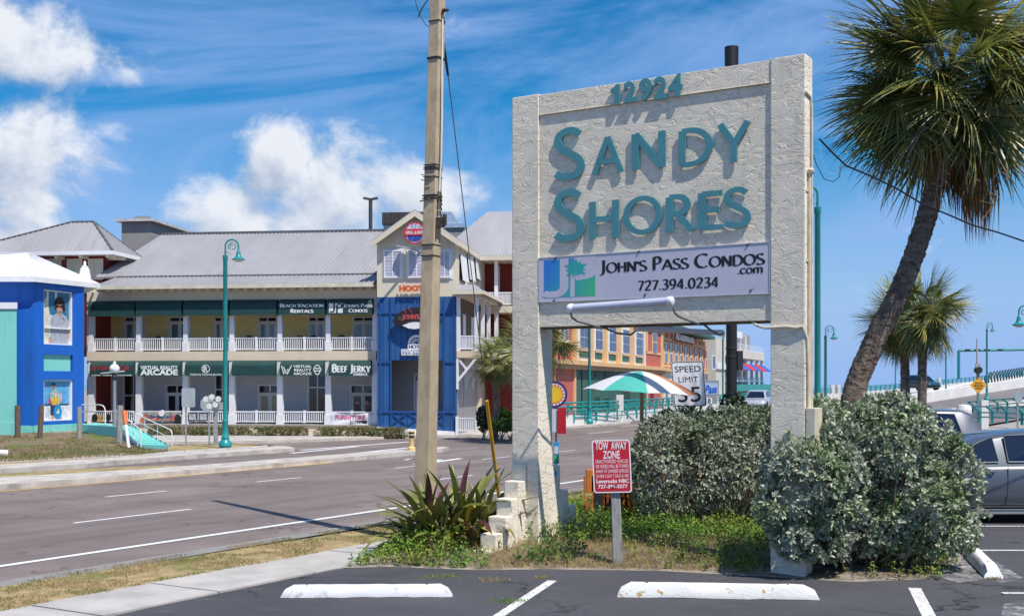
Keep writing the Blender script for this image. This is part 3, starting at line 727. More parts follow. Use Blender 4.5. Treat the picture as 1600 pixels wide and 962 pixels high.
# ---- black pole behind the sign
bp = thing('black_pole', 'black steel pole standing behind the sign, its top above the header', 'pole', P(1142, 745, 18.6))
q = P(1143, 700, 18.6); q.z = 0
MB().lathe(q, [(.082, 0), (.086, 3.9), (.10, 5.2), (.108, H + 526 / F * 18.6)], 20).build('shaft', mat('black_pole_paint', (.012, .012, .013), .55, .3, 4, bump=.3, bs=30, stretch=(4, 4, .5)), bp, smooth=True)
mb = MB()
for z in (2.75, 2.62, 1.95, 2.05): mb.lathe(q + Vector((0, 0, z)), [(.093, 0), (.093, .03)], 16)
mb.box(WF, q.x + .09, q.x + .17, q.y - .05, q.y + .05, 2.42, 2.72); mb.build('band', mat('black_band', (.03, .03, .032), .5), bp)
# ---- tow-away notice on a weathered post
TF = Fr(0, 14.35, -2.2)
M_tow = mat('red_sign_paint', (.46, .013, .028), .42, .08, 3, stain=((.33, .03, .03), 5, .6, .8))
M_refl = mat('white_sign_paint', (.72, .70, .72), .5, .04)
tw = thing('tow_notice', 'red notice with white lettering on a weathered grey wooden post in the weeds', 'sign', P(962, 876, 14.15))
x0, z0 = TF.pz(926.8, 769.5); x1, z1 = TF.pz(985.6, 686); tilt = -R(2.2)
w_s, h_s = .458, .634; zc = TF.pz(955, 728)[1]; xc = TF.pz(956, 728)[0]
ux = TF.ex * math.cos(-tilt) + UP * math.sin(-tilt) * -1; ux = (TF.ex * math.cos(R(1.2)) + UP * math.sin(R(1.2))).normalized(); uz = UP * math.cos(R(2.4)) - TF.ex * math.sin(R(2.4))
c0 = TF.W(xc, 0, zc)
def rrect(w, h, r): return [(sx * (w / 2 - r) + r * math.cos(R(a)), sy * (h / 2 - r) + r * math.sin(R(a))) for sx, sy, a0 in ((1, 1, 0), (-1, 1, 90), (-1, -1, 180), (1, -1, 270)) for a in range(a0, a0 + 91, 18)]
def plate(mb, c, u, v, n, w, h, r, t): mb.prism([c + u * x + v * y for x, y in rrect(w, h, r)], n * t)
nT = -TF.ey
mb = MB(); plate(mb, c0, ux, uz, nT, w_s, h_s, .035, .003); mb.build('border', M_refl, tw)
mb = MB(); plate(mb, c0 + nT * .0032, ux, uz, nT, w_s - .03, h_s - .03, .028, .001); mb.build('face', M_tow, tw)
mb = MB(); n_ = nT * .0046
def tline(s, xl, xr, yb, h, bold=.01): text_sans(mb, s, at_plane(c0 + n_ + ux * xl * w_s + uz * yb * h_s, ux, uz), (xr - xl) * w_s, h * h_s, nT, .0005, bold)
tline('TOW  AWAY', -.41, .41, .315, .155, .02); tline('ZONE', -.22, .22, .145, .15, .02)
for k, s_ in enumerate(('UNAUTHORIZED VEHICLES', 'OR VESSELS WILL BE TOWED', 'AWAY AT OWNERS EXPENSE', '24 HRS A DAY 7 DAYS A WK')): tline(s_, -.42, .43, .062 - k * .093, .068, .0)
tline('Leverocks NBC', -.42, .43, -.315, .075, .03); tline('727-391-3577', -.38, .39, -.415, .072, .03)
mb.build('lettering', M_refl, tw, fix=False)
mb = MB(); mb.lathe(c0 + nT * .004 + uz * .245, [(.009, 0), (.009, .004), (.003, .007)], 8, axis=nT); mb.lathe(c0 + nT * .004 - uz * .255, [(.016, 0), (.014, .004), (.003, .006)], 8, axis=nT); mb.build('bolt', mat('dark_bolt', (.02, .02, .02), .6), tw)
M_oldwood = mat('weathered_wood', (.30, .29, .27), .9, .28, 7, bump=.6, bs=25, stretch=(9, 9, .8), stain=((.16, .15, .13), 3, .55, .75), bdist=.006)
a_ = P(963, 868, 14.93); a_.z = -.15; b_ = P(961, 700, 14.95); b_ = c0 + Vector((.03, .05, .3)); b_ = c0 + Vector((.03, .05, .28)); a_ = Vector((P(966, 868, 14.4).x, 14.4, -.15))
MB().beam(a_, b_, .112, .08, up=Vector((0, 1, 0))).build('post', M_oldwood, tw, bev=.006)
# ---------------------------------------------------------------- utility pole, guy wire, wires
M_pole = mat('cast_concrete_pole', (.47, .37, .245), .9, .14, 5, bump=.9, bs=110, stain=((.30, .245, .18), 7, .55, .8), spec=.15, stretch=(1, 1, .6))
base = P(661, 850, 16.3); base.z = 0
up_ = thing('utility_pole', 'tall tan concrete utility pole leaning slightly, left of the big sign', 'pole', base)
top = P(683.5, 0, 16.6); d = (top - base); top = base + d * 1.62
th = R(-28.5)
def sq(c, s): return [c + Vector((math.cos(th + a) * s * .7071, math.sin(th + a) * s * .7071, 0)) for a in (R(225), R(315), R(45), R(135))]
mb = MB(); A = sq(base - Vector((0, 0, .4)), .232); Bq = sq(top, .118); mb.hexa(A + Bq); mb.build('shaft', M_pole, up_, bev=.012)
def polept(py, ox=0., oy=0.):
    for k in range(2):
        z = H + (HY - py) / F * 16.4
    t = (z - base.z) / (top.z - base.z); return base.lerp(top, t) + Vector((ox, oy, 0))
def pw(py):
    t = (H + (HY - py) / F * 16.4) / top.z; return .232 + (.118 - .232) * t
M_blkband = mat('black_strap', (.015, .015, .015), .5)
for py, t_ in ((29, .012), (89, .03), (257, .01), (261, .01), (264, .012), (276, .01), (306, .02), (310, .014), (383, .012), (400, .012)):
    c = polept(py); w = pw(py) + .012; q = sq(c, w); q2 = [p + Vector((0, 0, t_)) for p in q]; mb = MB(); mb.hexa(q + q2); mb.build('strap', M_blkband, up_)
M_hdwe = mat('rusty_hardware', (.09, .075, .06), .6, .4, 20, metal=.5)
rs = (Vector((math.cos(th), math.sin(th), 0)))      # along the left face towards the lit edge
rr = Vector((-math.sin(th), math.cos(th), 0))
mb = MB(); e = lambda py, a, b_: polept(py) + rs * (pw(py) / 2 + a) + rr * b_
random.seed(8)
for py in (300, 306, 312, 320, 330): mb.tube([e(py, .01, -.03), e(py, .05, -.02), e(py + 8, .045, .03)], .012, 6)
mb.box(Fr(e(350, .05, 0).x, e(350, .05, 0).y, -28), -.045, .045, -.05, .05, e(355, 0, 0).z, e(340, 0, 0).z)
mb.box(Fr(e(350, .05, 0).x, e(350, .05, 0).y, -28), .05, .085, -.02, .03, e(352, 0, 0).z, e(335, 0, 0).z)
mb.tube([e(352, .01, -.04), e(372, .015, -.04), e(373, .015, -.04)], .014, 6); mb.tube([e(20, .0, 0), e(12, .04, -.01), e(13, .07, -.01)], .012, 6); mb.lathe(e(14, .055, 0), [(.02, 0), (.05, .012), (.05, .03), (.02, .04)], 10)
for py in (272, 280): mb.tube([polept(py) - rs * (pw(py) / 2 + .02) - rr * .12, polept(py + 4) + rs * .05 - rr * (pw(py) / 2 + .012)], .007, 5)
mb.tube([polept(312) - rs * (pw(312) / 2 + .09) - rr * .02, polept(311) - rs * .0 - rr * (pw(311) / 2 + .02), e(308, .06, 0)], .009, 6)
mb.build('bracket', M_hdwe, up_)
mb = MB(); mb.tube([e(15, .012, 0), e(100, .018, 0), e(180, .035, 0), e(240, .04, .0), e(295, .02, 0), e(345, .02, 0)], .0125, 8); mb.build('riser_pipe', mat('white_riser', (.62, .62, .60), .4), up_, smooth=True)
# guy wire and its yellow guard
gw0 = polept(30) + rs * .08; gw1 = P(781, 800, 20.4); gw1.z = .02
gw = thing('guy_wire', 'thin steel guy wire running from the utility pole down to a yellow guard', 'wire', gw1)
MB().tube([gw0, gw0.lerp(gw1, .5), gw1], .0075, 6).build('cable', mat('steel_cable', (.12, .12, .13), .4, .2, metal=.6), gw)
z1 = H + (HY - 625) / F * 19.8; t1 = (gw0.z - z1) / (gw0.z - gw1.z); g1 = gw0.lerp(gw1, t1)
MB().tube([g1, gw1 + Vector((0, 0, .15))], [.03, .034], 10).build('guard', mat('yellow_plastic', (.62, .34, .015), .4, .12, 3), gw, smooth=True)
MB().tube([gw0 - Vector((0, 0, .1)), gw0.lerp(gw1, .09)], .018, 8).build('grip', M_blkband, gw)
# short service wires high on the left of the pole
def wire(name, pts, r, m, label, cat='wire', group=None, n=5):
    q = [Vector(p) for p in pts]; o = MB().tube(q, r, n).build(name, m, base=q[0], label=label, cat=cat, group=group, smooth=True); return o
M_wire = mat('black_cable', (.012, .012, .014), .45)
wire('service_wire', [P(672, -4, 16.4), P(664, 6, 16.4), P(659, 14, 16.4), P(653.5, 27, 16.4)], .009, M_wire, 'short black cable tail hanging left of the pole top')
wire('service_wire', [P(648, -4, 16.4), P(652, 14, 16.4), P(658, 28, 16.4), P(665, 39, 16.4), P(671, 43, 16.5)], .005, M_wire, 'thin looping black wire left of the pole top, reaching the pole')
# heavy overhead cable on the right
cp = [(1280, 217), (1300, 238), (1322, 259), (1360, 275), (1400, 294), (1440, 318), (1478, 334), (1520, 352), (1562, 364), (1600, 377), (1680, 400), (1800, 430)]
wire('overhead_cable', [P(x, y, 15.2 + (x - 1280) * .004) for x, y in cp], .0125, M_wire, 'thick black cable sloping across the leaning palm on the right')
wire('service_wire', [P(1270, 240, 14.2), P(1276, 258, 14.3), P(1288, 280, 14.5), P(1302, 284, 14.8), P(1312, 276, 15), P(1313, 262, 15.1), P(1322, 259, 15.2)], .005, M_wire, 'thin drooping black wire from the sign post to the thick cable')
wire('service_wire', [P(1280, 217, 15.2), P(1283, 245, 15.2), P(1292, 270, 15.2), P(1306, 272, 15.2), P(1311, 258, 15.2)], .003, mat('pale_wire', (.5, .5, .5), .5), 'very thin pale wire looping beside the thick cable end')
# ---------------------------------------------------------------- wheel stops
def wheel_stop(px_a, px_b, w_, h_, m, label, chips=0):
    a, b_ = px_a, px_b; d = (b_ - a); L = d.length; d.normalize(); n = Vector((-d.y, d.x, 0))
    t = thing('wheel_stop', label, 'wheel stop', a, 'concrete wheel stops in the parking lot')
    mb = MB(); N = 14; prof = [(-w_ / 2, 0), (-w_ / 2 * .98, h_ * .35), (-w_ / 2 * .62, h_ * .96), (-w_ / 2 * .5, h_), (w_ / 2 * .5, h_), (w_ / 2 * .62, h_ * .96), (w_ / 2 * .98, h_ * .35), (w_ / 2, 0)]
    i0 = 0; random.seed(int(L * 1000))
    for i in range(N + 1):
        s_ = i / N * L; e_ = min(s_, L - s_); sc = 1 if e_ > .05 else .0
        for (x, z) in prof:
            zz = z * (1 - (.35 if e_ < .01 else 0)); j = random.uniform(-1, 1) * .003
            inset = (.045 if e_ < .01 and z > 0 else 0) * (1 if s_ < L / 2 else -1)
            mb.v.append(tuple(a + d * (s_ + inset * (z / h_)) + n * (x + j) + Vector((0, 0, .012 + zz + j))))
    K = len(prof)
    for i in range(N):
        for k in range(K - 1): p = i * K + k; mb.f.append((p, p + 1, p + K + 1, p + K))
    mb.f.append(tuple(range(K))); mb.f.append(tuple(N * K + q for q in range(K)))
    mb.build('body', m, t, smooth=True)
    mb = MB()
    for f in (.15, .85): mb.lathe(a + d * L * f + Vector((0, 0, .011 + h_)), [(.014, 0), (.014, .004), (.006, .008)], 8)
    mb.build('anchor_pin', M_hdwe, t)
M_stopw = mat('white_painted_concrete', (.70, .70, .71), .8, .05, 3, bump=.5, bs=70, stain=((.36, .35, .33), 7, .54, .72), spec=.2)
M_stopo = mat('chipped_painted_concrete', (.72, .71, .67), .85, .05, 3, bump=.4, bs=45, stain=((.46, .30, .08), 6, .60, .66), spec=.2, bdist=.02)
a1, b1 = G(439, 933), G(707, 931); wheel_stop(a1, b1, .17, .115, M_stopw, 'smooth white wheel stop, leftmost one, beside the sidewalk')
a1, b1 = G(964, 931), G(1279, 936); wheel_stop(a1, b1, .20, .135, M_stopo, 'thick white wheel stop with chipped yellow edges, in front of the sign')
a1, b1 = G(1553, 905), G(1500, 851); wheel_stop(a1, b1, .20, .13, M_stopw, 'white wheel stop pointing away from the viewer beside the silvery bush')
# ---------------------------------------------------------------- foliage helpers
def leaf_mesh(name, pos, dr, nrm, ln, wd, m, parent=None, fold=.25, label=None, kind=None, cat=None, base=None, tipw=.0, mid=.6, droop=0.0):
    """many small folded leaves: base, two shoulders and a tip around a midrib"""
    off = np.array(wl(parent)) if parent else np.array(base if base is not None else (0, 0, 0), float)
    dr = dr / np.linalg.norm(dr, axis=1, keepdims=True)
    sd = np.cross(dr, nrm); sd /= np.linalg.norm(sd, axis=1, keepdims=True) + 1e-9; up = np.cross(sd, dr)
    ln = ln[:, None]; wd = wd[:, None]
    p0 = pos; pm = pos + dr * ln * mid; p3 = pos + dr * ln - up * ln * droop
    pl = pm + sd * wd * .5 + up * wd * fold; prr = pm - sd * wd * .5 + up * wd * fold
    n = len(pos); V = np.stack([p0, pl, p3, prr], 1).reshape(-1, 3) - off
    f = np.arange(n)[:, None] * 4 + np.array([[0, 1, 2, 0, 2, 3]]); f = f.reshape(-1)
    me = bpy.data.meshes.new(name); me.vertices.add(n * 4); me.vertices.foreach_set('co', V.astype(np.float32).ravel())
    me.loops.add(n * 6); me.loops.foreach_set('vertex_index', f.astype(np.int32)); me.polygons.add(n * 2)
    me.polygons.foreach_set('loop_start', np.arange(0, n * 6, 3, dtype=np.int32)); me.update(calc_edges=True)
    me.materials.append(m); o = bpy.data.objects.new(name, me); COL.objects.link(o)
    if parent: o.parent = parent
    elif base is not None: o.location = base
    tag(o, label, cat, None, kind); return o
rng = np.random.default_rng(11)
def rosettes(centres, outward, nl, l0, l1, w0, spread=.9):
    n = len(centres); k = n * nl
    c = np.repeat(centres, nl, 0); o = np.repeat(outward, nl, 0)
    r = rng.normal(size=(k, 3)); r /= np.linalg.norm(r, axis=1, keepdims=True)
    d = o * rng.uniform(.3, 1.1, (k, 1)) + r * spread; d /= np.linalg.norm(d, axis=1, keepdims=True)
    nr = o + rng.normal(size=(k, 3)) * .35 + np.array([0, 0, .4]); l = rng.uniform(l0 * .7, l1 * 1.08, k)
    return c + d * .006, d, nr, l, l * rng.uniform(w0 * .8, w0 * 1.2, k)
def blob_points(blobs, n, depth=.45, zmin=.1):
    """points in the outer shell of a union of ellipsoids"""
    C = np.array([b[:3] for b in blobs]); Rr = np.array([b[3:6] for b in blobs]); w = (Rr[:, 0] * Rr[:, 2]); w = w / w.sum(); P_, O_ = [], []
    while len(P_) < n:
        k = rng.choice(len(blobs), p=w); v = rng.normal(size=3); v /= np.linalg.norm(v); r = 1 - depth * rng.random() ** 2.2
        p = C[k] + v * Rr[k] * r
        if p[2] < zmin: continue
        if mnoise.noise(Vector(p * 2.6)) < -.18 and rng.random() < .72: continue
        dd = np.sqrt((((p - C) / Rr) ** 2).sum(1)); dd[k] = 9
        if dd.min() < .72: continue
        q = v / Rr[k]; q /= np.linalg.norm(q); P_.append(p); O_.append(q)
    return np.array(P_), np.array(O_)
M_bark = mat('grey_twigs', (.20, .16, .125), .9, .25, 9, bump=.5, bs=50)
def bush(name, label, cat, blobs, root, n, m, l0, l1, w0, nl=9, twigs=60, depth=.45, zmin=.1, spread=.9, group=None, tr=(.009, .003)):
    t = thing(name, label, cat, root, group)
    p, o = blob_points(blobs, n, depth, zmin)
    a = rosettes(p, o, nl, l0, l1, w0, spread); leaf_mesh('foliage', *a[:3], a[3], a[4], m, t, kind='stuff')
    mb = MB(); random.seed(n)
    for k in range(twigs):
        q = Vector(p[random.randrange(len(p))]); b0 = Vector((root[0] + random.uniform(-.3, .3) * blobs[0][3], root[1] + random.uniform(-.3, .3) * blobs[0][4], root[2]))
        b0.x = b0.x * .6 + q.x * .4; b0.y = b0.y * .6 + q.y * .4; md = b0.lerp(q, .5) + Vector((random.uniform(-.1, .1), random.uniform(-.1, .1), -.08))
        mb.tube([b0, b0.lerp(md, .5) + Vector((random.uniform(-.05, .05),) * 2 + (0,)), md, q], [tr[0] * 1.8, tr[0] * 1.3, tr[0], tr[1]], 5, caps=False)
    if twigs: mb.build('branches', M_bark, t, smooth='all', fix=False)
    return t
M_silver = leafmat('silver_green_leaf', (.40, .44, .33), (.25, .33, .15), .42, .18, .35, .55, vs=2.2)
M_silver2 = leafmat('grey_green_leaf', (.36, .39, .29), (.20, .25, .13), .45, .18, .4, .5, vs=1.6)
bb = [(4.28, 14.3, 1.0, 1.08, .85, .90), (3.50, 13.85, 1.08, .58, .62, .68), (3.34, 13.75, .72, .46, .5, .50), (3.2, 13.5, .98, .30, .3, .42), (3.75, 14.3, 1.45, .55, .5, .42), (4.5, 14.6, 1.38, .72, .6, .50), (4.92, 14.4, 1.02, .50, .6, .60),
      (4.1, 14.1, .58, .8, .55, .48), (4.95, 14.1, .50, .52, .5, .40), (5.35, 14.2, .62, .30, .3, .20), (4.35, 14.4, 1.66, .35, .35, .26), (4.95, 14.3, 1.42, .2, .25, .18)]
random.seed(44)
for k in range(60):
    c0b = bb[random.choice((0, 0, 0, 1, 2, 4, 5, 6))]; a = random.uniform(0, 6.28); e_ = random.uniform(-.3, 1.4); s_ = random.uniform(.1, .24); v = Vector((math.cos(a) * math.cos(e_), -abs(math.sin(a)) * math.cos(e_), math.sin(e_)))
    bb.append((c0b[0] + v.x * c0b[3], c0b[1] + v.y * c0b[4], max(.35, c0b[2] + v.z * c0b[5]), s_, s_, s_))
bb += [(3.22, 13.42, .50, .26, .22, .26), (3.28, 13.4, 1.25, .26, .22, .26), (3.5, 13.55, .42, .3, .28, .26), (3.62, 13.5, .75, .35, .3, .35)]
bush('silver_buttonwood', 'large rounded silvery grey-green bush in front of the right sign post', 'bush', bb, (4.2, 14.5, .05), 7000, M_silver, .045, .085, .44, nl=9, twigs=170, depth=.5, zmin=.22, tr=(.012, .004))
b2 = [(2.45, 17.0, .98, .80, .7, .72), (3.05, 17.1, 1.0, .80, .7, .75), (3.6, 17.3, 1.05, .7, .7, .8), (2.0, 16.9, .95, .36, .5, .62), (2.3, 17.1, 1.45, .5, .5, .32), (3.2, 17.2, 1.55, .6, .5, .32), (4.0, 17.6, 1.4, .7, .6, .5), (4.9, 18.2, 1.2, .9, .6, .6)]
bush('buttonwood_hedge', 'wide grey-green bush with bare lower stems, behind and right of the tow notice', 'bush', b2, (2.9, 17.1, .05), 4400, M_silver2, .045, .08, .45, nl=8, twigs=200, depth=.55, zmin=.38, tr=(.013, .004))
M_dkleaf = leafmat('dark_leaf', (.035, .07, .03), (.06, .10, .035), .45, .15, .4)
bush('dark_shrub', 'dark green shrub poking out behind the grey-green bush', 'shrub', [(2.75, 18.5, 1.35, .8, .5, .47), (3.6, 18.7, 1.3, .7, .5, .55), (3.45, 18.6, 1.7, .18, .2, .35)], (3.1, 18.5, .05), 1300, M_dkleaf, .05, .1, .4, nl=8, twigs=30)
# ---------------------------------------------------------------- bromeliad with strap leaves, each leaf a part
M_strap = mat('strap_leaf', (.19, .205, .045), .38, .3, 3, island=.2, obr=.4, spec=.6, stain=((.30, .24, .04), 2.0, .5, .68))
M_strapr = mat('strap_leaf_maroon', (.10, .022, .026), .4, .3, 3, obr=.3, spec=.6, stain=((.10, .10, .02), 3, .55, .7))
bc = Vector((P(704, 850, 15.5).x, 15.6, .1))
br = thing('bromeliad', 'big clump of green and maroon strap leaves beside the foot of the utility pole', 'plant', bc)
random.seed(21)
def strap(az, el, L, wd, droop, m, origin, twist=0):
    N = 9; p = Vector(origin); mb = MB(); e = el; pts = []
    h = Vector((math.cos(az), math.sin(az), 0)); side = Vector((-math.sin(az), math.cos(az), 0))
    for i in range(N + 1):
        t = i / N; d = h * math.cos(e) + UP * math.sin(e)
        up = -h * math.sin(e) + UP * math.cos(e); tw = twist * t
        s_ = side * math.cos(tw) + up * math.sin(tw)
        w_ = wd * (.55 + .9 * t if t < .45 else .955) * (1 if t < .62 else max(.02, math.cos((t - .62) / .38 * 1.5)))
        pts.append((p.copy(), s_ * w_ / 2, up * w_ * .22)); p = p + d * (L / N); e -= droop * (.25 + t * 1.1) / N
    for c, s_, u in pts: mb.v += [tuple(c - s_ + u), tuple(c), tuple(c + s_ + u)]
    for i in range(N):
        a = i * 3; mb.f += [(a, a+1, a+4, a+3), (a+1, a+2, a+5, a+4)]
    return mb.build('leaf', m, br, smooth='all', fix=False)
crowns = [(-.28, .0, 1.0), (.12, .12, 1.1), (.40, .10, .9), (-.05, -.18, .8), (.3, -.25, .62), (-.5, -.1, .62)]
for cx, cy, sc in crowns:
    n_ = int(24 * sc + 3); cc = bc + Vector((cx, cy, .22 * sc))
    for k in range(n_):
        ring = k / n_; azm = k * 2.39996 + cx * 9; el_ = R(84 - 62 * ring + random.uniform(-8, 8))
        if sc < .7: el_ = R(70 - 60 * ring)
        strap(azm, el_, sc * random.uniform(.95, 1.22) * (1.03 - .2 * (1 - ring)), random.uniform(.07, .11), random.uniform(.6, 1.9) * (.5 + ring), M_strapr if random.random() < .16 else M_strap, cc - Vector((0, 0, .18)), random.uniform(-.5, .5))
for az_, el_, L_, dr_ in ((R(178), 38, 1.05, .55), (R(172), 28, 1.0, .4), (R(190), 46, .95, .9), (R(20), 46, .9, -.2), (R(28), 56, 1.0, -.3), (R(170), 12, .85, .2), (R(355), 24, .75, -.2)):
    strap(az_, R(el_), L_ * 1.05, .095, dr_, M_strap, bc + Vector((-.1 if abs(math.cos(az_) + 1) < .3 else .25, -.1, .12)))
strap(R(-70), R(60), .45, .07, 2.2, mat('yellowing_leaf', (.50, .36, .02), .4, .15, 3), bc + Vector((.22, -.35, .35)))['label'] = 'yellowed strap leaf'
mb = MB()
for k in range(46):
    a = random.uniform(0, 6.28); r_ = random.uniform(.05, .5); p = bc + Vector((math.cos(a) * r_, math.sin(a) * r_ * .7, .02)); q = p + Vector((random.uniform(-.12, .12), random.uniform(-.12, .12), random.uniform(.15, .5)))
    s_ = Vector((random.uniform(-1, 1), random.uniform(-1, 1), 0)).normalized() * random.uniform(.015, .035); mb.face([p - s_, p + s_, q + s_ * .4, q - s_ * .5])
mb.build('dead_leaves', mat('dead_strap', (.17, .085, .045), .85, .35, 8), br, kind='stuff', fix=False)
# ---------------------------------------------------------------- weeds and dry grass of the bed
M_weed = leafmat('weed_leaf', (.18, .33, .04), (.29, .34, .06), .6, .3, .4, .3)
M_weedd = leafmat('dark_weed_leaf', (.07, .16, .03), (.15, .24, .04), .55, .25, .4, .35)
M_straw = leafmat('straw', (.50, .36, .16), (.38, .30, .11), .8, .25, .35, .2)
def scatter(poly, n, keep):
    xs = [p.x for p in poly]; ys = [p.y for p in poly]; o = []
    while len(o) < n:
        x = rng.uniform(min(xs), max(xs)); y = rng.uniform(min(ys), min(max(ys), 24)); 
        if inpoly(x, y, poly) and rng.random() < keep(x, y): o.append((x, y))
    return np.array(o)
def nz(x, y, s, o=0): return mnoise.noise(Vector((x * s, y * s, o)))
def weeds(name, pts, h0, h1, nl, l0, l1, w0, m, hfun=None, label=None, cat=None):
    k = len(pts); h = rng.uniform(h0, h1, k)
    if hfun: h *= np.array([hfun(x, y) for x, y in pts])
    z0 = np.array([bedz(x, y) for x, y in pts]); lean = rng.normal(size=(k, 2)) * .28
    K = k * nl; t = rng.uniform(.15, 1, K); i = np.repeat(np.arange(k), nl)
    pos = np.stack([pts[i, 0] + lean[i, 0] * h[i] * t, pts[i, 1] + lean[i, 1] * h[i] * t, z0[i] + h[i] * t], 1)
    a = rng.uniform(0, 6.283, K); e = rng.uniform(-.1, 1.1, K)
    d = np.stack([np.cos(a) * np.cos(e), np.sin(a) * np.cos(e), np.sin(e)], 1); nr = np.tile([0, 0, 1.], (K, 1)) + rng.normal(size=(K, 3)) * .3
    l = rng.uniform(l0, l1, K); return leaf_mesh(name, pos, d, nr, l, l * w0, m, kind='stuff', label=label, cat=cat, fold=.15)
def blades(name, pts, z, h0, h1, w, m, lean=.5, label=None, cat=None):
    k = len(pts); a = rng.uniform(0, 6.283, k); d = np.stack([np.cos(a) * lean * rng.random(k), np.sin(a) * lean * rng.random(k), np.ones(k)], 1)
    pos = np.column_stack([pts, z]); nr = np.stack([np.cos(a + 1.6), np.sin(a + 1.6), np.zeros(k)], 1); l = rng.uniform(h0, h1, k)
    return leaf_mesh(name, pos, d, nr, l, np.full(k, w), m, kind='stuff', label=label, cat=cat, fold=0, mid=.35)
frontp = [G(*q) for q in ((540, 887), (600, 885), (740, 890), (860, 889), (1040, 892), (1185, 899), (1215, 860), (1215, 800), (1100, 775), (1000, 772), (935, 792), (800, 812), (700, 820), (620, 848), (580, 868))]
def fd(x, y): return edist(x, y, frontp)
def offsteps(x, y):
    d = Vector((x, y, 0)) - SF.o; u, v = d.dot(SF.ex), d.dot(SF.ey); return 0.0 if (-.12 < u < .3 and -1.15 < v < .05) else 1.0
def gk(x, y):                                   # green weeds: all over the left wedge, patches on the right
    px = CX + F * x / y
    if not offsteps(x, y): return .06
    if px < 760: return 1.
    b_ = min(1, max(0, (y - 14.9) / 1.2)) + .25 * nz(x, y, 1.4, 3) + (.6 if px > 1120 and y < 15 else 0)
    return max(.03, b_) if px < 1230 else 0
hf = lambda x, y: max(.25, min(1.0, .35 + fd(x, y) * 1.1)) * (1 + .5 * nz(x, y, 1.7, 9))
weeds('weeds', scatter(frontp, 9500, gk), .12, .34, 7, .026, .062, .45, M_weed, hf, 'bright green weeds crowding the bed around the sign foot', 'weeds')
weeds('dark_weeds', scatter(frontp, 1500, lambda x, y: 1. if nz(x, y, 1.1, 5) > .12 and fd(x, y) > .1 else .02), .12, .34, 9, .03, .065, .5, M_weedd, hf, 'darker leafy weeds in patches between the bright ones', 'weeds')
p = scatter(frontp, 11000, lambda x, y: 1.05 - gk(x, y) * .8 if CX + F * x / y > 740 else .12)
blades('dry_grass', p, np.array([bedz(*q) - .01 for q in p]), .05, .17, .008, M_straw, 1.3, 'straw coloured dry grass along the front of the bed', 'grass')
# straggling ground cover under the big bush
under = [G(*q) for q in ((1190, 895), (1330, 908), (1470, 908), (1500, 880), (1440, 850), (1200, 860))]
weeds('weeds', scatter(under, 420, lambda x, y: 1 if CX + F * x / y > 1360 else .06), .05, .22, 8, .02, .05, .45, M_weed, None, 'small green and yellow weeds under the right edge of the silvery bush', 'weeds')
p = scatter(under, 1500, lambda x, y: .8 if CX + F * x / y > 1330 else .25)
n = len(p); leaf_mesh('leaf_litter', np.column_stack([p, [bedz(*q) + .01 for q in p]]), np.column_stack([rng.normal(size=(n, 2)), np.full(n, .1)]), np.tile([0, 0, 1.], (n, 1)) + rng.normal(size=(n, 3)) * .3, rng.uniform(.03, .06, n), rng.uniform(.012, .025, n),
   leafmat('litter', (.16, .10, .05), (.09, .06, .04), .9, 0, .5), kind='stuff', label='brown fallen leaves on the sand under the silvery bush', cat='leaf litter')
# tufts in the cracks of the lot
for i, (px, py, s_, lab) in enumerate(((768, 908, .13, 'yellow green tuft growing in the asphalt left of the stall line'), (795, 941, .14, 'small weed tuft on the worn middle of the stall line'), (845, 904, .06, 'tiny weed tuft at the far end of the stall line'),
                                  (690, 902, .20, 'sparse low weeds at the asphalt edge right of the left wheel stop'), (1553, 905, .07, 'small weeds at the end of the angled wheel stop'))):
    c = G(px, py); k = 130; q = np.array([c.x, c.y]) + rng.normal(size=(k, 2)) * [s_ * .7, s_ * .5]
    o = blades('weed_tuft', q, np.full(k, .01), .015, .05, .008, M_weed if i % 2 else M_straw, 1.5, lab, 'weeds')
# verge grass blades
def rdscatter(n, s0, s1, t0, t1, thin=0):
    s_ = s0 + (s1 - s0) * rng.random(n) ** 1.25; t = rng.uniform(t0, t1, n)
    return np.stack([RU.x * s_ + RN.x * t, RU.y * s_ + RN.y * t], 1)
p = rdscatter(52000, 4.0, 27, -11.52, -10.12); p = p[[nz(x, y, 1.9, 2) + .5 * nz(x, y, 6, 4) > -.12 + .1 * rng.random() for x, y in p]]; blades('verge_grass', p, np.full(len(p), .018), .02, .055, .007, leafmat('dry_blade', (.42, .31, .15), (.21, .22, .07), .85, .2, .4, .15, vs=1.1), 1.4, 'dry yellow grass on the strip between near sidewalk and road', 'grass')
bankpts = []
for k in range(9000):
    x = rng.uniform(-100, 262); ylo = lerp_edge(bank_lo, x); yhi = lerp_edge(bank_hi, x); t = rng.random() ** 1.6
    a = G(x, ylo, .1); zt = max(.1, .34 - max(0, x - 125) * .0024); bq = P(x, yhi, F * (H - zt) / (yhi - HY)); q = a.lerp(bq, t); q.z = .1 + (bq.z - .1) * t ** .8
    if t < .3 or nz(q.x, q.y, .6) > 0 or t > .95: bankpts.append(q)
q = np.array([tuple(v) for v in bankpts]); blades('bank_grass', q[:, :2], q[:, 2], .04, .12, .02, leafmat('bank_blade', (.16, .18, .05), (.34, .24, .12), .9, .2, .4, .15, vs=.4), 1.0, 'patchy green and brown grass on the bank below the blue shop', 'grass')
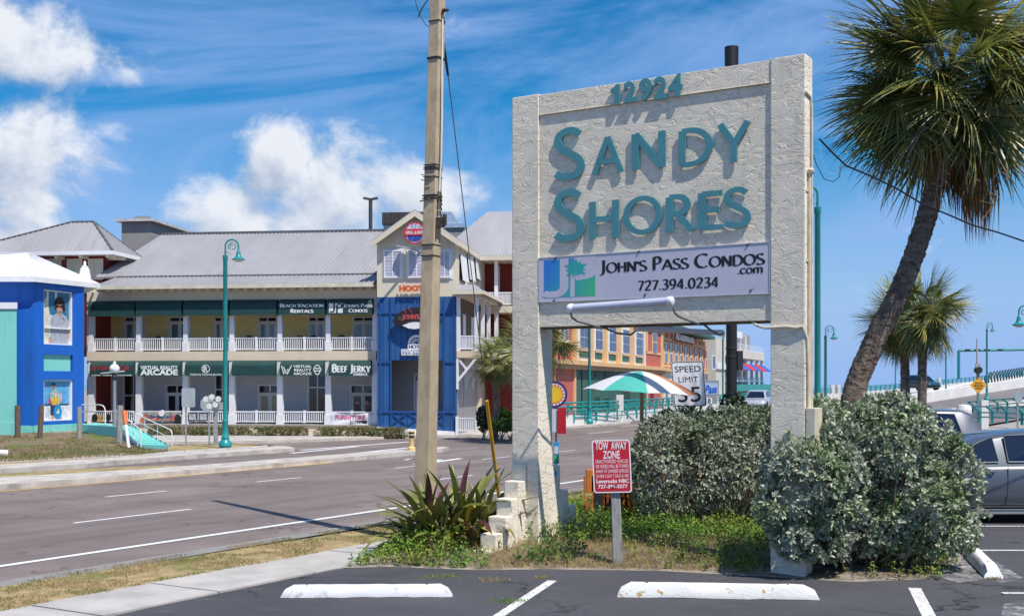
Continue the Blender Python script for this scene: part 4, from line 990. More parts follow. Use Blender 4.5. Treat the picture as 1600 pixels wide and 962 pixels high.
# ---------------------------------------------------------------- fan palms
M_frond = leafmat('palm_frond', (.135, .185, .04), (.33, .29, .07), .38, .16, .3, .55, obr=.4, vs=2.5)
M_dead = leafmat('dead_palm_frond', (.36, .20, .09), (.24, .14, .065), .8, .15, .35, .2, obr=.35, vs=3)
M_palmbark = mat('palm_bark', (.22, .17, .135), .95, .3, 5, bump=1.0, bs=26, stretch=(1, 1, 2.2), stain=((.09, .07, .055), 7, .5, .65), bdist=.03, spec=.1)
def frond_mesh(name, seed, pet, rad, nseg, wd, droop, m, span=112):
    r = random.Random(seed); V = []; Fc = []
    def quadstrip(c, s_):
        i0 = len(V)
        for a, b_ in zip(c, s_): V.append(tuple(a - b_)); V.append(tuple(a + b_))
        for i in range(len(c) - 1): j = i0 + 2 * i; Fc.append((j, j + 1, j + 3, j + 2))
    cs, ss = [], []; p = Vector((0, 0, 0)); e = 0.0
    for i in range(6):
        cs.append(p.copy()); ss.append(Vector((0, .022 - .0022 * i, 0))); p = p + Vector((math.cos(e), 0, math.sin(e))) * pet / 5; e -= droop * .07
    quadstrip(cs, ss); hub = cs[-1]; ax = Vector((math.cos(e), 0, math.sin(e))); upv = Vector((-math.sin(e), 0, math.cos(e)))
    for k in range(nseg):
        u = (k / (nseg - 1)) * 2 - 1; a = R(span * u + r.uniform(-2, 2)); L = rad * (1.0 - .30 * abs(u) ** 1.6) * r.uniform(.78, 1.08)
        start = hub + ax * (.26 * rad * (1 - abs(u)))                 # costa
        d = ax * math.cos(a) + Vector((0, 1, 0)) * math.sin(a); d = (d + upv * (.28 - .62 * abs(math.sin(a)) ** 1.3 + r.uniform(-.07, .07))).normalized()
        if r.random() < .05: continue
        c, s_ = [], []; q = start; w = wd; N = 5; dr = droop * r.uniform(.7, 1.35)
        for i in range(N + 1):
            t = i / N; sd = d.cross(upv).normalized(); ww = w * (.35 + 1.3 * t if t < .35 else .8 * max(.06, 1 - (t - .35) / .65 * .93)); tw = r.uniform(-.5, .5) * t
            c.append(q.copy()); s_.append((sd * math.cos(tw) + upv * math.sin(tw)) * ww / 2)
            q = q + d * (L / N); d = (d + Vector((0, 0, -1)) * dr * (.04 + .33 * t * t) + Vector((r.uniform(-1, 1), r.uniform(-1, 1), 0)) * .02).normalized()
        quadstrip(c, s_)
    me = bpy.data.meshes.new(name); me.from_pydata(V, [], Fc); me.materials.append(m); return me
FR = [frond_mesh('frond', s_, .8, 1.12, 42, .046, d_, M_frond) for s_, d_ in ((1, .8), (2, 1.15), (3, 1.5), (4, 2.0))]
FD = [frond_mesh('dead_frond', 11 + k, .7, 1.0, 30, .036, 2.6, M_dead, 70) for k in range(2)]
FB = [frond_mesh('brown_tipped_frond', 31 + k, 1.0, 1.0, 34, .036, 1.7, mat('browning_frond', (.20, .16, .055), .6, .3, 3, obr=.3, stain=((.09, .11, .03), 2, .45, .6)), 100) for k in range(2)]
def skirt_mesh(seed, n=70, L0=1.0, L1=1.5):
    r = random.Random(seed); V = []; Fc = []
    for k in range(n):
        a = r.uniform(0, 6.28); L = r.uniform(L0, L1); sp = r.uniform(.04, .26); w = r.uniform(.018, .036); i0 = len(V); ph = r.uniform(-.06, .06); tw = r.uniform(0, 3.1)
        for i in range(6):
            t = i / 5; rr2 = sp * math.sin(min(1, t * 1.15) * 2.2) + .02; x = math.cos(a) * rr2 + ph * t; y = math.sin(a) * rr2; ww = w * (.4 + 1.2 * t if t < .5 else 1 * max(.08, 1.9 * (1.02 - t)))
            c, s_ = math.cos(tw + t), math.sin(tw + t); V.append((x - c * ww / 2, y - s_ * ww / 2, -t * L)); V.append((x + c * ww / 2, y + s_ * ww / 2, -t * L))
        for i in range(5): j = i0 + 2 * i; Fc.append((j, j + 1, j + 3, j + 2))
    me = bpy.data.meshes.new('dead_frond'); me.from_pydata(V, [], Fc); me.materials.append(M_dead); return me
SK_ = [skirt_mesh(3), skirt_mesh(4, 80)]
def palm(label, trunk, r0, r1, crown, rad, n, seed, ndead, group=None, rings=True, low=-48):
    t = thing('fan_palm', label, 'palm tree', trunk[0], group); r = random.Random(seed)
    pts = []; m_ = len(trunk); 
    cc = [tuple(p) for p in trunk]
    P3 = [Vector(p) for p in trunk]; q = [P3[0]] + P3 + [P3[-1]]
    for i in range(1, len(q) - 2):
        for k in range(14):
            s_ = k / 14; a, b_, c, d = q[i-1], q[i], q[i+1], q[i+2]
            pts.append(.5 * ((2 * b_) + (-a + c) * s_ + (2 * a - 5 * b_ + 4 * c - d) * s_ * s_ + (-a + 3 * b_ - 3 * c + d) * s_ ** 3))
    pts.append(P3[-1]); N = len(pts)
    rs = [(r0 + (r1 - r0) * i / N) * (1 + (.035 if i % 2 else -.02) + r.uniform(-.03, .03)) for i in range(N)]
    mb = MB(); mb.tube(pts, rs, 14); mb.build('trunk', M_palmbark, t, smooth='all')
    if rings:                                   # old leaf-base scars standing proud of the trunk
        mb = MB()
        for i in range(1, N - 1):
            for k in range(9):
                a = r.uniform(0, 6.28); tn = (pts[i + 1] - pts[i - 1]).normalized(); u = tn.orthogonal().normalized(); v = tn.cross(u)
                o_ = u * math.cos(a) + v * math.sin(a); sd = tn.cross(o_); p_ = pts[i].lerp(pts[i + 1], r.random()) + o_ * rs[i] * .93; w = r0 * r.uniform(.2, .42)
                mb.prism([p_ - sd * w, p_ + sd * w, p_ + sd * w * .55 + tn * w * .5 + o_ * w * .14, p_ - sd * w * .55 + tn * w * .5 + o_ * w * .14], o_ * w * .10 - tn * .01)
        mb.build('bark_scars', M_palmbark, t, kind='stuff')
    c = Vector(crown); base_ = wl(t)
    for k in range(n):
        f = (k + .5) / n; el_ = 80 - (80 - low) * f ** .72 + r.uniform(-10, 10); azm = k * 137.508 + r.uniform(-14, 14)
        me = FR[min(3, int(f * 4.2 + r.uniform(-.6, .6)) if f > 0 else 0)] if f < .8 or r.random() < .55 else FB[k % 2]
        o_ = inst(me.name.split('.')[0], me, t, c - base_ - Vector((0, 0, .25 * rad * f * .4)), (R(r.uniform(-65, 65)), -R(el_), R(azm)), (rad * r.uniform(.85, 1.05),) * 3)
    for k in range(ndead):
        azm = k * 360 / ndead + r.uniform(-20, 20); el_ = r.uniform(-82, -60)
        inst('dead_frond', FD[k % 2], t, c - base_ + Vector((0, 0, -.12 * rad)), (R(r.uniform(-30, 30)), -R(el_), R(azm)), (rad * r.uniform(.75, 1.1), rad * .8, rad * r.uniform(.75, 1.1)))
    return t
Yp = 18.2; CRP = 118
tr = [P(1322, 830, Yp), P(1330, 640, Yp), P(1363, 540, Yp), P(1408, 450, Yp), P(1446, 345, Yp), P(1466, 262, Yp), P(1477, 150, Yp)]
tr[0].z = -.1
big = palm('tall palm with a thick curved trunk leaning right and brown dead fronds hanging', tr, .178, .132, P(1480, 118, Yp), 1.08, 104, 4, 5, low=-36)
for k, (px, py, dy, s_) in enumerate(((1508, 214, -.35, 1.14), (1522, 222, -.2, 1.08), (1496, 226, -.1, .8), (1454, 198, -.4, .68), (1443, 204, -.3, .6), (1468, 190, -.4, .5), (1534, 214, .1, .8), (1512, 205, .2, .95))):
    q = P(px, py, Yp) + Vector((0, dy, 0)); inst('dead_frond', SK_[k % 2], big, q - wl(big), (R(random.uniform(-5, 5)), R(random.uniform(-6, 2)), k * 1.3), (s_ * .9, s_ * .9, s_))
mb = MB(); random.seed(77)
for k in range(34):                                         # dry flower stalks
    a = P(1478, 175, Yp - .4); q = P(random.uniform(1390, 1585), random.uniform(20, 330), Yp - random.uniform(.6, 1.1)); md = a.lerp(q, .55) + Vector((0, -.1, .25))
    mb.tube([a, md, q], .008, 4, caps=False)
    for j in range(7):
        s_ = md.lerp(q, random.random()); mb.tube([s_, s_ + Vector((random.uniform(-.18, .18), random.uniform(-.1, .1), random.uniform(-.25, .06)))], .0045, 3, caps=False)
mb.build('flower_stalk', mat('dry_stalk', (.27, .20, .14), .85, .2, 5), big, kind='stuff', fix=False)
Ys = 34.0
def smallpalm(lab, bx, tx, ty, seed, Y, w=.14, rad=.78, n=46, base_py=None, grp='small palms', low=-48, nd=4):
    a = P(bx, 700, Y); a.z = 0; c = P(tx, ty, Y)
    return palm(lab, [a, a.lerp(c, .35) + Vector((random.uniform(-.06, .06), 0, 0)), a.lerp(c, .7), c - Vector((0, 0, .05))], w, w * .82, c, rad, n, seed, nd, grp, True, low)
smallpalm('small palm left of a close pair, beyond the silvery bush', 1420, 1411, 505, 6, Ys, .14, .70, 62)
smallpalm('small palm right of a close pair, its crown the higher one', 1439, 1442, 483, 9, Ys - .8, .135, .76, 72)
smallpalm('palm in front of the red balcony wing, just left of the sign', 772, 777, 560, 12, 46.5, .15, .66, 56)
smallpalm('palm mostly hidden behind the left sign post, a few fronds showing in the opening', 838, 840, 535, 15, 44, .16, 1.0, 40)
# ---------------------------------------------------------------- clipped shrubs and hedges far across the road
M_hedge = leafmat('variegated_hedge_leaf', (.20, .215, .085), (.24, .19, .09), .6, .25, .45, .3, vs=1)
M_green = leafmat('fresh_hedge_leaf', (.10, .19, .03), (.06, .12, .025), .5, .25, .4, .35)
for x0, x1, yt, lab in ((236, 304, 676, 'low variegated hedge before the arcade, just right of the teal steps'), (305, 386, 676, 'low variegated hedge behind the teal lamp post'), (396, 477, 673, 'low variegated hedge below the third and fourth bays of the arcade'),
                        (496, 580, 671, 'low variegated hedge below the jerky shop bay'), (582, 632, 668, 'short variegated hedge at the foot of the blue tower')):
    Yh = 49.6 - (x0 - 240) * .004; a = P(x0, 688, Yh); b_ = P(x1, 686, Yh); h_ = .36; bl = []
    nb = int((b_.x - a.x) / .32) + 1
    for k in range(nb): bl.append((a.x + (b_.x - a.x) * (k + .5) / nb, Yh, .18, .26, .3, h_ * random.uniform(.62, .72)))
    bush('hedge', lab, 'hedge', bl, ((a.x + b_.x) / 2, Yh, .08), int(170 * nb), M_hedge, .05, .11, .35, nl=5, twigs=0, zmin=.06, group='hedges along the arcade')
for px, py, w_, h_, Y, lab in ((755, 655, 9, 19, 47.5, 'dark green upright shrub beside the white gate'), (783, 650, 11, 12, 47, 'rounded green shrub at the foot of the palm'), (786, 664, 18, 9, 45.8, 'low bright green shrub in front, left of the sign post'), (800, 655, 14, 12, 47, 'green shrub half hidden by the sign post')):
    c = P(px, py, Y); bush('shrub', lab, 'shrub', [(c.x, Y, c.z, w_ * Y / F, .5, h_ * Y / F)], (c.x, Y, .02), 420, M_dkleaf if 'dark' in lab else M_green, .06, .12, .45, nl=6, twigs=8, zmin=.05)
# ---------------------------------------------------------------- teal street lamps with a curled neck
M_tealp = mat('teal_metal_paint', (.012, .235, .225), .35, .12, 2, spec=.55, stain=((.02, .16, .15), 4, .6, .8))
def street_lamp(label, base, h, s=1.0, side=1, arms=(), seg=10, group='teal street lamps'):
    """h: height of the top of the curl"""
    t = thing('street_lamp', label, 'street lamp', base, group); B = Vector(base); sx = Vector((side, 0, 0))
    MB().lathe(B, [(.31 * s, 0), (.31 * s, .06 * s), (.37 * s, .14 * s), (.35 * s, .30 * s), (.26 * s, .42 * s), (.19 * s, .50 * s), (.22 * s, .54 * s), (.22 * s, .60 * s), (.17 * s, .66 * s), (.15 * s, 1.4 * s), (.17 * s, 1.44 * s), (.17 * s, 1.5 * s), (.13 * s, 1.6 * s)], 18).build('base', M_tealp, t, smooth=True)
    zt = h - .9 * s; MB().lathe(B + Vector((0, 0, 1.25 * s)), [(.125 * s, 0), (.115 * s, (zt - 1.25 * s) * .97), (.14 * s, (zt - 1.25 * s) * .975), (.14 * s, zt - 1.25 * s)], 14).build('pole', M_tealp, t, smooth=True)
    r_ = .36 * s; top = B + Vector((0, 0, zt)); c = top + sx * r_ + UP * .50 * s
    pts = [top, top + UP * .25 * s] + [c + sx * (-math.cos(R(a)) * r_) + UP * math.sin(R(a)) * r_ for a in range(0, 181, 15)] + [c + sx * r_ - UP * .25 * s]
    mb = MB(); mb.tube(pts, .05 * s, 8)
    c2 = c + UP * -.02 * s + sx * .03 * s
    mb.tube([c2 + sx * (-math.cos(R(a)) * r_ * (.62 - a / 1400)) + UP * (math.sin(R(a)) * r_ * (.62 - a / 1400)) for a in range(-70, 500, 20)], .026 * s, 6)
    mb.tube([top + UP * .1 * s + sx * (.02 * s + k * .05 * s) + UP * (.10 * math.sin(k * .8) * s) for k in range(6)], .022 * s, 6)
    mb.build('curled_neck', M_tealp, t, smooth=True)
    hd = c + sx * r_ - UP * .25 * s
    mb = MB(); mb.lathe(hd, [(.06 * s, 0.02), (.10 * s, -.02 * s), (.10 * s, -.12 * s), (.13 * s, -.18 * s), (.14 * s, -.26 * s), (.20 * s, -.36 * s), (.33 * s, -.44 * s), (.37 * s, -.46 * s), (.37 * s, -.49 * s)], 20)
    sh_ = mb.build('lamp_shade', M_tealp, t, smooth=True)
    MB().lathe(hd, [(.30 * s, -.49 * s), (.28 * s, -.54 * s), (.16 * s, -.60 * s), (.02, -.62 * s)], 16).build('lens', mat('lamp_lens', (.55, .56, .56), .2, .05), t, smooth=True)
    for z in arms:
        MB().tube([B + Vector((-.12, 0, z)), B + Vector((.58 * side, 0, z))], .022, 6).lathe(B + Vector((.58 * side, 0, z)), [(.02, -.03), (.05, 0), (.02, .03)], 8, axis=(1, 0, 0)).build('banner_arm', M_tealp, t, smooth=True)
    return t
lb = P(352, 704, 39.2); lb.z = .1
street_lamp('teal street lamp with curled neck standing in front of the green-awninged arcade', lb, H + 222 / F * 39.2 + .0, .60)
rb = P(1277.5, 746, 28); rb.z = 0
street_lamp('thick teal street lamp right behind the right sign post, with two banner arms', rb, H + 311 / F * 28, .58, -1, (H + 113 / F * 28, H - 6 / F * 28)).children
for ch in list(COL.objects):
    if ch.name.startswith('banner_arm'): ch.scale.x = 1
for px, Y, ytop, z0, side, lab in ((1290, 62, 508, 0, 1, 'distant teal street lamp just right of the thick teal one'), (1542, 95, 521, .9, 1, 'distant teal street lamp on the bridge, right of the yellow diamond'), (1478, 120, 500, .9, -1, 'distant teal street lamp beside the gantry pole, its head hidden by the palm'),
                               (921, 63, 470, .1, 1, 'teal street lamp before the salmon building, its top hidden by the sign'), (1129.5, 100, 525, .3, 1, 'teal street lamp far along the street, just left of the black pole'), (1399, 150, 500, 1, 1, 'teal street lamp hidden behind the palms, thin stem showing'), (1612, 40, 476, 0, -1, 'teal street lamp at the right picture edge, only its shade in view')):
    b_ = P(px, 650, Y); b_.z = z0
    street_lamp(lab, b_, H + (HY - ytop) / F * Y, .6 if Y < 70 else .62, side)
# parking lamp behind the roof
t = thing('parking_lamp', 'dark twin-headed parking lot lamp rising behind the grey roof', 'street lamp', (P(579, 700, 80).x, 80, 0)); pl = wl(t); zt = H + (HY - 310) / F * 80
MB().tube([pl, pl + Vector((0, 0, zt))], .13, 8).build('pole', mat('dark_metal', (.05, .05, .052), .5), t)
for s_ in (-1, 1): MB().beam(pl + Vector((s_ * .1, 0, zt - .05)), pl + Vector((s_ * .48, 0, zt + .02)), .3, .13).build('lamp_head', MC['dark_metal'], t)
# globe lamp beside the steps
gb = P(179, 690, 46.0); gb.z = .3
t = thing('globe_lamp', 'post lamp with a white globe standing before the first green awning', 'street lamp', gb)
MB().tube([gb, Vector((gb.x, gb.y, H + 9 / F * 46))], .065, 10).build('pole', mat('grey_galvanised', (.33, .33, .33), .45, .15, 4, metal=.4), t)
zc = H + (HY - 576) / F * 46
MB().lathe((gb.x, gb.y, zc), [(.1, -.42), (.12, -.32), (.09, -.22), (.11, -.16)], 12).build('fitting', mat('black_fitting', (.02, .02, .02), .5), t)
MB().lathe((gb.x, gb.y, zc), [(.09, -.17)] + [(.19 * math.cos(R(a)), .19 * math.sin(R(a))) for a in range(-60, 66, 10)] + [(.05, .19), (.06, .23), (.03, .28), (.01, .3)], 18).build('globe', mat('white_globe', (.78, .78, .78), .2), t, smooth=True)
# wooden bollards
for px0, px1, yt, yb, Y, lab, ln in ((23, 32, 633, 679, 42.5, 'dark wooden bollard, leftmost of four below the blue shop', 0), (58, 66, 633, 679, 42.4, 'wooden bollard under the lower poster, leaning slightly right', .06), (120, 128, 635, 675, 42.6, 'pale wooden bollard at the right corner of the blue shop', .0), (181, 191, 633, 685, 41, 'thick weathered wooden bollard beside the teal steps', .04)):
    a = P((px0 + px1) / 2, yb, Y); a.z = .15; b_ = P((px0 + px1) / 2, yt, Y); b_.x += ln; w = (px1 - px0) / F * Y
    o = MB().tube([a, a.lerp(b_, .5), b_], [w / 2, w / 2 * .97, w / 2 * .95], 10).build('bollard', M_oldwood if px0 > 100 else mat('dark_old_wood', (.13, .095, .07), .9, .3, 6, bump=.5, bs=20, stretch=(8, 8, 1)), base=a, label=lab, cat='bollard', group='wooden bollards'); o['label'] = lab
# orange and white marker stake
t = thing('marker_stake', 'leaning white stake with an orange top in front of the handrails', 'stake', G(202, 706)); g0 = G(202, 706); tp = P(194, 642, g0.y + .4)
mid_ = g0.lerp(tp, .68)
MB().tube([g0, mid_], .05, 8).build('shaft', mat('white_plastic', (.75, .75, .76), .4), t); MB().tube([mid_, tp], [.075, .09], 8).build('top', mat('orange_plastic', (.62, .14, .03), .45), t)
# drain pipe in the grass
a = P(-14, 706, 33.0); b_ = P(12, 707.5, 33.2); mb = MB(); n = 16; ax = (b_ - a).normalized()
mb.lathe(a, [(.085, 0), (.085, (b_ - a).length), (.07, (b_ - a).length), (.07, .1)], 18, axis=ax); mb.build('drain_pipe', mat('white_pvc', (.70, .68, .64), .4, .05), base=a, smooth=True, label='short white plastic drain pipe lying in the grass at the left edge', cat='pipe')
# street signs seen from behind
M_galv = mat('galvanised_steel', (.42, .43, .43), .4, .15, 6, metal=.5)
M_signback = mat('sign_back_metal', (.46, .50, .50), .45, .12, 3, metal=.4)
def backsign(name, label, px, py_b, px0, px1, yt, yb, Y, shape='rect', m=None, postw=.05, rot=0, cat='sign'):
    b_ = P(px, py_b, Y); b_.z = .05; t = thing(name, label, cat, b_); c = P((px0 + px1) / 2, (yt + yb) / 2, Y - .06); w = (px1 - px0) / F * Y; h_ = (yb - yt) / F * Y
    tp = P(px, yt - 2, Y); MB().beam(b_, Vector((b_.x, Y, tp.z)), postw, postw * .7, up=Vector((0, 1, 0))).build('post', M_galv, t)
    f = Fr(c.x, c.y, rot); mb = MB()
    if shape == 'rect': plate(mb, f.o + UP * c.z, f.ex, UP, -f.ey, w, h_, w * .12, .012)
    else:
        n = 8; mb.prism([f.o + UP * c.z + f.ex * (w / 2 / math.cos(R(22.5)) * math.cos(R(22.5 + 45 * k))) + UP * (h_ / 2 / math.cos(R(22.5)) * math.sin(R(22.5 + 45 * k))) for k in range(n)], -f.ey * .012)
    mb.build('plate', m or M_signback, t); return t
backsign('sign', 'pale rectangular road sign on a thin post, before the third awning bay', 290.5, 703, 284, 305, 606, 636, 40.5)
backsign('stop_sign', 'grey back of an octagonal sign on a thin post, left of the teal lamp', 327, 699, 313.5, 334, 619, 643, 42, 'oct', M_signback)
t = backsign('barrier_post', 'wooden post with small silvery reflector signs beside the octagonal sign', 337, 700, 325, 350, 628, 640, 41.2, 'rect', M_signback, .13)
mb = MB()
for px, py in ((322, 623), (331, 620), (341, 623), (336, 632), (327, 634)): c = P(px, py, 41.0); mb.lathe(c, [(.1, 0), (.1, .03)], 12, axis=(.3, -1, 0))
mb.build('reflector', mat('silver_reflector', (.62, .62, .60), .3, .2, 5), t)
# yellow delineator at the median nose
t = thing('delineator', 'cream yellow delineator post with black bands on the median, left of the utility pole', 'bollard', G(643, 709)); g0 = G(643, 709); zt = H - (672 - 600) / F * g0.y
M_cy = mat('cream_yellow_plastic', (.70, .50, .20), .5, .06)
MB().lathe(g0, [(.13, .1), (.13, .2), (.075, .24), (.075, zt - .3), (.085, zt - .28), (.085, zt - .02), (.05, zt)], 14).build('post', M_cy, t, smooth=True)
MB().lathe(g0, [(.088, zt - .24), (.088, zt - .16)], 14).lathe(g0, [(.088, zt - .11), (.088, zt - .05)], 14).build('band', M_blkband, t)
# speed limit sign
SLF = Fr(P(1076, 600, 22).x, 22, 0); t = thing('speed_limit_sign', 'white speed limit sign with black border, half covered by the beach umbrella', 'sign', (SLF.o.x, 22, 0))
c = P(1076, 599.5, 22); w, h_ = 51 / F * 22, 71 / F * 22; u = (Vector((1, 0, 0)) + UP * .03).normalized(); v = (UP - Vector((.07, 0, 0))).normalized(); n_ = Vector((0, -1, 0))
mb = MB(); plate(mb, c, u, v, n_, w, h_, .045, .003); mb.build('plate', M_refl, t)
mb = MB(); rr0 = rrect(w - .015, h_ - .015, .04); rr1 = rrect(w - .045, h_ - .045, .03)
for k in range(len(rr0)): j = (k + 1) % len(rr0); mb.face([c + n_ * .0045 + u * p[0] + v * p[1] for p in (rr0[k], rr0[j], rr1[j], rr1[k])])
def sl(s_, yb, hh, ww, bold): text_sans(mb, s_, at_plane(c + n_ * .0045 - u * ww * w / 2 + v * yb * h_, u, v), ww * w, hh * h_, n_, .0005, bold * .4)
sl('SPEED', .26, .135, .80, .015); sl('LIMIT', .035, .125, .60, 0); sl('35', -.40, .34, .70, .02); mb.build('lettering', M_ink, t, fix=False)
MB().beam((P(1081, 700, 22.05).x, 22.05, 0), (P(1077, 700, 22.05).x, 22.05, c.z + .3), .06, .05, up=Vector((0, 1, 0))).build('post', M_galv, t)
# beach umbrella
uc = P(1002, 612, 20.6); ub = Vector((uc.x, uc.y, 0)); ut = P(1003, 579.5, 20.6)
t = thing('beach_umbrella', 'teal, white and orange beach umbrella on a wooden pole before the speed limit sign', 'umbrella', ub)
MB().tube([ub, ut - UP * .05], .035, 10).build('pole', mat('wood_pole', (.24, .19, .12), .7, .2, 5), t, smooth=True)
cols = [('umbrella_teal', (.10, .55, .46)), ('umbrella_white', (.78, .78, .80)), ('umbrella_orange', (.68, .26, .12)), ('umbrella_white', 0), ('umbrella_teal', 0), ('umbrella_white', 0), ('umbrella_orange', 0), ('umbrella_white', 0)]
Ru = 92 / F * 20.6; rise = ut.z - (H + (HY - 614) / F * 20.6)
for k in range(8):
    nm, cc = cols[k]; m = leafmat(nm, cc, cc, .75, .3, 0) if cc else MC[nm]
    a0 = R(-90 - 45 + 0 + 45 * k + 0); mb = MB(); K = 6; rows_ = []
    for i in range(7):
        f = i / 6; rad = Ru * f; z = ut.z - rise * (f ** 1.55) * .98 - 0.0
        rows_.append([])
        for j in range(K + 1):
            a = a0 - R(45) * j / K * -1; e_ = 1 - .06 * math.sin(math.pi * j / K) * f
            tl = .06 * (math.cos(a)) * f
            rows_[-1].append(len(mb.v)); mb.v.append((uc.x + rad * e_ * math.cos(a), uc.y + rad * e_ * math.sin(a), z + .02 * math.sin(math.pi * j / K) * f - tl))
    for i in range(6):
        for j in range(K): mb.f.append((rows_[i][j], rows_[i][j+1], rows_[i+1][j+1], rows_[i+1][j]))
    mb.build('canopy_panel', m, t, smooth='all', fix=False)
mb = MB()
for k in range(8):
    a = R(-135 + 45 * k); mb.tube([ut - UP * .06, Vector((uc.x + Ru * .5 * math.cos(a), uc.y + Ru * .5 * math.sin(a), ut.z - rise * .34 - .03)), Vector((uc.x + Ru * math.cos(a), uc.y + Ru * math.sin(a), ut.z - rise - .06 * math.cos(a)))], .007, 5)
mb.build('rib', M_galv, t)
# bus stop post with round sun sign
bx = P(868.5, 700, 21.4); b0 = Vector((bx.x, 21.4, 0)); t = thing('bus_stop_sign', 'bus stop post with a round yellow sun sign above a red panel', 'sign', b0)
MB().tube([b0, b0 + UP * (H - 8 / F * 21.4)], .022, 8).build('post', M_galv, t)
c = P(865.5, 616, 21.33); n_ = Vector((0, -1, 0)); X = Vector((1, 0, 0)); ra = 21 / F * 21.4
mb = MB(); mb.prism(disc(c, X, UP, ra), (0, .015, 0)); mb.build('blue_disc', mat('navy_print', (.035, .025, .16), .4), t)
def ring(m_, r0, r1, off, n=48, nm='ring', wob=0):
    mb = MB(); p0 = disc(c + n_ * off, X, UP, r0, n); p1 = [c + n_ * off + (q - (c + n_ * off)) * (1 + (wob if i % 4 < 2 else -wob)) for i, q in enumerate(disc(c + n_ * off, X, UP, r1, n))]
    for k in range(n): j = (k + 1) % n; mb.face([p0[k], p0[j], p1[j], p1[k]])
    mb.build(nm, m_, t, fix=False)
ring(mat('pale_print', (.60, .60, .66), .5), ra * .55, ra * .83, .002, nm='pale_ring'); ring(mat('orange_print', (.60, .17, .03), .5), ra * .5, ra * .72, .004, 72, nm='sun_rays', wob=.13)
mb = MB(); mb.face(disc(c + n_ * .006, X, UP, ra * .60)); mb.build('sun_disc', mat('yellow_print', (.72, .46, .02), .5), t)
def panel(px0, px1, y0, y1, Y, m, nm, th_=.03): a = P(px0, y1, Y); b_ = P(px1, y0, Y); return MB().box(WF, a.x, b_.x, Y, Y + th_, a.z, b_.z).build(nm, m, t, bev=.004)
panel(860, 871.5, 638.5, 675, 21.34, mat('timetable_print', (.50, .52, .58), .5, .2, 30), 'timetable'); panel(871.7, 884.5, 636.5, 677.5, 21.3, mat('red_panel', (.42, .012, .02), .4, .1), 'red_panel', .12)
panel(865, 873.5, 690, 724, 21.36, mat('blue_plate', (.03, .25, .55), .45, .1), 'route_plate')
panel(866, 872.5, 697, 709, 21.352, MC['timetable_print'], 'route_text', .004); panel(866, 872.8, 711, 720, 21.352, mat('green_print', (.03, .42, .12), .45), 'route_mark', .004)
x, z = SF.pz(866, 740, .36); o = MB().lathe(P(866, 739, 15.85), [(.045, 0), (.045, .004)], 16, axis=(0, -1, 0)).build('sticker', mat('blue_sticker', (.02, .22, .62), .4), sg)
# rusty orange litter bin and bench beside the sidewalk
M_orust = mat('orange_rusty_metal', (.42, .13, .025), .7, .3, 6, bump=.4, bs=60, stain=((.12, .045, .02), 5, .5, .66))
bb0 = P(960, 826, 18.0); bb0.z = 0; t = thing('litter_bin', 'rusty orange slatted litter bin behind the tow notice', 'litter bin', bb0)
zt = H - 168 / F * 18; r_ = 29 / F * 18
M_blkbag = mat('black_liner', (.018, .018, .018), .5)
MB().lathe(bb0, [(r_ * .8, .06), (r_ * .85, zt - .05)], 20).build('liner', M_blkbag, t, smooth=True)
for k in range(22):
    a = 2 * math.pi * k / 22; p = bb0 + Vector((math.cos(a) * r_, math.sin(a) * r_, .03)); f = Fr(p.x, p.y, math.degrees(a) + 90)
    MB().box(f, -.022, .022, -.004, .004, 0, zt).build('slat', M_orust, t)
mb = MB()
for z in (.05, .2, .36, .52, .68, zt): mb.lathe(bb0, [(r_ - .012, z), (r_ + .008, z), (r_ + .008, z + .028), (r_ - .012, z + .028)], 24)
mb.build('hoop', M_orust, t)
p0 = P(923, 826, 17.7); p0.z = 0; t = thing('ash_receptacle', 'black post topped by an orange box, left of the slatted bin', 'ash bin', p0)
MB().box(Fr(p0.x, p0.y, 0), .03, .17, -.07, .07, 0, H - 168 / F * 17.7).build('post', M_blkbag, t); MB().box(Fr(p0.x, p0.y, 0), -.07, .10, -.08, .09, H - 168 / F * 17.7, H - 133 / F * 17.7).build('box', mat('orange_box', (.50, .15, .02), .5, .15), t, bev=.01)
mb = MB(); 
for x in (-.11, .01): mb.box(Fr(p0.x, p0.y, 0), x, x + .025, -.08, -.06, 0, .85)
for z in range(9): mb.box(Fr(p0.x, p0.y, 0), -.11, .035, -.078, -.066, .06 + z * .09, .08 + z * .09)
mb.lathe(Vector((p0.x - .04, p0.y - .085, .42)), [(.05, 0), (.05, .012), (.035, .012)], 16, axis=(0, -1, 0)); mb.build('side_frame', M_orust, t)
p0 = P(1000, 805, 18.6); p0.z = 0; t = thing('bench', 'rusty orange metal bench half hidden by the hedge, right of the litter bin', 'bench', p0); f = Fr(p0.x, p0.y, -25)
for k in range(5): MB().box(f, -.15, 1.3, .0 + k * .1, .075 + k * .1, .42, .45).build('seat_slat', M_orust, t)
for k in range(4): MB().box(f, -.15, 1.3, .5, .525, .52 + k * .1, .59 + k * .1).build('back_slat', M_orust, t)
for x in (-.1, 1.2):
    mb = MB()
    for pts in ([(x, .0, 0), (x, .02, .62)], [(x, .5, 0), (x, .52, .92)], [(x, .0, .62), (x, .5, .64)], [(x, 0, .42), (x, .5, .42)], [(x, .02, .25), (x, .5, .2)]): mb.tube([f.W(*q) for q in pts], .022, 6)
    mb.build('side_frame', M_orust, t)
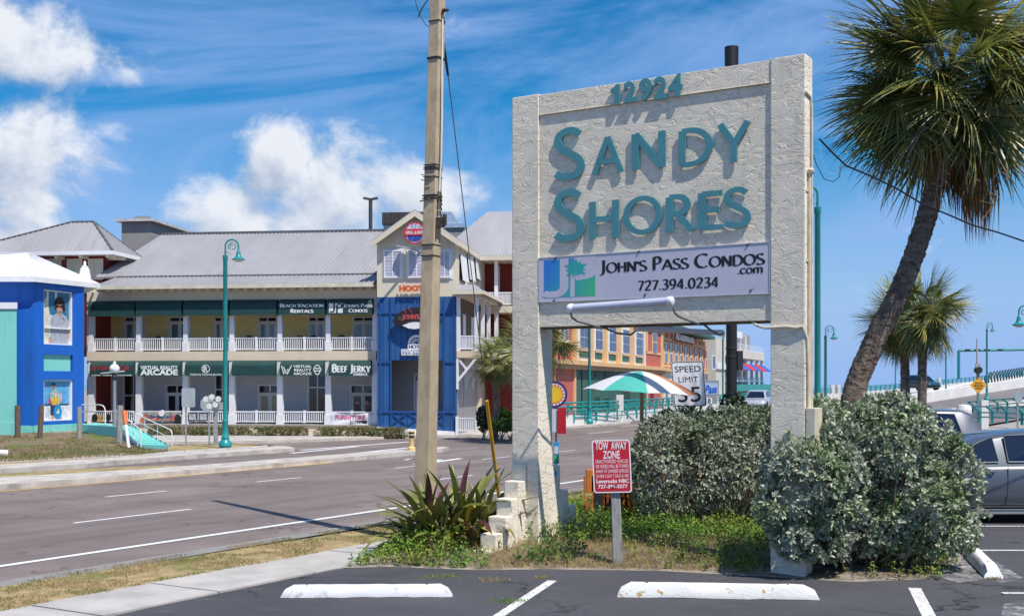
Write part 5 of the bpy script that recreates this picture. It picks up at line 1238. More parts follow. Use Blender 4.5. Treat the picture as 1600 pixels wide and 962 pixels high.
# ---------------------------------------------------------------- cars
M_win = mat('tinted_window', (.006, .008, .018), .05, .2, 1, spec=1.0)
M_tyre = mat('tyre_rubber', (.02, .02, .02), .85, .2, 20); M_rim = mat('alloy_rim', (.45, .45, .46), .25, .05, 3, metal=.9)
M_chrome = mat('chrome', (.42, .42, .44), .22, .02, metal=1.0); M_dark = mat('dark_trim', (.012, .012, .013), .6); M_satin = mat('satin_trim', (.22, .23, .24), .5)
def car(label, pos, yaw, m, prof, roofprof, Wd, wheels, wr, doors, handles, name='parked_car', cat='car', hdl=None, belt=None, wins=None, paint_mirror=None, detail=True):
    """side outline prof/roofprof in metres (x from the nose), built as lofted body sections"""
    t = thing(name, label, cat, pos); f = Fr(pos[0], pos[1], yaw, pos[2] if len(pos) > 2 else 0)
    def interp(pr_, x):
        for (a, b_), (c, d) in zip(pr_, pr_[1:]):
            if a <= x <= c: return b_ + (d - b_) * (x - a) / max(1e-6, c - a)
        return pr_[-1][1] if x > pr_[-1][0] else pr_[0][1]
    L = prof[-1][0]; xs = sorted(set([i * L / 46 for i in range(47)] + [p[0] for p in prof])); mb = MB(); rings_ = []
    zb = .22
    for x in xs:
        zt = interp(prof, x); e_ = min(x, L - x); hw = Wd / 2 * (1 - .22 * max(0, 1 - e_ / .55) ** 2); zlow = zb + (.12 * max(0, 1 - e_ / .3))
        sec = [(-hw * .90, zlow), (-hw * .985, zlow + .10), (-hw, zlow + (zt - zlow) * .35), (-hw * .995, zlow + (zt - zlow) * .62), (-hw * .975, zt - .09), (-hw * .93, zt - .025), (-hw * .86, zt), (0, zt + .02), (hw * .86, zt), (hw * .93, zt - .025), (hw * .975, zt - .09), (hw * .995, zlow + (zt - zlow) * .62), (hw, zlow + (zt - zlow) * .35), (hw * .985, zlow + .10), (hw * .90, zlow)]
        rings_.append([len(mb.v) + i for i in range(len(sec))]); mb.v += [tuple(f.W(x, y, z)) for y, z in sec]
    for a, b_ in zip(rings_, rings_[1:]):
        for k in range(len(a)): j = (k + 1) % len(a); mb.f.append((a[k], a[j], b_[j], b_[k]))
    mb.f.append(tuple(rings_[0])); mb.f.append(tuple(rings_[-1])); body = mb.build('body', m, t, smooth='all')
    # cabin: roof and pillars as one shell, tinted glass just inside
    hwb, hwt = Wd / 2 * .93, Wd / 2 * .72; N = len(roofprof)
    mb = MB(); rr_ = []
    for x, z in roofprof:
        zb_ = interp(prof, x) - .06; k = max(0, min(1, (z - zb_) / .55)); hw = hwb + (hwt - hwb) * k
        s_ = [(-hwb, zb_), (-hw - .0, max(zb_, z - .07)), (-hw * .95, z - .018), (-hw * .8, z), (0, z + .02), (hw * .8, z), (hw * .95, z - .018), (hw, max(zb_, z - .07)), (hwb, zb_)]
        rr_.append([len(mb.v) + i for i in range(len(s_))]); mb.v += [tuple(f.W(x, y, zz)) for y, zz in s_]
    for a, b_ in zip(rr_, rr_[1:]):
        for k in range(len(a) - 1): mb.f.append((a[k], a[k+1], b_[k+1], b_[k]))
    mb.build('roof', m, t, smooth='all')
    for wpts in wins:
        for sgn in (-1, 1):
            mb = MB(); P2 = []
            for x, z in wpts:
                zb_ = interp(prof, x) - .06; zr = interp(roofprof, x); k = max(0, min(1, (z - zb_) / max(.2, zr - .07 - zb_))); kk = max(0, min(1, (zr - zb_) / .55)); hwr = hwb + (hwt - hwb) * kk
                P2.append(f.W(x, sgn * (hwb + (hwr - hwb) * k + .012), z))
            cen = sum(P2, Vector()) / len(P2)
            mb.prism(P2, f.ey * (sgn * .006)); w = mb.build('window', M_win, t)
            if detail:
                mb = MB(); mb.tube([q + f.ey * sgn * .008 for q in P2] + [P2[0] + f.ey * sgn * .008], .009, 5, caps=False); mb.build('window_trim', M_dark if sgn > 0 or 'utility' in label else M_satin, w, smooth=True)
    # windscreen and rear glass
    for (xa, za, xb, zb2) in hdl or ():
        mb = MB(); mb.hexa([f.W(xa, -hwb * .8, za), f.W(xa, hwb * .8, za), f.W(xb, hwt * .8, zb2), f.W(xb, -hwt * .8, zb2), f.W(xa, -hwb * .8, za + .02), f.W(xa, hwb * .8, za + .02), f.W(xb, hwt * .8, zb2 + .02), f.W(xb, -hwt * .8, zb2 + .02)]); mb.build('windscreen', M_win, t)
    for wx in wheels:
        for sgn in (-1, 1):
            c = f.W(wx, sgn * (Wd / 2 - .10), wr); ax = f.ey * sgn
            arch = MB().lathe(f.W(wx, sgn * (Wd / 2 + .004), wr + .01), [(wr + .055, -.16), (wr + .055, 0.0)], 28, axis=ax).build('wheel_arch', M_dark, t)
            wh = MB().lathe(c, [(wr * .66, .10), (wr * .95, .115), (wr, .07), (wr, -.08), (wr * .9, -.11), (wr * .5, -.11)], 28, axis=ax).build('wheel', M_tyre, t, smooth=True)
            mb = MB(); mb.lathe(c, [(.03, .085), (.07, .11), (.05, .12)], 12, axis=ax)
            mb.lathe(c, [(wr * .60, .09), (wr * .66, .125), (wr * .70, .115), (wr * .66, .05)], 24, axis=ax)
            u = f.ex; v = UP
            for k in range(5):
                a = k * 2 * math.pi / 5; d_ = u * math.cos(a) + v * math.sin(a); mb.beam(c + ax * .1 + d_ * .03, c + ax * .105 + d_ * wr * .66, .05, .02, up=ax)
            mb.build('rim', M_rim, wh, smooth=True)
    if detail:
        mb = MB()
        for x, za, zb_ in doors:
            for sgn in (-1, 1):
                hwl = Wd / 2 + .001; mb.tube([f.W(x, sgn * hwl * .982, za), f.W(x - .01, sgn * hwl, (za + zb_) / 2 - .06), f.W(x - .03, sgn * hwl * .998, zb_ + .12), f.W(x - .05, sgn * hwl * .985, zb_)], .006, 4)
        for sgn in (-1, 1): mb.tube([f.W(doors[0][0] + .1, sgn * (Wd / 2) * .985, doors[0][2]), f.W(doors[-1][0] - .1, sgn * (Wd / 2) * .985, doors[0][2])], .007, 4)
        mb.build('door_gap', M_dark, t)
        for x, z in handles:
            for sgn in (-1, 1):
                hwl = Wd / 2 * .985; MB().tube([f.W(x - .11, sgn * hwl, z + .004), f.W(x - .08, sgn * (hwl + .035), z), f.W(x + .08, sgn * (hwl + .04), z + .006), f.W(x + .11, sgn * hwl, z + .012)], .015, 8).build('door_handle', M_chrome, t, smooth=True)
                MB().lathe(f.W(x, sgn * (hwl - .002), z), [(.05, 0), (.045, .006)], 14, axis=f.ey * sgn).build('handle_cup', M_dark, t)
        for sgn in (-1, 1): MB().box(Fr(pos[0], pos[1], yaw), .75, L - .75, sgn * Wd / 2 * .93 - .02, sgn * Wd / 2 * .93 + .02,   .16, .24).build('sill_trim', M_satin if sgn < 0 else M_dark, t, bev=.01)
    return t
M_carp = mat('grey_blue_metallic_paint', (.085, .098, .115), .38, .03, 2, metal=.3, coat=.8, spec=.6)
M_suvp = mat('silver_lilac_paint', (.11, .115, .14), .35, .03, 2, metal=.4, coat=.7)
Yc = 19.6; xn = P(1384, 800, 18.7).x
car('grey-blue sedan parked side on behind the silvery bush', (xn, Yc, 0), 0, M_carp,
    [(0, .62), (.25, .74), (.8, .86), (1.25, .93), (2.4, .955), (3.6, .98), (4.15, 1.0), (4.6, .97), (4.75, .75)],
    [(.85, .90), (1.2, 1.13), (1.6, 1.345), (2.1, 1.43), (2.6, 1.465), (3.1, 1.455), (3.6, 1.38), (4.1, 1.2), (4.4, 1.02)], 1.82, (.93, 3.72), .33,
    ((1.22, .86, .28), (1.92, .9, .3), (2.95, .9, .32)), ((1.60, .83), (2.74, .84)),
    hdl=((.92, .90, 1.62, 1.325), (3.65, 1.38, 4.35, 1.06)), wins=([(.99, .955), (1.80, .975), (1.74, 1.365), (1.5, 1.27), (1.22, 1.11)], [(1.95, .978), (2.9, .985), (2.88, 1.385), (2.5, 1.41), (1.93, 1.385)], [(2.97, .99), (3.75, 1.0), (3.45, 1.33), (2.95, 1.39)]))
Yv = 27.0; xr = P(1546, 690, 26.1).x
car('silver lilac utility vehicle parked behind the sedan, dark side glass showing', (xr - 4.6, Yv, 0), 0, M_suvp,
    [(0, .75), (.2, .92), (.9, 1.03), (1.3, 1.08), (3.5, 1.12), (4.5, 1.12), (4.6, .9)],
    [(1.05, 1.02), (1.9, 1.52), (2.3, 1.60), (3.2, 1.64), (4.05, 1.63), (4.3, 1.56), (4.52, 1.15)], 1.9, (.95, 3.65), .37,
    ((1.3, 1.0, .35), (2.35, 1.05, .35), (3.3, 1.05, .38)), ((2.1, .95), (3.1, .96)),
    hdl=((1.1, 1.06, 1.9, 1.54),), wins=([(1.5, 1.12), (2.3, 1.14), (2.28, 1.53), (1.95, 1.48)], [(2.4, 1.14), (3.22, 1.15), (3.2, 1.55), (2.4, 1.54)], [(3.3, 1.15), (4.0, 1.16), (3.9, 1.54), (3.3, 1.56)]))
def small_car(label, px, py, Y, yaw, m, Lc=4.3):
    p = P(px, py, Y); f = Fr(p.x, p.y, yaw); o = f.W(-Lc / 2, 0, 0)
    return car(label, (o.x, o.y, p.z), yaw, m, [(0, .6), (.25, .78), (1.1, .92), (3.6, 1.0), (4.2, .95), (4.3, .7)], [(.95, .9), (1.6, 1.42), (2.2, 1.52), (3.3, 1.50), (4.1, 1.05)], 1.78, (.85, 3.4), .33, (), (),
       hdl=((.98, .96, 1.55, 1.38), (3.4, 1.46, 4.05, 1.08)), wins=([(1.35, 1.0), (2.2, 1.02), (2.2, 1.42), (1.7, 1.36)], [(2.3, 1.02), (3.6, 1.04), (3.25, 1.42), (2.3, 1.43)]), detail=False, name='car')
small_car('dark teal car driving on the bridge, seen between the two small palms', 1438, 609.5, 118, 110, mat('dark_teal_paint', (.01, .05, .07), .25, coat=.8))
small_car('silver car on the far side of the street, right of the black pole', 1184, 641, 88, 70, mat('silver_paint', (.5, .52, .55), .3, metal=.4, coat=.7))
# ---------------------------------------------------------------- the arcade building across the road
BF = Fr(-5.746, 51.0, -7.3)
def lap(name, col, pitch=.14, **k):
    """painted lap siding; fine horizontal relief too small to build at this distance"""
    m = mat(name, col, .75, .05, 1.5, **k); b = NB(m.node_tree); pr = m.node_tree.nodes['Principled BSDF']; sp_ = b.n('ShaderNodeSeparateXYZ'); b.put(sp_.inputs[0], b.n('ShaderNodeTexCoord').outputs['Object'])
    h = b.m('FRACT', b.m('MULTIPLY', sp_.outputs[2], 1 / pitch)); bn = b.n('ShaderNodeBump'); bn.inputs['Strength'].default_value = .9; bn.inputs['Distance'].default_value = .03; b.put(bn.inputs['Height'], h); b.put(pr.inputs['Normal'], bn.outputs[0]); return m
M_beige = mat('beige_plaster', (.66, .54, .40), .85, .05, .8, bump=.2, bs=40, stain=((.48, .40, .31), .6, .55, .8))
M_cream = mat('cream_plaster', (.66, .58, .45), .85, .05, .8, bump=.2, bs=40, stain=((.52, .46, .37), .5, .55, .8))
M_white = mat('white_painted_wood', (.74, .73, .74), .6, .05, 2)
M_ylap = lap('yellow_lap_siding', (.86, .70, .30)); M_blap = lap('blue_grey_lap_siding', (.50, .55, .64)); M_rlap = lap('red_lap_siding', (.19, .018, .014)); M_glap = lap('grey_lap_siding', (.36, .35, .35)); M_slap = lap('salmon_lap_siding', (.52, .125, .095), .35)
M_awn = mat('dark_green_canvas', (.006, .045, .042), .7, .12, 3, bump=.2, bs=30); M_awnt = MC['dark_green_canvas']
M_metal = mat('grey_metal_roof', (.36, .35, .355), .5, .10, .25, metal=.15, stain=((.25, .24, .245), .35, .5, .75), stretch=(2.5, .5, .5)); M_seamm = mat('roof_seam_metal', (.385, .375, .385), .5, .08, .4, metal=.15)
M_dglass = glassmat('dark_shop_glass', (.012, .016, .022)); M_tglass = glassmat('sky_glass', (.10, .20, .22), .04); M_cream_blind = mat('cream_blind', (.42, .38, .26), .7)
M_redroom = mat('red_wall', (.22, .025, .018), .7, .1, 1)
bd = thing('arcade_building', 'long two storey beige arcade with green awnings, white railings and grey metal roof', 'building', BF.W(-6.5, 3, 0))
X0, X1 = BF.px(136), BF.px(588)
zf0 = .47; zrail0 = BF.zat(642, -6, 0)
z_sl0 = BF.zat(563, -6, 0); z_sl1 = BF.zat(548.5, -6, 0); z_rt = BF.zat(527, -6, 0); z_aw0 = BF.zat(493, -6, 0); z_aw1 = BF.zat(468, -6, 0); z_ev = BF.zat(444.5, -6, 0); z_la0 = BF.zat(587, -6, 0)
MB().box(BF, X0 - 6, X1, -.05, 2.6, -.1, zf0 - .03).build('plinth', M_beige, bd)
MB().box(BF, X0 - 6, X1, -.12, 2.6, zf0 - .03, zf0).build('porch_floor', M_conc, bd)
MB().box(BF, X0, X1, -.03, 2.6, z_sl0, z_sl1).build('floor_band', M_beige, bd)
MB().box(BF, X0, X1, -.02, 2.6, z_aw1 - .05, z_ev).build('frieze', M_cream, bd)
MB().box(BF, X0, X1, 2.0, 2.2, z_sl1, z_aw1 - .05).build('upper_wall', M_ylap, bd)
MB().box(BF, X0, X1, 2.0, 2.2, zf0, z_sl0).build('lower_wall', M_blap, bd)
MB().box(BF, X0 - .02, X0 + .16, .02, 2.6, zf0, z_ev).build('end_pier', M_beige, bd)
MB().box(BF, X0, X1, 6.0, 6.3, 0, z_ev + 1).build('rear_wall', M_beige, bd)
mb = MB(); mb.box(BF, X0 + .163, X0 + .185, .3, 1.9, zf0, z_sl0 - .05); mb.box(BF, X0 + .163, X0 + .185, .3, 1.9, z_sl1, z_aw1 - .06); mb.box(BF, BF.px(146, 1.9), BF.px(170, 1.9), 1.9, 1.98, zf0, z_sl0 - .4); mb.box(BF, BF.px(146, 1.9), BF.px(170, 1.9), 1.9, 1.98, z_sl1, z_aw0 + .1); mb.build('red_panel', M_redroom, bd)
cols_px = [142, 216, 289.5, 362, 437, 512.5, 585.5]
for z0, z1, w in ((zf0, z_sl0, .125), (z_sl1, z_aw1, .10)):
    for cx in cols_px:
        x = BF.px(cx); mb = MB(); mb.box(BF, x - w, x + w, 0, .22, z0 + .42, z1 - .002); mb.box(BF, x - w - .03, x + w + .03, -.03, .25, z0 + .002, z0 + .42); mb.build('column', M_white, bd)
def railing(fr, x0, x1, y, z0, z1, par, n=None, mid=True, along='x', m=None):
    """white railing: rails as the part, its thin balusters joined as a sub-part"""
    m = m or M_white; h = z1 - z0; Lx = abs(x1 - x0); n = n or int(Lx / .092)
    bx_ = (lambda mb, a, b_, p, q, c, d: mb.box(fr, a, b_, p, q, c, d)) if along == 'x' else (lambda mb, a, b_, p, q, c, d: mb.box(fr, p, q, a, b_, c, d))
    mb = MB(); bx_(mb, x0, x1, y - .03, y + .03, z1 - .055, z1); bx_(mb, x0, x1, y - .025, y + .025, z0 + .03, z0 + .075)
    if mid: xm = (x0 + x1) / 2; bx_(mb, xm - .045, xm + .045, y - .045, y + .045, z0, z1 + .04)
    r_ = mb.build('railing', m, par); mb = MB()
    for k in range(n): x = x0 + (x1 - x0) * (k + .5) / n; bx_(mb, x - .018, x + .018, y - .015, y + .015, z0 + .07, z1 - .05)
    mb.build('balusters', m, r_, kind='stuff'); return r_
def awning(x0, x1, zt, zb, yo=-.34):
    mb = MB(); prof = [(.05, zt)] + [(.05 + (yo - .05) * math.sin(R(a)), zt - .26 * (1 - math.cos(R(a)))) for a in range(15, 91, 15)] + [(yo, zb)]
    for (y, z), (y2, z2) in zip(prof, prof[1:]): mb.face([BF.W(x0, y, z), BF.W(x1, y, z), BF.W(x1, y2, z2), BF.W(x0, y2, z2)])
    for x in (x0, x1): mb.face([BF.W(x, y, z) for y, z in prof] + [BF.W(x, .05, zb)])
    return mb.build('awning', M_awn, bd, fix=False)
lo_aw, up_aw = [], []
for i in range(6):
    a, b_ = BF.px(cols_px[i]), BF.px(cols_px[i + 1])
    lo_aw.append(awning(a + .12, b_ - .12, z_sl0 - .003, z_la0)); up_aw.append(awning(a + .04, b_ - .04, z_aw1, z_aw0))
    for z0, z1 in ((zf0 + .06, zrail0), (z_sl1 + .03, z_rt)):
        railing(BF, a + .13, b_ - .13, .1, z0, z1, bd)
M_awtxt = mat('white_awning_print', (.72, .74, .72), .6); M_redtxt = mat('red_awning_print', (.50, .03, .04), .6)
def awtext(par, fn, px0, px1, yb, yt, m=None, name='lettering', y=-.346):
    x0, z0 = BF.pz(px0, yb, y); x1, z1 = BF.pz(px1, yt, y); mb = MB(); at = at_plane(BF.W(x0, y, z0), BF.ex, UP); fn(mb, at, x1 - x0, z1 - z0, -BF.ey); return mb.build(name, m or M_awtxt, par, fix=False)
sans = lambda s_, bold=.02, shear=0: (lambda mb, at, w, h, n: text_sans(mb, s_, at, w, h, n, .001, bold, shear))
roman = lambda s_, small=.8, th=.24: (lambda mb, at, w, h, n: text_roman(mb, s_, at, w, h, th, .13, .11, small, n, 0, .12, .0012))
awtext(lo_aw[0], sans('by Desire', 0, .3), 144, 172, 569 + 11, 570, M_redtxt); awtext(lo_aw[0], sans('Cafe', 0, .3), 187, 202, 578, 570, M_redtxt)
awtext(lo_aw[0], lambda mb, at, w, h, n: mb.face([at(0, 0), at(w, h * .7), at(w, h), at(w * .9, h), at(0, h * .3)]), 157, 195, 583.5, 579)
awtext(lo_aw[0], sans('COFFEE - WAFFLES - SANDWICHES', .03), 143, 206, 587, 585)
awtext(lo_aw[1], sans('VIRTUAL REALITY', .04), 219, 278, 577, 571); awtext(lo_aw[1], sans('ARCADE', .05), 219, 278, 586, 576.8)
awtext(lo_aw[2], sans('Celebrity Inspired Jewelry', .015), 297, 347, 587, 583); awtext(lo_aw[2], sans('R', .02), 318, 325, 581, 572)
def ringf(mb, at, w, h, n):
    for k in range(24):
        a0, a1 = R(k * 15), R(k * 15 + 15); c = .5; mb.face([at(w * (c + .5 * math.cos(a0)), h * (c + .5 * math.sin(a0))), at(w * (c + .5 * math.cos(a1)), h * (c + .5 * math.sin(a1))), at(w * (c + .42 * math.cos(a1)), h * (c + .42 * math.sin(a1))), at(w * (c + .42 * math.cos(a0)), h * (c + .42 * math.sin(a0)))])
awtext(lo_aw[2], ringf, 315, 328, 582.5, 569.5, None, 'emblem')
awtext(lo_aw[4], sans('VIRTUAL\nREALITY\nARCADE', .03), 458, 487, 585.5, 570)
def vw(mb, at, w, h, n):
    for k, pts in enumerate(([(0, .95), (.22, 0), (.36, .55)], [(.36, .2), (.52, 0), (.98, 1)], [(.2, .85), (.42, .1), (.62, .6)])):
        for q in ribbon(pts, lambda dx, dy: .1): mb.face([at(p[0] * w, p[1] * h) + n * .0015 * k for p in q])
awtext(lo_aw[4], vw, 440, 456, 584.5, 570.5, None, 'emblem')
def headset(mb, at, w, h, n):
    k = 0
    for pts in (arc(.5, .62, .36, .36, 0, 180), [(.05, .66), (.95, .66)], [(.05, .42), (.95, .42)], [(.05, .66), (.05, .42)], [(.95, .66), (.95, .42)], arc(.5, .42, .3, .38, 180, 360)):
        k += 1
        for q in ribbon(pts, lambda dx, dy: .1): mb.face([at(p[0] * w, p[1] * h) + n * .001 * k for p in q])
awtext(lo_aw[4], headset, 489.5, 502, 585.5, 570, None, 'emblem')
awtext(lo_aw[5], roman('BEEF JERKY', .78, .27), 519, 578, 581, 569); awtext(lo_aw[5], sans('EXPERIENCE', .04), 552, 574, 586.5, 582.5)
awtext(up_aw[4], roman('BEACH VACATION', .8), 437.5, 505, 480, 474); awtext(up_aw[4], roman('RENTALS', .8), 454, 489, 488.5, 482.5)
awtext(up_aw[5], roman("JOHN'S PASS", .8), 537, 581.5, 480, 474.5); awtext(up_aw[5], roman('CONDOS', .8), 545, 574, 487.5, 482)
awtext(up_aw[5], lambda mb, at, w, h, n: mb.face([at(0, 0), at(w, 0), at(w, h), at(0, h)]), 514, 535.5, 488.8, 473.5, M_awtxt, 'emblem')
awtext(up_aw[5], lambda mb, at, w, h, n: [mb.face([at(p[0] * w, p[1] * h) + n * .003 for p in q]) for pts in ([(.38, 1), (.38, .3)] + arc(.22, .3, .16, .2, 0, -90, 6) + [(.05, .1)], [(.58, 0), (.58, .8)], cr([(.58, .9), (.88, .9), (.94, .7), (.86, .52), (.6, .5)])) for q in ribbon(pts, lambda dx, dy: .13)], 514, 535.5, 488.8, 473.5, M_awn, 'emblem_letters')
# doors and windows: frame > panes
def opening(par, fr, px0, px1, yt, yb, y, kind, glass, cols=2, trans=0, name='door', frame=None, fw=.07):
    x0, x1 = fr.px(px0, y), fr.px(px1, y); xm = (x0 + x1) / 2; zt = fr.zat(yt, xm, y); zb = fr.zat(yb, xm, y); fm = frame or M_white
    mb = MB(); w = fw
    for a, b_ in ((x0, x0 + w), (x1 - w, x1)): mb.box(fr, a, b_, y - .06, y, zb, zt)
    mb.box(fr, x0 + w, x1 - w, y - .058, y, zt - w, zt)
    if kind == 'window': mb.box(fr, x0 + w, x1 - w, y - .058, y, zb, zb + w)
    tz = zt - w
    if trans: tz = zt - (zt - zb) * trans; mb.box(fr, x0 + w, x1 - w, y - .056, y, tz - w * .6, tz + w * .4)
    for c in range(1, cols): x = x0 + (x1 - x0) * c / cols; mb.box(fr, x - w * .45, x + w * .45, y - .054, y, zb + .001, zt - w - .001)
    o = mb.build(name, fm, par)
    for c in range(cols):
        a = x0 + w + (x1 - x0 - 2 * w) * c / cols + .03; b_ = x0 + w + (x1 - x0 - 2 * w) * (c + 1) / cols - .03
        lowz = zb + (.12 if kind == 'door' else w) 
        q = .06 if kind == 'door' else 0.0
        if kind == 'door':
            mb = MB(); mb.box(fr, a - .02, b_ + .02, y - .035, y - .004, zb, tz - .04); mb.build('leaf', fm, o)
            MB().box(fr, a + q, b_ - q, y - .045, y - .0345, lowz, tz - .12).build('pane', glass, o)
        else: MB().box(fr, a, b_, y - .03, y - .002, lowz, tz - .02).build('pane', glass, o)
        if trans: MB().box(fr, a, b_, y - .03, y - .002, tz + .04, zt - w - .01).build('transom_pane', M_dglass, o)
    return o
yw = 1.998
for a, b_ in ((194, 227), (264, 299), (334, 360), (403, 434), (481, 510), (551, 586)): opening(bd, BF, a, b_, 494, 548, yw, 'door', M_tglass, 2, .16)
opening(bd, BF, 193, 226, 585, 662, yw, 'window', M_dglass, 2, .42, 'window', M_white, .05); opening(bd, BF, 259, 296, 600, 664, yw, 'door', M_dglass, 2, .22)
opening(bd, BF, 336, 360, 585, 662, yw, 'window', M_dglass, 2, .3, 'window', M_white, .05); opening(bd, BF, 403, 442, 600, 664, yw, 'door', M_cream_blind, 2, .22)
opening(bd, BF, 481, 512, 585, 664, yw, 'window', M_dglass, 2, .25, 'window', M_white, .06); opening(bd, BF, 547, 588, 600, 664, yw, 'door', M_dglass, 2, .22)
mb = MB()
for px, py in ((558, 629), (573, 629)): x, z = BF.pz(px, py, yw - .05); mb.prism(disc(BF.W(x, yw - .05, z), BF.ex * 1.5, UP, .075, 14), -BF.ey * .004)
mb.build('door_sticker', mat('red_white_sticker', (.5, .3, .3), .5, .4, 8), bd)
mb = MB()
for px in (320, 395, 470, 530, 243): x, z = BF.pz(px, 590, .9); mb.lathe(BF.W(x, .9, z_aw1 - .25), [(.03, 0), (.09, .05), (.03, .12)], 10)
mb.build('ceiling_light', mat('black_fixture', (.02, .02, .02), .5), bd)
# balcony furniture and potted plants on the upper floor
M_furn = mat('dark_wicker', (.03, .027, .025), .8, .3, 9)
for px, k, lab in ((244, 0, 'dark chair back on the upper balcony, second bay'), (386, 0, 'dark chair back on the upper balcony, fourth bay'), (471, 1, 'dark potted plant on the upper balcony, fifth bay'), (487, 0, 'dark chair back beside the potted plant on the upper balcony'), (531, 0, 'dark chair back on the upper balcony, last bay')):
    x = BF.px(px, 1.2); t = thing('balcony_chair' if k == 0 else 'potted_plant', lab, 'chair' if k == 0 else 'plant', BF.W(x, 1.2, z_sl1))
    if k == 0:
        MB().box(BF, x - .2, x + .2, 1.0, 1.4, z_sl1 + .3, z_sl1 + .36).build('seat', M_furn, t); MB().prism([BF.W(x + a, 1.42, z_sl1 + b_) for a, b_ in ((-.18, .36), (.18, .36), (.17, .66), (.08, .74), (-.08, .74), (-.17, .66))], BF.ey * .05).build('backrest', M_furn, t)
        for a in (-.17, .15):
            for y in (1.02, 1.36): MB().box(BF, x + a, x + a + .03, y, y + .03, z_sl1, z_sl1 + .299).build('leg', M_furn, t)
    else:
        MB().lathe(BF.W(x, 1.2, z_sl1), [(.12, 0), (.17, .3), (.18, .32)], 12).build('pot', M_furn, t); mb = MB()
        for q in range(14):
            a = q * 2.4; e_ = .5 + .35 * math.sin(q * 5.1); o_ = BF.W(x, 1.2, z_sl1 + .3); mb.tube([o_, o_ + Vector((math.cos(a) * .12, math.sin(a) * .12, .25 + .2 * e_)), o_ + Vector((math.cos(a) * .28, math.sin(a) * .28, .18 + .3 * e_))], [.02, .03, .005], 4)
        mb.build('foliage', M_dkleaf, t)
# roof: two pitches with standing seams
def roofsheet(par, fr, quad, n, name='roof', seam='seam', hh=.032, m=None):
    """quad: four local points (eave left, eave right, ridge right, ridge left) + n seams"""
    q = [fr.W(*p) for p in quad]; nrm = (q[1] - q[0]).cross(q[3] - q[0]).normalized()
    if nrm.z < 0: nrm = -nrm
    o = MB().prism(q, -nrm * .08).build(name, m or M_metal, par); mb = MB()
    e_ = (q[1] - q[0]).normalized(); g_ = nrm.cross(e_); g_ = g_ if g_.z > 0 else -g_; uv = [((p - q[0]).dot(e_), (p - q[0]).dot(g_)) for p in q]; Lq = uv[1][0]
    for k in range(n + 1):
        t = k / n; u_ = .02 + (Lq - .04) * t; vm = 0
        for (ua, va), (ub, vb) in zip(uv, uv[1:] + uv[:1]):
            if abs(ua - ub) > 1e-6 and min(ua, ub) <= u_ <= max(ua, ub): vm = max(vm, va + (vb - va) * (u_ - ua) / (ub - ua))
        a = q[0] + e_ * u_; b_ = a + g_ * vm; s_ = e_ * .02
        if (b_ - a).length > .2: mb.prism([a - s_, a + s_, b_ + s_, b_ - s_], nrm * hh)
    mb.build(seam, M_seamm, o, kind='stuff'); return o
ye, yb_, yr = -.62, 1.35, 8.6
xl, xr_ = BF.px(150, ye), X1 + .0
ze = BF.zat(444, -6, ye); zbk = BF.zat(431.5, -6, yb_); zr = BF.zat(363, -6, yr)
roofsheet(bd, BF, [(xl, ye, ze), (xr_, ye, ze), (xr_, yb_ - .03, zbk), (xl, yb_ - .03, zbk)], 60, 'porch_roof'); roofsheet(bd, BF, [(xl - 1, yb_, zbk + .05), (xr_, yb_, zbk + .05), (xr_, yr, zr), (xl - 1, yr, zr)], 66, 'main_roof')
MB().box(BF, xl - 1, xr_, yr - .12, yr + .12, zr - .02, zr + .09).build('ridge_cap', mat('dark_ridge', (.10, .10, .105), .5), bd)
MB().box(BF, xl, xr_, yb_ - .06, yb_ + .05, zbk - .02, zbk + .075).build('flashing', MC['dark_ridge'], bd)
MB().box(BF, xl, xr_, ye - .1, ye + .0, ze - .17, ze - .01).build('gutter', mat('cream_gutter', (.60, .55, .42), .5), bd)
MB().box(BF, xl, xr_, ye + .003, .0, ze - .14, ze - .09).build('soffit', M_cream, bd)
MB().face([BF.W(xr_ - .02, 8.6, zr), BF.W(xr_ - .02, 8.6, 0), BF.W(xr_ - .02, -.02, 0), BF.W(xr_ - .02, -.02, ze)]); mb = MB()
k = X0 + .3
while k < X1: mb.box(BF, k, k + .06, -.55, -.03, ze - .26, ze - .145); k += .42
mb.build('rafter_tail', M_cream, bd, kind='stuff')
# red hipped block rising behind the left end
rb = thing('red_roof_block', 'dark red upper block with hipped grey roof above the left end of the arcade', 'building', BF.W(-15, 5, 6)); yf = 2.2
xa, xb = BF.px(-60, yf), BF.px(160.5, yf); zt = BF.zat(399, xb, yf); MB().box(BF, xa, xb, yf, 8, 3.6, zt).build('wall', M_rlap, rb)
for a, b_ in ((20, 42), (74, 96), (105, 128.5), (138, 161)):
    x0, x1 = BF.px(a, yf - .02), BF.px(b_, yf - .02); z0, z1 = BF.zat(437, x0, yf), BF.zat(404.5, x0, yf)
    mb = MB(); mb.box(BF, x0, x1, yf - .05, yf - .002, z0, z1); w = mb.build('window_frame', M_cream, rb); xm = (x0 + x1) / 2
    for p, q in ((x0 + .05, xm - .02), (xm + .02, x1 - .05)): MB().box(BF, p, q, yf - .07, yf - .052, z0 + .05, z1 - .05).build('shutter', mat('cream_shutter', (.50, .46, .36), .7, .1, 5), w)
ee = yf - .75; xe = BF.px(176, ee); yk = BF.ydep(221, xe); zee = BF.zat(391.5, xe, ee); xle = BF.px(-75, ee); ym = (ee + yk) / 2
zr2 = BF.zat(347, BF.px(125, ym), ym); xr1, xr2 = BF.px(112, ym), BF.px(146, ym)
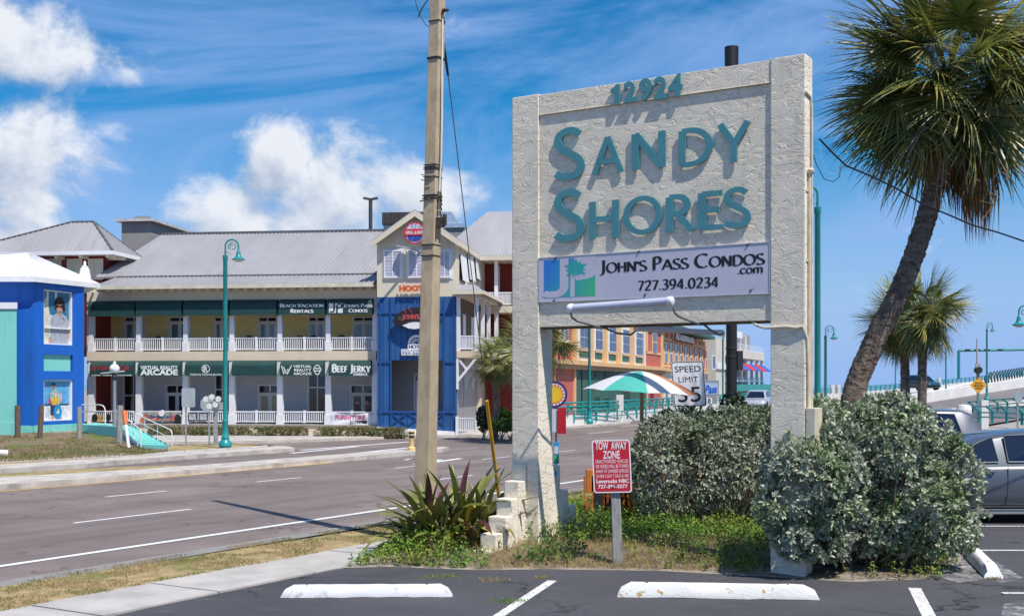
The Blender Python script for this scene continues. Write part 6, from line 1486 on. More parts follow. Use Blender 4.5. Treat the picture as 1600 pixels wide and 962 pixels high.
roofsheet(rb, BF, [(xle, ee, zee), (xe, ee, zee), (xr2, ym, zr2), (xr1, ym, zr2)], 34, 'roof'); roofsheet(rb, BF, [(xe, ee, zee), (xe, yk, zee), (xr2, ym, zr2), (xr2 - .01, ym, zr2)], 22, 'roof'); roofsheet(rb, BF, [(xle, ee, zee), (xle, yk, zee), (xr1, ym, zr2), (xr1 + .01, ym, zr2)], 16, 'roof')
mb = MB(); mb.box(BF, xle, xe + .02, ee - .05, ee - .005, zee - .17, zee + .0); mb.box(BF, xe + .005, xe + .05, ee - .05, yk, zee - .17, zee + .0); mb.box(BF, xle, xe, ee, yk, zee - .14, zee - .09); mb.build('fascia', M_white, rb)
mb = MB(); 
for q in ((xe, ee), (xe, yk), (xle, ee)): mb.beam(BF.W(q[0], q[1], zee + .02), BF.W(xr2 if q[0] == xe else xr1, ym, zr2 + .02), .1, .06)
mb.beam(BF.W(xr1, ym, zr2 + .02), BF.W(xr2, ym, zr2 + .02), .1, .06); mb.build('hip_cap', MC['dark_ridge'], rb)
mb = MB()
for px in (20, 52, 92, 130, 172): x = BF.px(px, ee + .3); mb.box(BF, x - .06, x + .06, ee, yf, zee - .30, zee - .145)
for y in (ee + 1.2, ee + 2.4): mb.box(BF, xb + .0, xe, y, y + .12, zee - .30, zee - .145)
mb.build('bracket', M_cream, rb)
# roof plant: grey stair head, dark cooling unit, duct
yq = 9.5; M_gst = mat('grey_render', (.27, .265, .25), .85, .08, 1)
t = thing('stair_head', 'grey flat-topped roof structure with a small vent, behind the ridge on the left', 'roof structure', BF.W(-14, yq, 8)); x0, x1 = BF.px(190, yq), BF.px(235, yq); z1 = BF.zat(347, x0, yq)
MB().box(BF, x0, x1, yq, yq + 6, 7.0, z1).build('wall', M_gst, t); MB().box(BF, x0 - .25, x1 + .25, yq - .25, yq + 6.2, z1 + .003, z1 + .13).build('cap', mat('pale_cap', (.5, .5, .48), .6), t)
c = BF.W(BF.px(225, yq + 2), yq + 2, z1 + .1); f = Fr(c.x, c.y, -7.3); mb = MB(); mb.box(f, -.32, .32, -.3, .3, c.z, c.z + .22); mb.box(f, -.42, .42, -.4, .4, c.z + .223, c.z + .38); mb.box(f, -.3, .3, -.3, .3, c.z + .383, c.z + .45); mb.build('vent', M_gst, t)
t = thing('cooling_unit', 'dark louvred cooling unit on the roof behind the gabled tower', 'roof unit', BF.W(.8, yq, 8)); x0, x1 = BF.px(597, yq), BF.px(668, yq); z0, z1 = BF.zat(356, x0, yq), BF.zat(332, x0, yq)
MB().box(BF, x0, x1, yq, yq + 1.4, z0 + .15, z1).build('casing', mat('dark_brown_casing', (.045, .038, .036), .6, .3, 3), t); mb = MB(); k = x0 + .05
while k < x1: mb.box(BF, k, k + .03, yq - .03, yq - .002, z0 + .2, z1 - .04); k += .115
mb.build('louvre', mat('brown_louvre', (.10, .085, .08), .6), t, kind='stuff'); MB().box(BF, x0 + .05, x1 - .05, yq + .1, yq + 1.3, z0 - .6, z0 + .148).build('stand', M_galv, t)
t = thing('roof_duct', 'silver curved duct and vents on the roof right of the tower gable', 'roof unit', BF.W(3, yq, 8)); x0, x1 = BF.px(690, yq), BF.px(712, yq); z0, z1 = BF.zat(352, x0, yq), BF.zat(331, x0, yq)
mb = MB(); mb.prism([BF.W(x0, yq, z0), BF.W(x1, yq, z0), BF.W(x1, yq, z0 + .25), BF.W(x1 - .15, yq, z1 - .18), BF.W((x0 + x1) / 2 + .1, yq, z1), BF.W(x0, yq, z1)], BF.ey * .8); mb.box(BF, x0 + .2, BF.px(727, yq), yq - .2, yq + .2, z0 - .15, z0 + .05); mb.build('duct', mat('bright_duct', (.62, .64, .66), .3, .1, 3, metal=.7), t)
mb = MB(); mb.box(BF, x0 - .1, BF.px(730, yq), yq - .1, yq + .8, z0 - 1.2, z0 - .16); mb.build('base', M_gst, t)
# ---------------------------------------------------------------- the blue tower with its gable
tw_ = thing('gabled_tower', 'cream gabled tower with blue plank lower storeys and white shutters, right of the arcade', 'building', BF.W(2, 3, 0)); yt = -.55
XA, XB = BF.px(589, yt), BF.px(713, yt); zbl = BF.zat(463.5, 2, yt); zga = BF.zat(329, BF.px(648.5, yt), yt); xg = BF.px(648.5, yt); ov = -1.0
xeL, xeR = BF.px(580.5, ov), BF.px(716.5, ov); zeL = BF.zat(377, xeL, ov); x_half = (xeR - xeL) / 2; xg = (xeL + xeR) / 2; zga = BF.zat(328, xg, ov)
ybk = BF.ydep(753, xeR); slope = (zga - zeL) / x_half; zA = zeL + (XA - xeL) * slope - .06; zB = zeL + (xeR - XB) * slope - .06
zb_l, zb_r = BF.zat(666, XA, yt), BF.zat(674, XB, yt)
wall = MB(); wall.prism([BF.W(XA, yt, zbl), BF.W(XB, yt, zbl), BF.W(XB, yt, zB), BF.W(xg, yt, zga - .08), BF.W(XA, yt, zA)], BF.ey * (ybk - yt)); wall.build('upper_wall', M_cream, tw_)
roofsheet(tw_, BF, [(xeL, ov, zeL), (xeL, ybk, zeL), (xg, ybk, zga), (xg, ov, zga)], 16); roofsheet(tw_, BF, [(xeR, ov, zeL), (xeR, ybk, zeL), (xg, ybk, zga), (xg, ov, zga)], 16)
mb = MB()
for a, s_ in ((xeL, 1), (xeR, -1)): mb.prism([BF.W(a, ov - .05, zeL - .02), BF.W(xg, ov - .05, zga - .02), BF.W(xg, ov - .05, zga - .27), BF.W(a, ov - .05, zeL - .25)], BF.ey * .06)
mb.box(BF, xeR - .03, xeR + .03, ov + .012, ybk, zeL - .24, zeL - .015); mb.box(BF, XB + .01, xeR - .035, ov + .012, ybk, zeL - .22, zeL - .17); mb.build('bargeboard', M_cream, tw_)
M_blue = mat('blue_plank_paint', (.016, .095, .27), .55, .12, 1.2, stain=((.012, .075, .21), .8, .5, .75))
xo0, xo1 = BF.px(611, yt), BF.px(694, yt); zo1 = BF.zat(562.5, 1, yt); zo0 = BF.zat(643, 1, yt)
def slab(x0, x1, z0, z1, zl=None, zr_=None): return MB().prism([BF.W(x0, yt - .002, z0 if zl is None else zl), BF.W(x1, yt - .002, z0 if zr_ is None else zr_), BF.W(x1, yt - .002, z1), BF.W(x0, yt - .002, z1)], BF.ey * .22)
zl = lambda x: zb_l + (zb_r - zb_l) * (x - XA) / (XB - XA)
n = 13; xs = [XA + (XB - XA) * i / n for i in range(n + 1)]
for i in range(n):                          # planks, one part each
    a, b_ = xs[i] + .012, xs[i + 1] - .012; inside = a > xo0 - .2 and b_ < xo1 + .2
    if inside: slab(a, b_, zo1, zbl - .003).build('plank', M_blue, tw_); slab(a, b_, 0, zo0, zl(a), zl(b_)).build('plank', M_blue, tw_)
    else: slab(a, b_, 0, zbl - .003, zl(a), zl(b_)).build('plank', M_blue, tw_)
MB().box(BF, XA, XB, yt + .03, yt + .1, zo1, zbl - .003).box(BF, XA, xo0, yt + .03, yt + .1, zb_l, zo1).box(BF, xo1, XB, yt + .03, yt + .1, zb_l, zo1).box(BF, XA, XB, yt + .03, yt + .1, zb_r, zo0).build('backing', M_blue, tw_)
mb = MB()
for py, a, b_ in ((489, XA, XB), (566, XA, xo0), (566, xo1, XB), (643.5, XA, XB)): z = BF.zat(py, 1, yt); mb.box(BF, a, b_, yt - .05, yt - .004, z - .03, z + .05)
for px in (595, 611, 694, 710): x = BF.px(px, yt); mb.box(BF, x - .03, x + .03, yt - .045, yt - .0045, zl(x) + .05, zbl - .05)
z0, z1 = zo0 - .06, BF.zat(664, 0, yt) + .02
for p, q in ((611, 636), (638, 664), (668, 694)):
    a, b_ = BF.px(p, yt), BF.px(q, yt)
    mb.beam(BF.W(a, yt - .03, z0), BF.W(b_, yt - .03, z1), .04, .05, up=BF.ey); mb.beam(BF.W(b_, yt - .045, z0), BF.W(a, yt - .045, z1), .04, .05, up=BF.ey)
mb.build('batten', mat('blue_trim', (.012, .07, .24), .55), tw_)
MB().box(BF, XA - .06, XB + .06, yt - .1, yt + .1, 0, zb_r - .005).prism([BF.W(XA - .05, yt - .09, zb_r - .03), BF.W(XB + .05, yt - .09, zb_r - .03), BF.W(XB + .05, yt - .09, zb_r), BF.W(XA - .05, yt - .09, zb_l - .003)], BF.ey * .08).build('base_strip', M_white, tw_)
MB().box(BF, XA, XB, 1.3, 1.45, 0, 4).build('recess_wall', M_glap, tw_); MB().box(BF, XA + .05, XB - .05, yt + .12, 1.3, .3, .4).build('recess_floor', M_conc, tw_)
MB().box(BF, XB - .16, XB - .02, yt + .24, ybk, 0, zbl - .004).build('side_wall', M_glap, tw_); MB().box(BF, XA + .02, XA + .16, yt + .24, 5, 0, zbl - .004).build('side_wall', M_blue, tw_)
opening(tw_, BF, 647, 686, 583, 645, 1.295, 'door', M_dglass, 2, .2)
for px0, px1 in ((600, 626.5), (637.5, 663.5), (685, 703.5)):
    y = yt - .09; x0, x1 = BF.px(px0, y), BF.px(px1, y); z0, z1 = BF.zat(434, x0, y), BF.zat(391, x0, y)
    mb = MB(); w = .05; mb.box(BF, x0, x0 + w, y, y + .05, z0, z1); mb.box(BF, x1 - w, x1, y, y + .05, z0, z1); mb.box(BF, x0 + w, x1 - w, y + .001, y + .049, z0, z0 + w); mb.box(BF, x0 + w, x1 - w, y + .001, y + .049, z1 - w, z1); xm = (x0 + x1) / 2; mb.box(BF, xm - .02, xm + .02, y + .001, y + .049, z0 + w, z1 - w)
    s_ = mb.build('shutter', M_white, tw_); mb = MB(); k = z0 + w
    while k < z1 - w - .02: mb.hexa([BF.W(x, yy, zz) for zz0, in ((k,),) for x, yy, zz in ((x0 + w, y + .01, k), (x1 - w, y + .01, k), (x1 - w, y + .045, k + .03), (x0 + w, y + .045, k + .03), (x0 + w, y + .01, k + .015), (x1 - w, y + .01, k + .015), (x1 - w, y + .045, k + .045), (x0 + w, y + .045, k + .045))]); k += .062
    mb.build('louvres', mat('lilac_white_louvre', (.60, .60, .70), .6), s_, kind='stuff')
    MB().box(BF, x0 - .07, x1 + .09, yt - .035, yt - .003, z0 - .04, z1 + .06).build('window_frame', M_white, tw_)
for px0, px1 in ((717.5, 726), (729, 737), (740, 747)):
    ya, yb2 = BF.ydep(px0, XB), BF.ydep(px1, XB); z1 = BF.zat(395, XB, ya) - .05; z0 = z1 - 1.12
    MB().box(BF, XB + .003, XB + .03, ya, yb2, z0, z1).build('window', M_dglass, tw_)
    MB().prism([BF.W(XB + .04, ya, z1), BF.W(XB + .04, yb2, z1), BF.W(XB + .16, yb2, z0), BF.W(XB + .16, ya, z0)], BF.ex * .04).build('open_shutter', M_white, tw_)
# signs fixed to the tower
def tsign(nm, lab): return thing(nm, lab, 'sign', BF.W(2, yt, 3))
t = tsign('round_sign', 'round red and blue restaurant badge high in the tower gable'); y = -1.2; xc, zc = BF.pz(648, 364, y); rr_ = 17 / F * 50; C_ = lambda dy: BF.W(xc, y + dy, zc)
MB().lathe(C_(0), [(rr_, 0), (rr_, -.12)], 40, axis=-BF.ey).build('disc', mat('pale_badge', (.40, .42, .50), .5, .5, 9), t)
mb = MB(); pA, pB = disc(C_(-.002), BF.ex, UP, rr_ * 1.02, 40), disc(C_(-.002), BF.ex, UP, rr_ * .88, 40)
for k in range(40): j = (k + 1) % 40; mb.face([pA[k], pA[j], pB[j], pB[k]])
mb.build('rim', mat('red_badge', (.48, .035, .04), .45, .2, 6), t)
mb = MB(); mb.face([C_(-.004) + BF.ex * a + UP * b_ for a, b_ in ((-.55, -.36), (-.2, -.42), (.3, -.38), (.42, -.1), (-.42, -.1))] if False else disc(C_(-.004) - UP * .16, BF.ex * 1.2, UP * .8, .26, 20)); mb.build('blue_field', mat('blue_badge', (.04, .08, .35), .5, .4, 8), t)
MB().prism([C_(-.03) + BF.ex * a + UP * b_ for a, b_ in ((-.47, -.10), (.47, -.10), (.44, .14), (.2, .17), (-.2, .17), (-.44, .14))], BF.ey * .02).build('banner', mat('bright_red', (.60, .03, .04), .45), t)
mb = MB(); text_sans(mb, 'GRILL & BAR', at_plane(C_(-.032) - BF.ex * .38 - UP * .045, BF.ex, UP), .76, .13, -BF.ey, .002, .03); mb.build('lettering', M_awtxt, t, fix=False)
MB().beam(BF.W(BF.px(619, -1.6), -1.6, BF.zat(384.5, 0, -1.6)), BF.W(BF.px(659, -.6), -.6, BF.zat(394, 0, -.6)), .07, .07).build('bracket', M_galv, t)
t = tsign('letter_sign', 'orange red channel letters below the tower shutters, cut off by the pole'); y = yt - .14; x0, z0 = BF.pz(624, 455.5, y); x1, z1 = BF.pz(682, 445.5, y)
mb = MB(); text_sans(mb, 'HOOTERS', at_plane(BF.W(x0, y, z0), BF.ex, UP), x1 - x0, z1 - z0, -BF.ey, .08, .06); mb.build('letters', mat('orange_red_letter', (.62, .09, .02), .4), t, fix=False)
t = tsign('oval_sign', 'dark oval sign with red lettering and a white scroll on the blue planks'); y = yt - .3; cx, cz = BF.pz(651, 497, y); C_ = BF.W(cx, y, cz)
MB().prism([C_ + BF.ex * a + UP * b_ for a, b_ in [(p[0] * 1.02, p[1] * .36 * (1.15 - .15 * abs(p[0]) ** 8) + .10 * math.cos(p[0] * 2.2) - .05) for p in [(math.cos(R(q)) * (1 if abs(math.sin(R(q))) < .5 else 1), math.sin(R(q))) for q in range(0, 360, 10)]]], BF.ey * .1).build('plate', mat('black_brown_plate', (.022, .012, .012), .45), t)
MB().prism([C_ + BF.ex * a + UP * b_ for a, b_ in ((-.60, -.30), (-.3, -.19), (-.1, -.16), (.1, -.17), (.3, -.19), (.60, -.30), (.4, -.42), (.1, -.43), (-.1, -.46), (-.35, -.42))], -BF.ey * .05).build('scroll', M_white, t)
mb = MB(); text_sans(mb, "JOHN'S PASS", at_plane(C_ - BF.ex * .62 - BF.ey * .003 - UP * .10, BF.ex, UP), 1.24, .27, -BF.ey, .012, .03); mb.build('lettering', mat('red_neon_letter', (.62, .10, .09), .4), t, fix=False)
MB().lathe(C_ + BF.ex * -.72 - UP * .02, [(.09, .0), (.09, .02)], 14, axis=-BF.ey).build('emblem', mat('green_emblem', (.05, .12, .04), .5, .6, 12), t)
MB().lathe(C_ + BF.ex * -.12 - UP * .46, [(.05, 0), (.07, .06), (.03, .12)], 10).build('lamp', M_white, t)
mb = MB()
for dx in (-.45, -.2): mb.tube([C_ + BF.ex * dx + UP * .22, C_ + BF.ex * (dx - .1) + UP * .42 - BF.ey * .25], .012, 5)
mb.build('antler_wire', MC['red_neon_letter'], t)
t = tsign('wheel_sign', 'white half-round ship wheel sign with hotel lettering on the blue planks'); y = yt - .08; cx, cz = BF.pz(651, 537, y); C_ = BF.W(cx, y, cz); mb = MB()
mb.prism(disc(C_, BF.ex, UP, .38, 24, 0, 180), BF.ey * .04); mb.box(Fr(C_.x, C_.y, -7.3), -.38, .38, 0, .04, cz - .22, cz - .002); mb.build('plate', M_white, t)
mb = MB(); pA, pB = disc(C_ - BF.ey * .003, BF.ex, UP, .27, 24, 0, 180), disc(C_ - BF.ey * .003, BF.ex, UP, .23, 24, 0, 180)
for k in range(24): mb.face([pA[k], pA[k + 1], pB[k + 1], pB[k]])
for a in range(15, 180, 25): mb.beam(C_ - BF.ey * .004, C_ - BF.ey * .004 + (BF.ex * math.cos(R(a)) + UP * math.sin(R(a))) * .22, .02, .004, up=BF.ey)
text_roman(mb, 'HOTEL', at_plane(C_ - BF.ex * .33 - UP * .19 - BF.ey * .003, BF.ex, UP), .66, .14, .25, .12, .12, 1, -BF.ey, 0); mb.build('lettering', mat('navy_paint', (.02, .03, .12), .5), t, fix=False)
t = tsign('phone_sign', 'white rectangular sign with a phone number below the wheel sign'); y = yt - .1; x0, z0 = BF.pz(627, 555, y); x1, z1 = BF.pz(680, 545, y)
MB().box(BF, x0, x1, y, y + .04, z0, z1).build('plate', M_white, t); mb = MB(); text_sans(mb, '727-268-1000'[:7] + '-', at_plane(BF.W(x0 + .03, y - .002, z0 + .02), BF.ex, UP), (x1 - x0) * .62, .12, -BF.ey, .001, .02); text_sans(mb, 'www.hotelatthepass', at_plane(BF.W(x0 + .03, y - .002, z0 + .17), BF.ex, UP), x1 - x0 - .1, .06, -BF.ey, .001, .02); mb.build('lettering', MC['navy_paint'], t, fix=False)
# ---- porch against the tower side
po = thing('side_porch', 'white posted upper porch with small metal roof on the right flank of the tower', 'porch', BF.W(6, 1, 3)); xp = BF.px(744, yt); yk2 = BF.ydep(777, xp); zp = BF.zat(548, xp, yt); zrt = BF.zat(524, xp, yt); zpe = BF.zat(464, xp, yt)
MB().box(BF, XB + .02, xp + .08, yt - .05, yk2, zp - .28, zp).build('floor', M_beige, po)
MB().box(BF, XB + .01, xp + .12, yt - .08, yk2 + .1, zpe, zpe + .22).build('beam', M_cream, po)
roofsheet(po, BF, [(XB - .1, yt - .35, zpe + .24), (xp + .35, yt - .35, zpe + .24), (xp - .1, yt + .3, zpe + .55), (XB + .05, yt + .3, zpe + .55)], 5); roofsheet(po, BF, [(xp + .35, yt - .35, zpe + .24), (xp + .35, yk2 + .3, zpe + .24), (XB + .05, yk2, zpe + .58), (XB + .05, yt + .3, zpe + .56)], 12)
mb = MB(); mb.box(BF, XB - .1, xp + .36, yt - .39, yt - .352, zpe + .1, zpe + .235); mb.box(BF, xp + .352, xp + .39, yt - .39, yk2 + .3, zpe + .1, zpe + .235); mb.build('fascia', M_cream, po)
for x, y in ((XB + .08, yt), (xp, yt), (xp, BF.ydep(754, xp)), (xp, BF.ydep(763, xp)), (xp, yk2 - .1)): MB().box(BF, x - .075, x + .075, y, y + .15, zp + .001, zpe - .002).build('post', M_white, po)
railing(BF, XB + .16, xp - .08, yt + .07, zp + .04, zrt, po, 10, False); railing(BF, yt + .16, yk2 - .12, xp, zp + .04, zrt, po, 26, False, 'y')
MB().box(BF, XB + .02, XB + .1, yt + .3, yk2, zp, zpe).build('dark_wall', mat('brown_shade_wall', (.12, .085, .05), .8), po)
mb = MB()
for px in (723, 736): y0 = BF.ydep(px, XB + .105) if BF.ydep(px, XB + .105) > yt + .4 else yt + .8; mb.box(BF, XB + .102, XB + .13, y0, y0 + .7, zp + .1, zp + 1.6)
mb.build('door_frame', M_white, po)
for y in (yt + .03, yt + 2, yt + 4, yt + 6):
    if y > yk2: break
    mb = MB(); mb.beam(BF.W(XB + .06, y, zp - 1.25), BF.W(xp, y, zp - .3), .1, .1, up=BF.ey); mb.beam(BF.W(XB + .1, y + .012, zp - .35), BF.W((XB + xp) / 2 + .05, y + .012, zp - .83), .08, .08, up=BF.ey); mb.box(BF, XB + .0, XB + .09, y - .06, y + .06, zp - 1.6, zp - .29); mb.build('bracket', M_white, po)
gt = thing('white_gate', 'small white picket gate at the foot of the grey side wall', 'gate', BF.W(6, yt, 0)); x0, x1 = BF.px(714, yt - .1), BF.px(744, yt - .1); z0, z1 = BF.zat(674, x0, yt), BF.zat(652, x0, yt)
railing(BF, x0, x1, yt - .1, z0, z1, gt, 9, False); MB().box(BF, x0 - .05, x0 + .05, yt - .15, yt - .05, 0, z1 + .06).build('post', M_white, gt); MB().box(BF, x1 - .05, x1 + .05, yt - .15, yt - .05, 0, z1 + .06).build('post', M_white, gt)
# ---- red balcony wing to the right
wg = thing('balcony_wing', 'dark red wing with white balconies and hipped grey roof, between tower and sign', 'building', BF.W(8, 9, 0)); yv = BF.ydep(752, xeR) - .3
xw0 = BF.px(700, yv + 1.6); xw1 = BF.px(838, yv); zev = BF.zat(402.5, BF.px(775, yv), yv); rx0, rx1 = BF.px(762, yv + 5), BF.px(800, yv + 5); zrv = BF.zat(331, rx0, yv + 5)
MB().box(BF, xw0, xw1, yv + 1.6, yv + 9, 0, zev).build('wall', M_rlap, wg)
MB().box(BF, BF.px(752, yv + 1.5), BF.px(757, yv + 1.5), yv + .2, yv + 1.59, 0, zev).build('end_wall', M_cream, wg)
roofsheet(wg, BF, [(xw0 - .3, yv - .4, zev + .05), (xw1, yv - .4, zev + .05), (rx1, yv + 5, zrv), (rx0, yv + 5, zrv)], 26); roofsheet(wg, BF, [(xw0 - .3, yv - .4, zev + .05), (xw0 - .3, yv + 10, zev + .05), (rx0, yv + 5, zrv), (rx0 - .01, yv + 5, zrv)], 22)
MB().box(BF, BF.px(752, yv), xw1, yv - .46, yv - .405, zev - .16, zev + .04).box(BF, BF.px(752, yv), xw1, yv - .40, yv + 1.6, zev - .12, zev - .04).build('fascia', M_cream, wg)
for yt_, yb2 in ((455, 477), (527, 549)):
    zt_, z0 = BF.zat(yt_, 8, yv), BF.zat(yb2, 8, yv); a = BF.px(753, yv)
    MB().box(BF, a, xw1, yv, yv + 1.6, z0 - .3, z0).build('balcony_floor', M_cream, wg); railing(BF, a, xw1, yv + .1, z0 + .03, zt_, wg, 44, False)
for px in (775, 803, 836): x = BF.px(px, yv); MB().box(BF, x - .08, x + .08, yv + .02, yv + .18, 0, zev - .13).build('post', M_white, wg)
mb = MB()
for px in (778.5, 754): x = BF.px(px, yv + 1.58); mb.box(BF, x, x + .08, yv + 1.55, yv + 1.595, BF.zat(477, 8, yv), zev - .2)
mb.build('trim', M_cream, wg)
# ---------------------------------------------------------------- the blue surf shop on the left
M_blu = mat('bright_blue_paint', (.006, .115, .50), .55, .05, .8, bump=.15, bs=25, stain=((.012, .085, .36), 1.4, .50, .78), stretch=(2, 2, .35)); M_aqua = mat('aqua_paint', (.21, .60, .53), .6, .05, .8, stain=((.16, .44, .39), 1.6, .50, .78), stretch=(2, 2, .4)); M_aqd = mat('aqua_green_panel', (.10, .36, .30), .6)
M_wroof = mat('white_metal_roof', (.74, .74, .77), .45, .04, .5)
bs_ = thing('blue_shop', 'bright blue corner shop with white hipped roof and two large poster windows', 'shop', (-18, 49, 0))
# right-hand face runs away from the viewer: frame LF
p0 = P(52, 663, 46.0); p1 = P(131.5, 663, 48.9); ang = math.degrees(math.atan2(p1.y - p0.y, p1.x - p0.x)); LF = Fr(p0.x, p0.y, ang); LL = math.hypot(p1.x - p0.x, p1.y - p0.y)
zt = H + (HY - 434) / F * 46.0
FFr = Fr(p0.x, p0.y, 2); xl_ = FFr.px(-60)
zpl = H + (HY - 664.5) / F * 46
wf = FFr
# windows of the right face cut as recesses: build wall strips round them
wins = [(68.5, 114.5, 454, 538.5), (68.5, 114.5, 554, 579.5), (68, 114.5, 593, 657)]
wx0, wx1 = LF.px(68.5), LF.px(114.5); zz = []
for a, b_, yt_, yb2 in wins: xm = LF.px(91); zz.append((LF.zat(yb2, xm, 0), LF.zat(yt_, xm, 0)))
mb = MB(); mb.box(LF, 0, wx0, 0, .3, zpl, zt); mb.box(LF, wx1, LL, 0, .3, zpl, zt); lv = [zt] + [v for pr_ in zz for v in (pr_[1], pr_[0])] + [zpl]
for k in range(0, len(lv), 2): mb.box(LF, wx0 + .001, wx1 - .001, 0.001, .3, lv[k + 1], lv[k])
mb.box(LF, LL - .02, LL + .25, .3, 4.5, zpl, zt) if False else None
mb.build('wall', M_blu, bs_)
MB().box(FFr, xl_, -.005, 0, .3, zpl, zt).build('wall', M_blu, bs_); MB().box(LF, .2, LL - .02, .302, 6, 0, zt - .02).build('core', M_blu, bs_)
mb = MB(); mb.box(LF, .0, LL + .05, -.05, .3, .2, zpl - .003); mb.box(FFr, xl_, -.06, -.05, .3, .2, zpl - .004); mb.build('plinth', M_aqua, bs_)
# roof: eaves in front and along the right face, apex behind
ze_ = H + (HY - 432) / F * 45.6; e0 = P(55, 432, 45.55); e1 = P(156, 444.5, 49.9); e1.z = e0.z; eL = P(-90, 432, 45.3); eL.z = e0.z; ap = P(44, 395, 49.8); apl = P(-60, 395, 49.8); bk = Vector((e1.x - 3, 55, e0.z))
e1.z = H + (HY - 443) / F * 49.9; dz = e1.z - e0.z
for nm, tri in (('roof', [eL, e0, ap, P(-80, 404, 49.6)]), ('roof', [e0, e1, ap]), ('roof', [e1, bk, ap])):
    n_ = (tri[1] - tri[0]).cross(tri[2] - tri[0]).normalized(); n_ = n_ if n_.z > 0 else -n_
    o = MB().prism(tri, -n_ * .08).build(nm, M_wroof, bs_); mb = MB(); N = 14
    for k in range(N):
        t_ = (k + .5) / N; a = tri[0].lerp(tri[1], t_); b_ = (tri[3] if len(tri) > 3 else tri[2]).lerp(tri[2], t_); b_ = a.lerp(b_, .97); s_ = (tri[1] - tri[0]).normalized() * .015; mb.prism([a - s_, a + s_, b_ + s_ * .2, b_ - s_ * .2], n_ * .035)
    mb.build('seam', M_wroof, o, kind='stuff')
mb = MB(); mb.beam(eL - UP * .1, e0 - UP * .1, .06, .2); mb.beam(e0 - UP * .1, e1 - UP * .1, .06, .2); mb.build('fascia', M_white, bs_)
mb = MB(); mb.face([e0 - UP * .15, e1 - UP * .15, bk - UP * .15, eL - UP * .15]); mb.build('soffit', M_white, bs_, fix=False)
MB().lathe(P(132.5, 432, 50.5), [(.26, -.1), (.24, .05), (.17, .36), (.12, .38), (.14, .42), (.05, .48), (.05, .6), (.02, .66)], 14).build('finial', M_white, bs_, smooth=True)
# middle aqua panel and poster windows (frame > printed picture)
def lface(mb, a0, a1, z0, z1, y, sh=None): mb.face([LF.W(a0, y, z0), LF.W(a1, y, z0), LF.W(a1, y, z1), LF.W(a0, y, z1)])
mb = MB(); z0, z1 = zz[1]; mb.box(LF, wx0 + .05, wx1 - .05, .10, .14, z0, z1); mb.build('aqua_panel', M_aqua, bs_)
def poster(idx, label, shapes, split=None):
    z0, z1 = zz[idx]; w = wx1 - wx0; h_ = z1 - z0; o = None
    mb = MB(); f_ = .05
    mb.box(LF, wx0 + .005, wx0 + f_ + .03, .05, .16, z0 + .003, z1 - .003); mb.box(LF, wx1 - f_ - .03, wx1 - .005, .05, .16, z0 + .003, z1 - .003); mb.box(LF, wx0 + .09, wx1 - .09, .052, .158, z0 + .003, z0 + .05); mb.box(LF, wx0 + .09, wx1 - .09, .052, .158, z1 - .05, z1 - .003)
    if split: zs = z0 + h_ * split; mb.box(LF, wx0 + .09, wx1 - .09, .052, .13, zs - .03, zs + .02)
    o = mb.build('poster_window', M_white, bs_, label=label)
    ly = .15
    for k, (nm, m, pts) in enumerate(shapes):
        mb = MB(); ly -= .002
        for poly in (pts if isinstance(pts[0][0], (list, tuple)) else [pts]): mb.face([LF.W(wx0 + .08 + u * (w - .16), ly, z0 + .04 + v * (h_ - .08)) for u, v in poly])
        mb.build(nm, m, o, fix=False)
E = lambda cx, cy, rx, ry, n=16: [(cx + rx * math.cos(2 * math.pi * k / n), cy + ry * math.sin(2 * math.pi * k / n)) for k in range(n)]
pr = lambda n, c, v=.15, s=4: mat(n, c, .45, v, s)
SK, skin, hair, grey_t = pr('poster_sky', (.10, .36, .62)), pr('poster_skin', (.50, .27, .19)), pr('poster_hair', (.035, .015, .012), .5, 12), pr('poster_grey_shirt', (.36, .38, .44), .2, 6)
poster(0, 'poster of a person with dark curly hair, sunglasses and grey shirt', [
    ('poster_ground', pr('poster_pale', (.55, .62, .60), .25, 3), [(0, 0), (1, 0), (1, 1), (0, 1)]), ('poster_sky', pr('poster_dark_teal', (.03, .16, .27), .2, 3), [(.0, .62), (1, .42), (1, 1), (0, 1)]),
    ('poster_rails', pr('poster_light', (.60, .68, .70), .1), [[(.14, .35), (.22, .35), (.24, 1), (.16, 1)], [(.46, .72), (.54, .70), (.55, 1), (.47, 1)], [(.02, .58), (.4, .50), (.4, .53), (.02, .61)]]),
    ('poster_board', pr('poster_board_tan', (.62, .60, .50), .2, 4), [(.0, .0), (.26, .0), (.28, .55), (.2, .84), (.1, .86), (.03, .55)]),
    ('poster_person', grey_t, [(.28, 0), (.24, .10), (.32, .14), (.30, .42), (.38, .54), (.52, .585), (.74, .585), (.90, .54), (.99, .44), (.97, .02), (.86, 0)]), ('poster_person', skin, [[(.55, .55), (.72, .55), (.72, .64), (.55, .64)], E(.635, .70, .12, .115), [(.24, .03), (.34, .03), (.36, .10), (.25, .12)], [(.90, .12), (.99, .12), (.99, .30), (.92, .3)]]),
    ('poster_person', hair, [E(.635, .83, .17, .075), E(.78, .75, .06, .10), E(.495, .75, .05, .10), E(.81, .68, .04, .05)]), ('poster_person', pr('poster_glasses', (.01, .01, .012)), [E(.575, .725, .055, .025, 10), E(.69, .725, .055, .025, 10), [(.74, .50), (.80, .50), (.80, .48), (.74, .48)]]), ('poster_person', pr('poster_smile', (.7, .62, .58)), [(.58, .655), (.69, .655), (.66, .64), (.61, .64)])], .31)
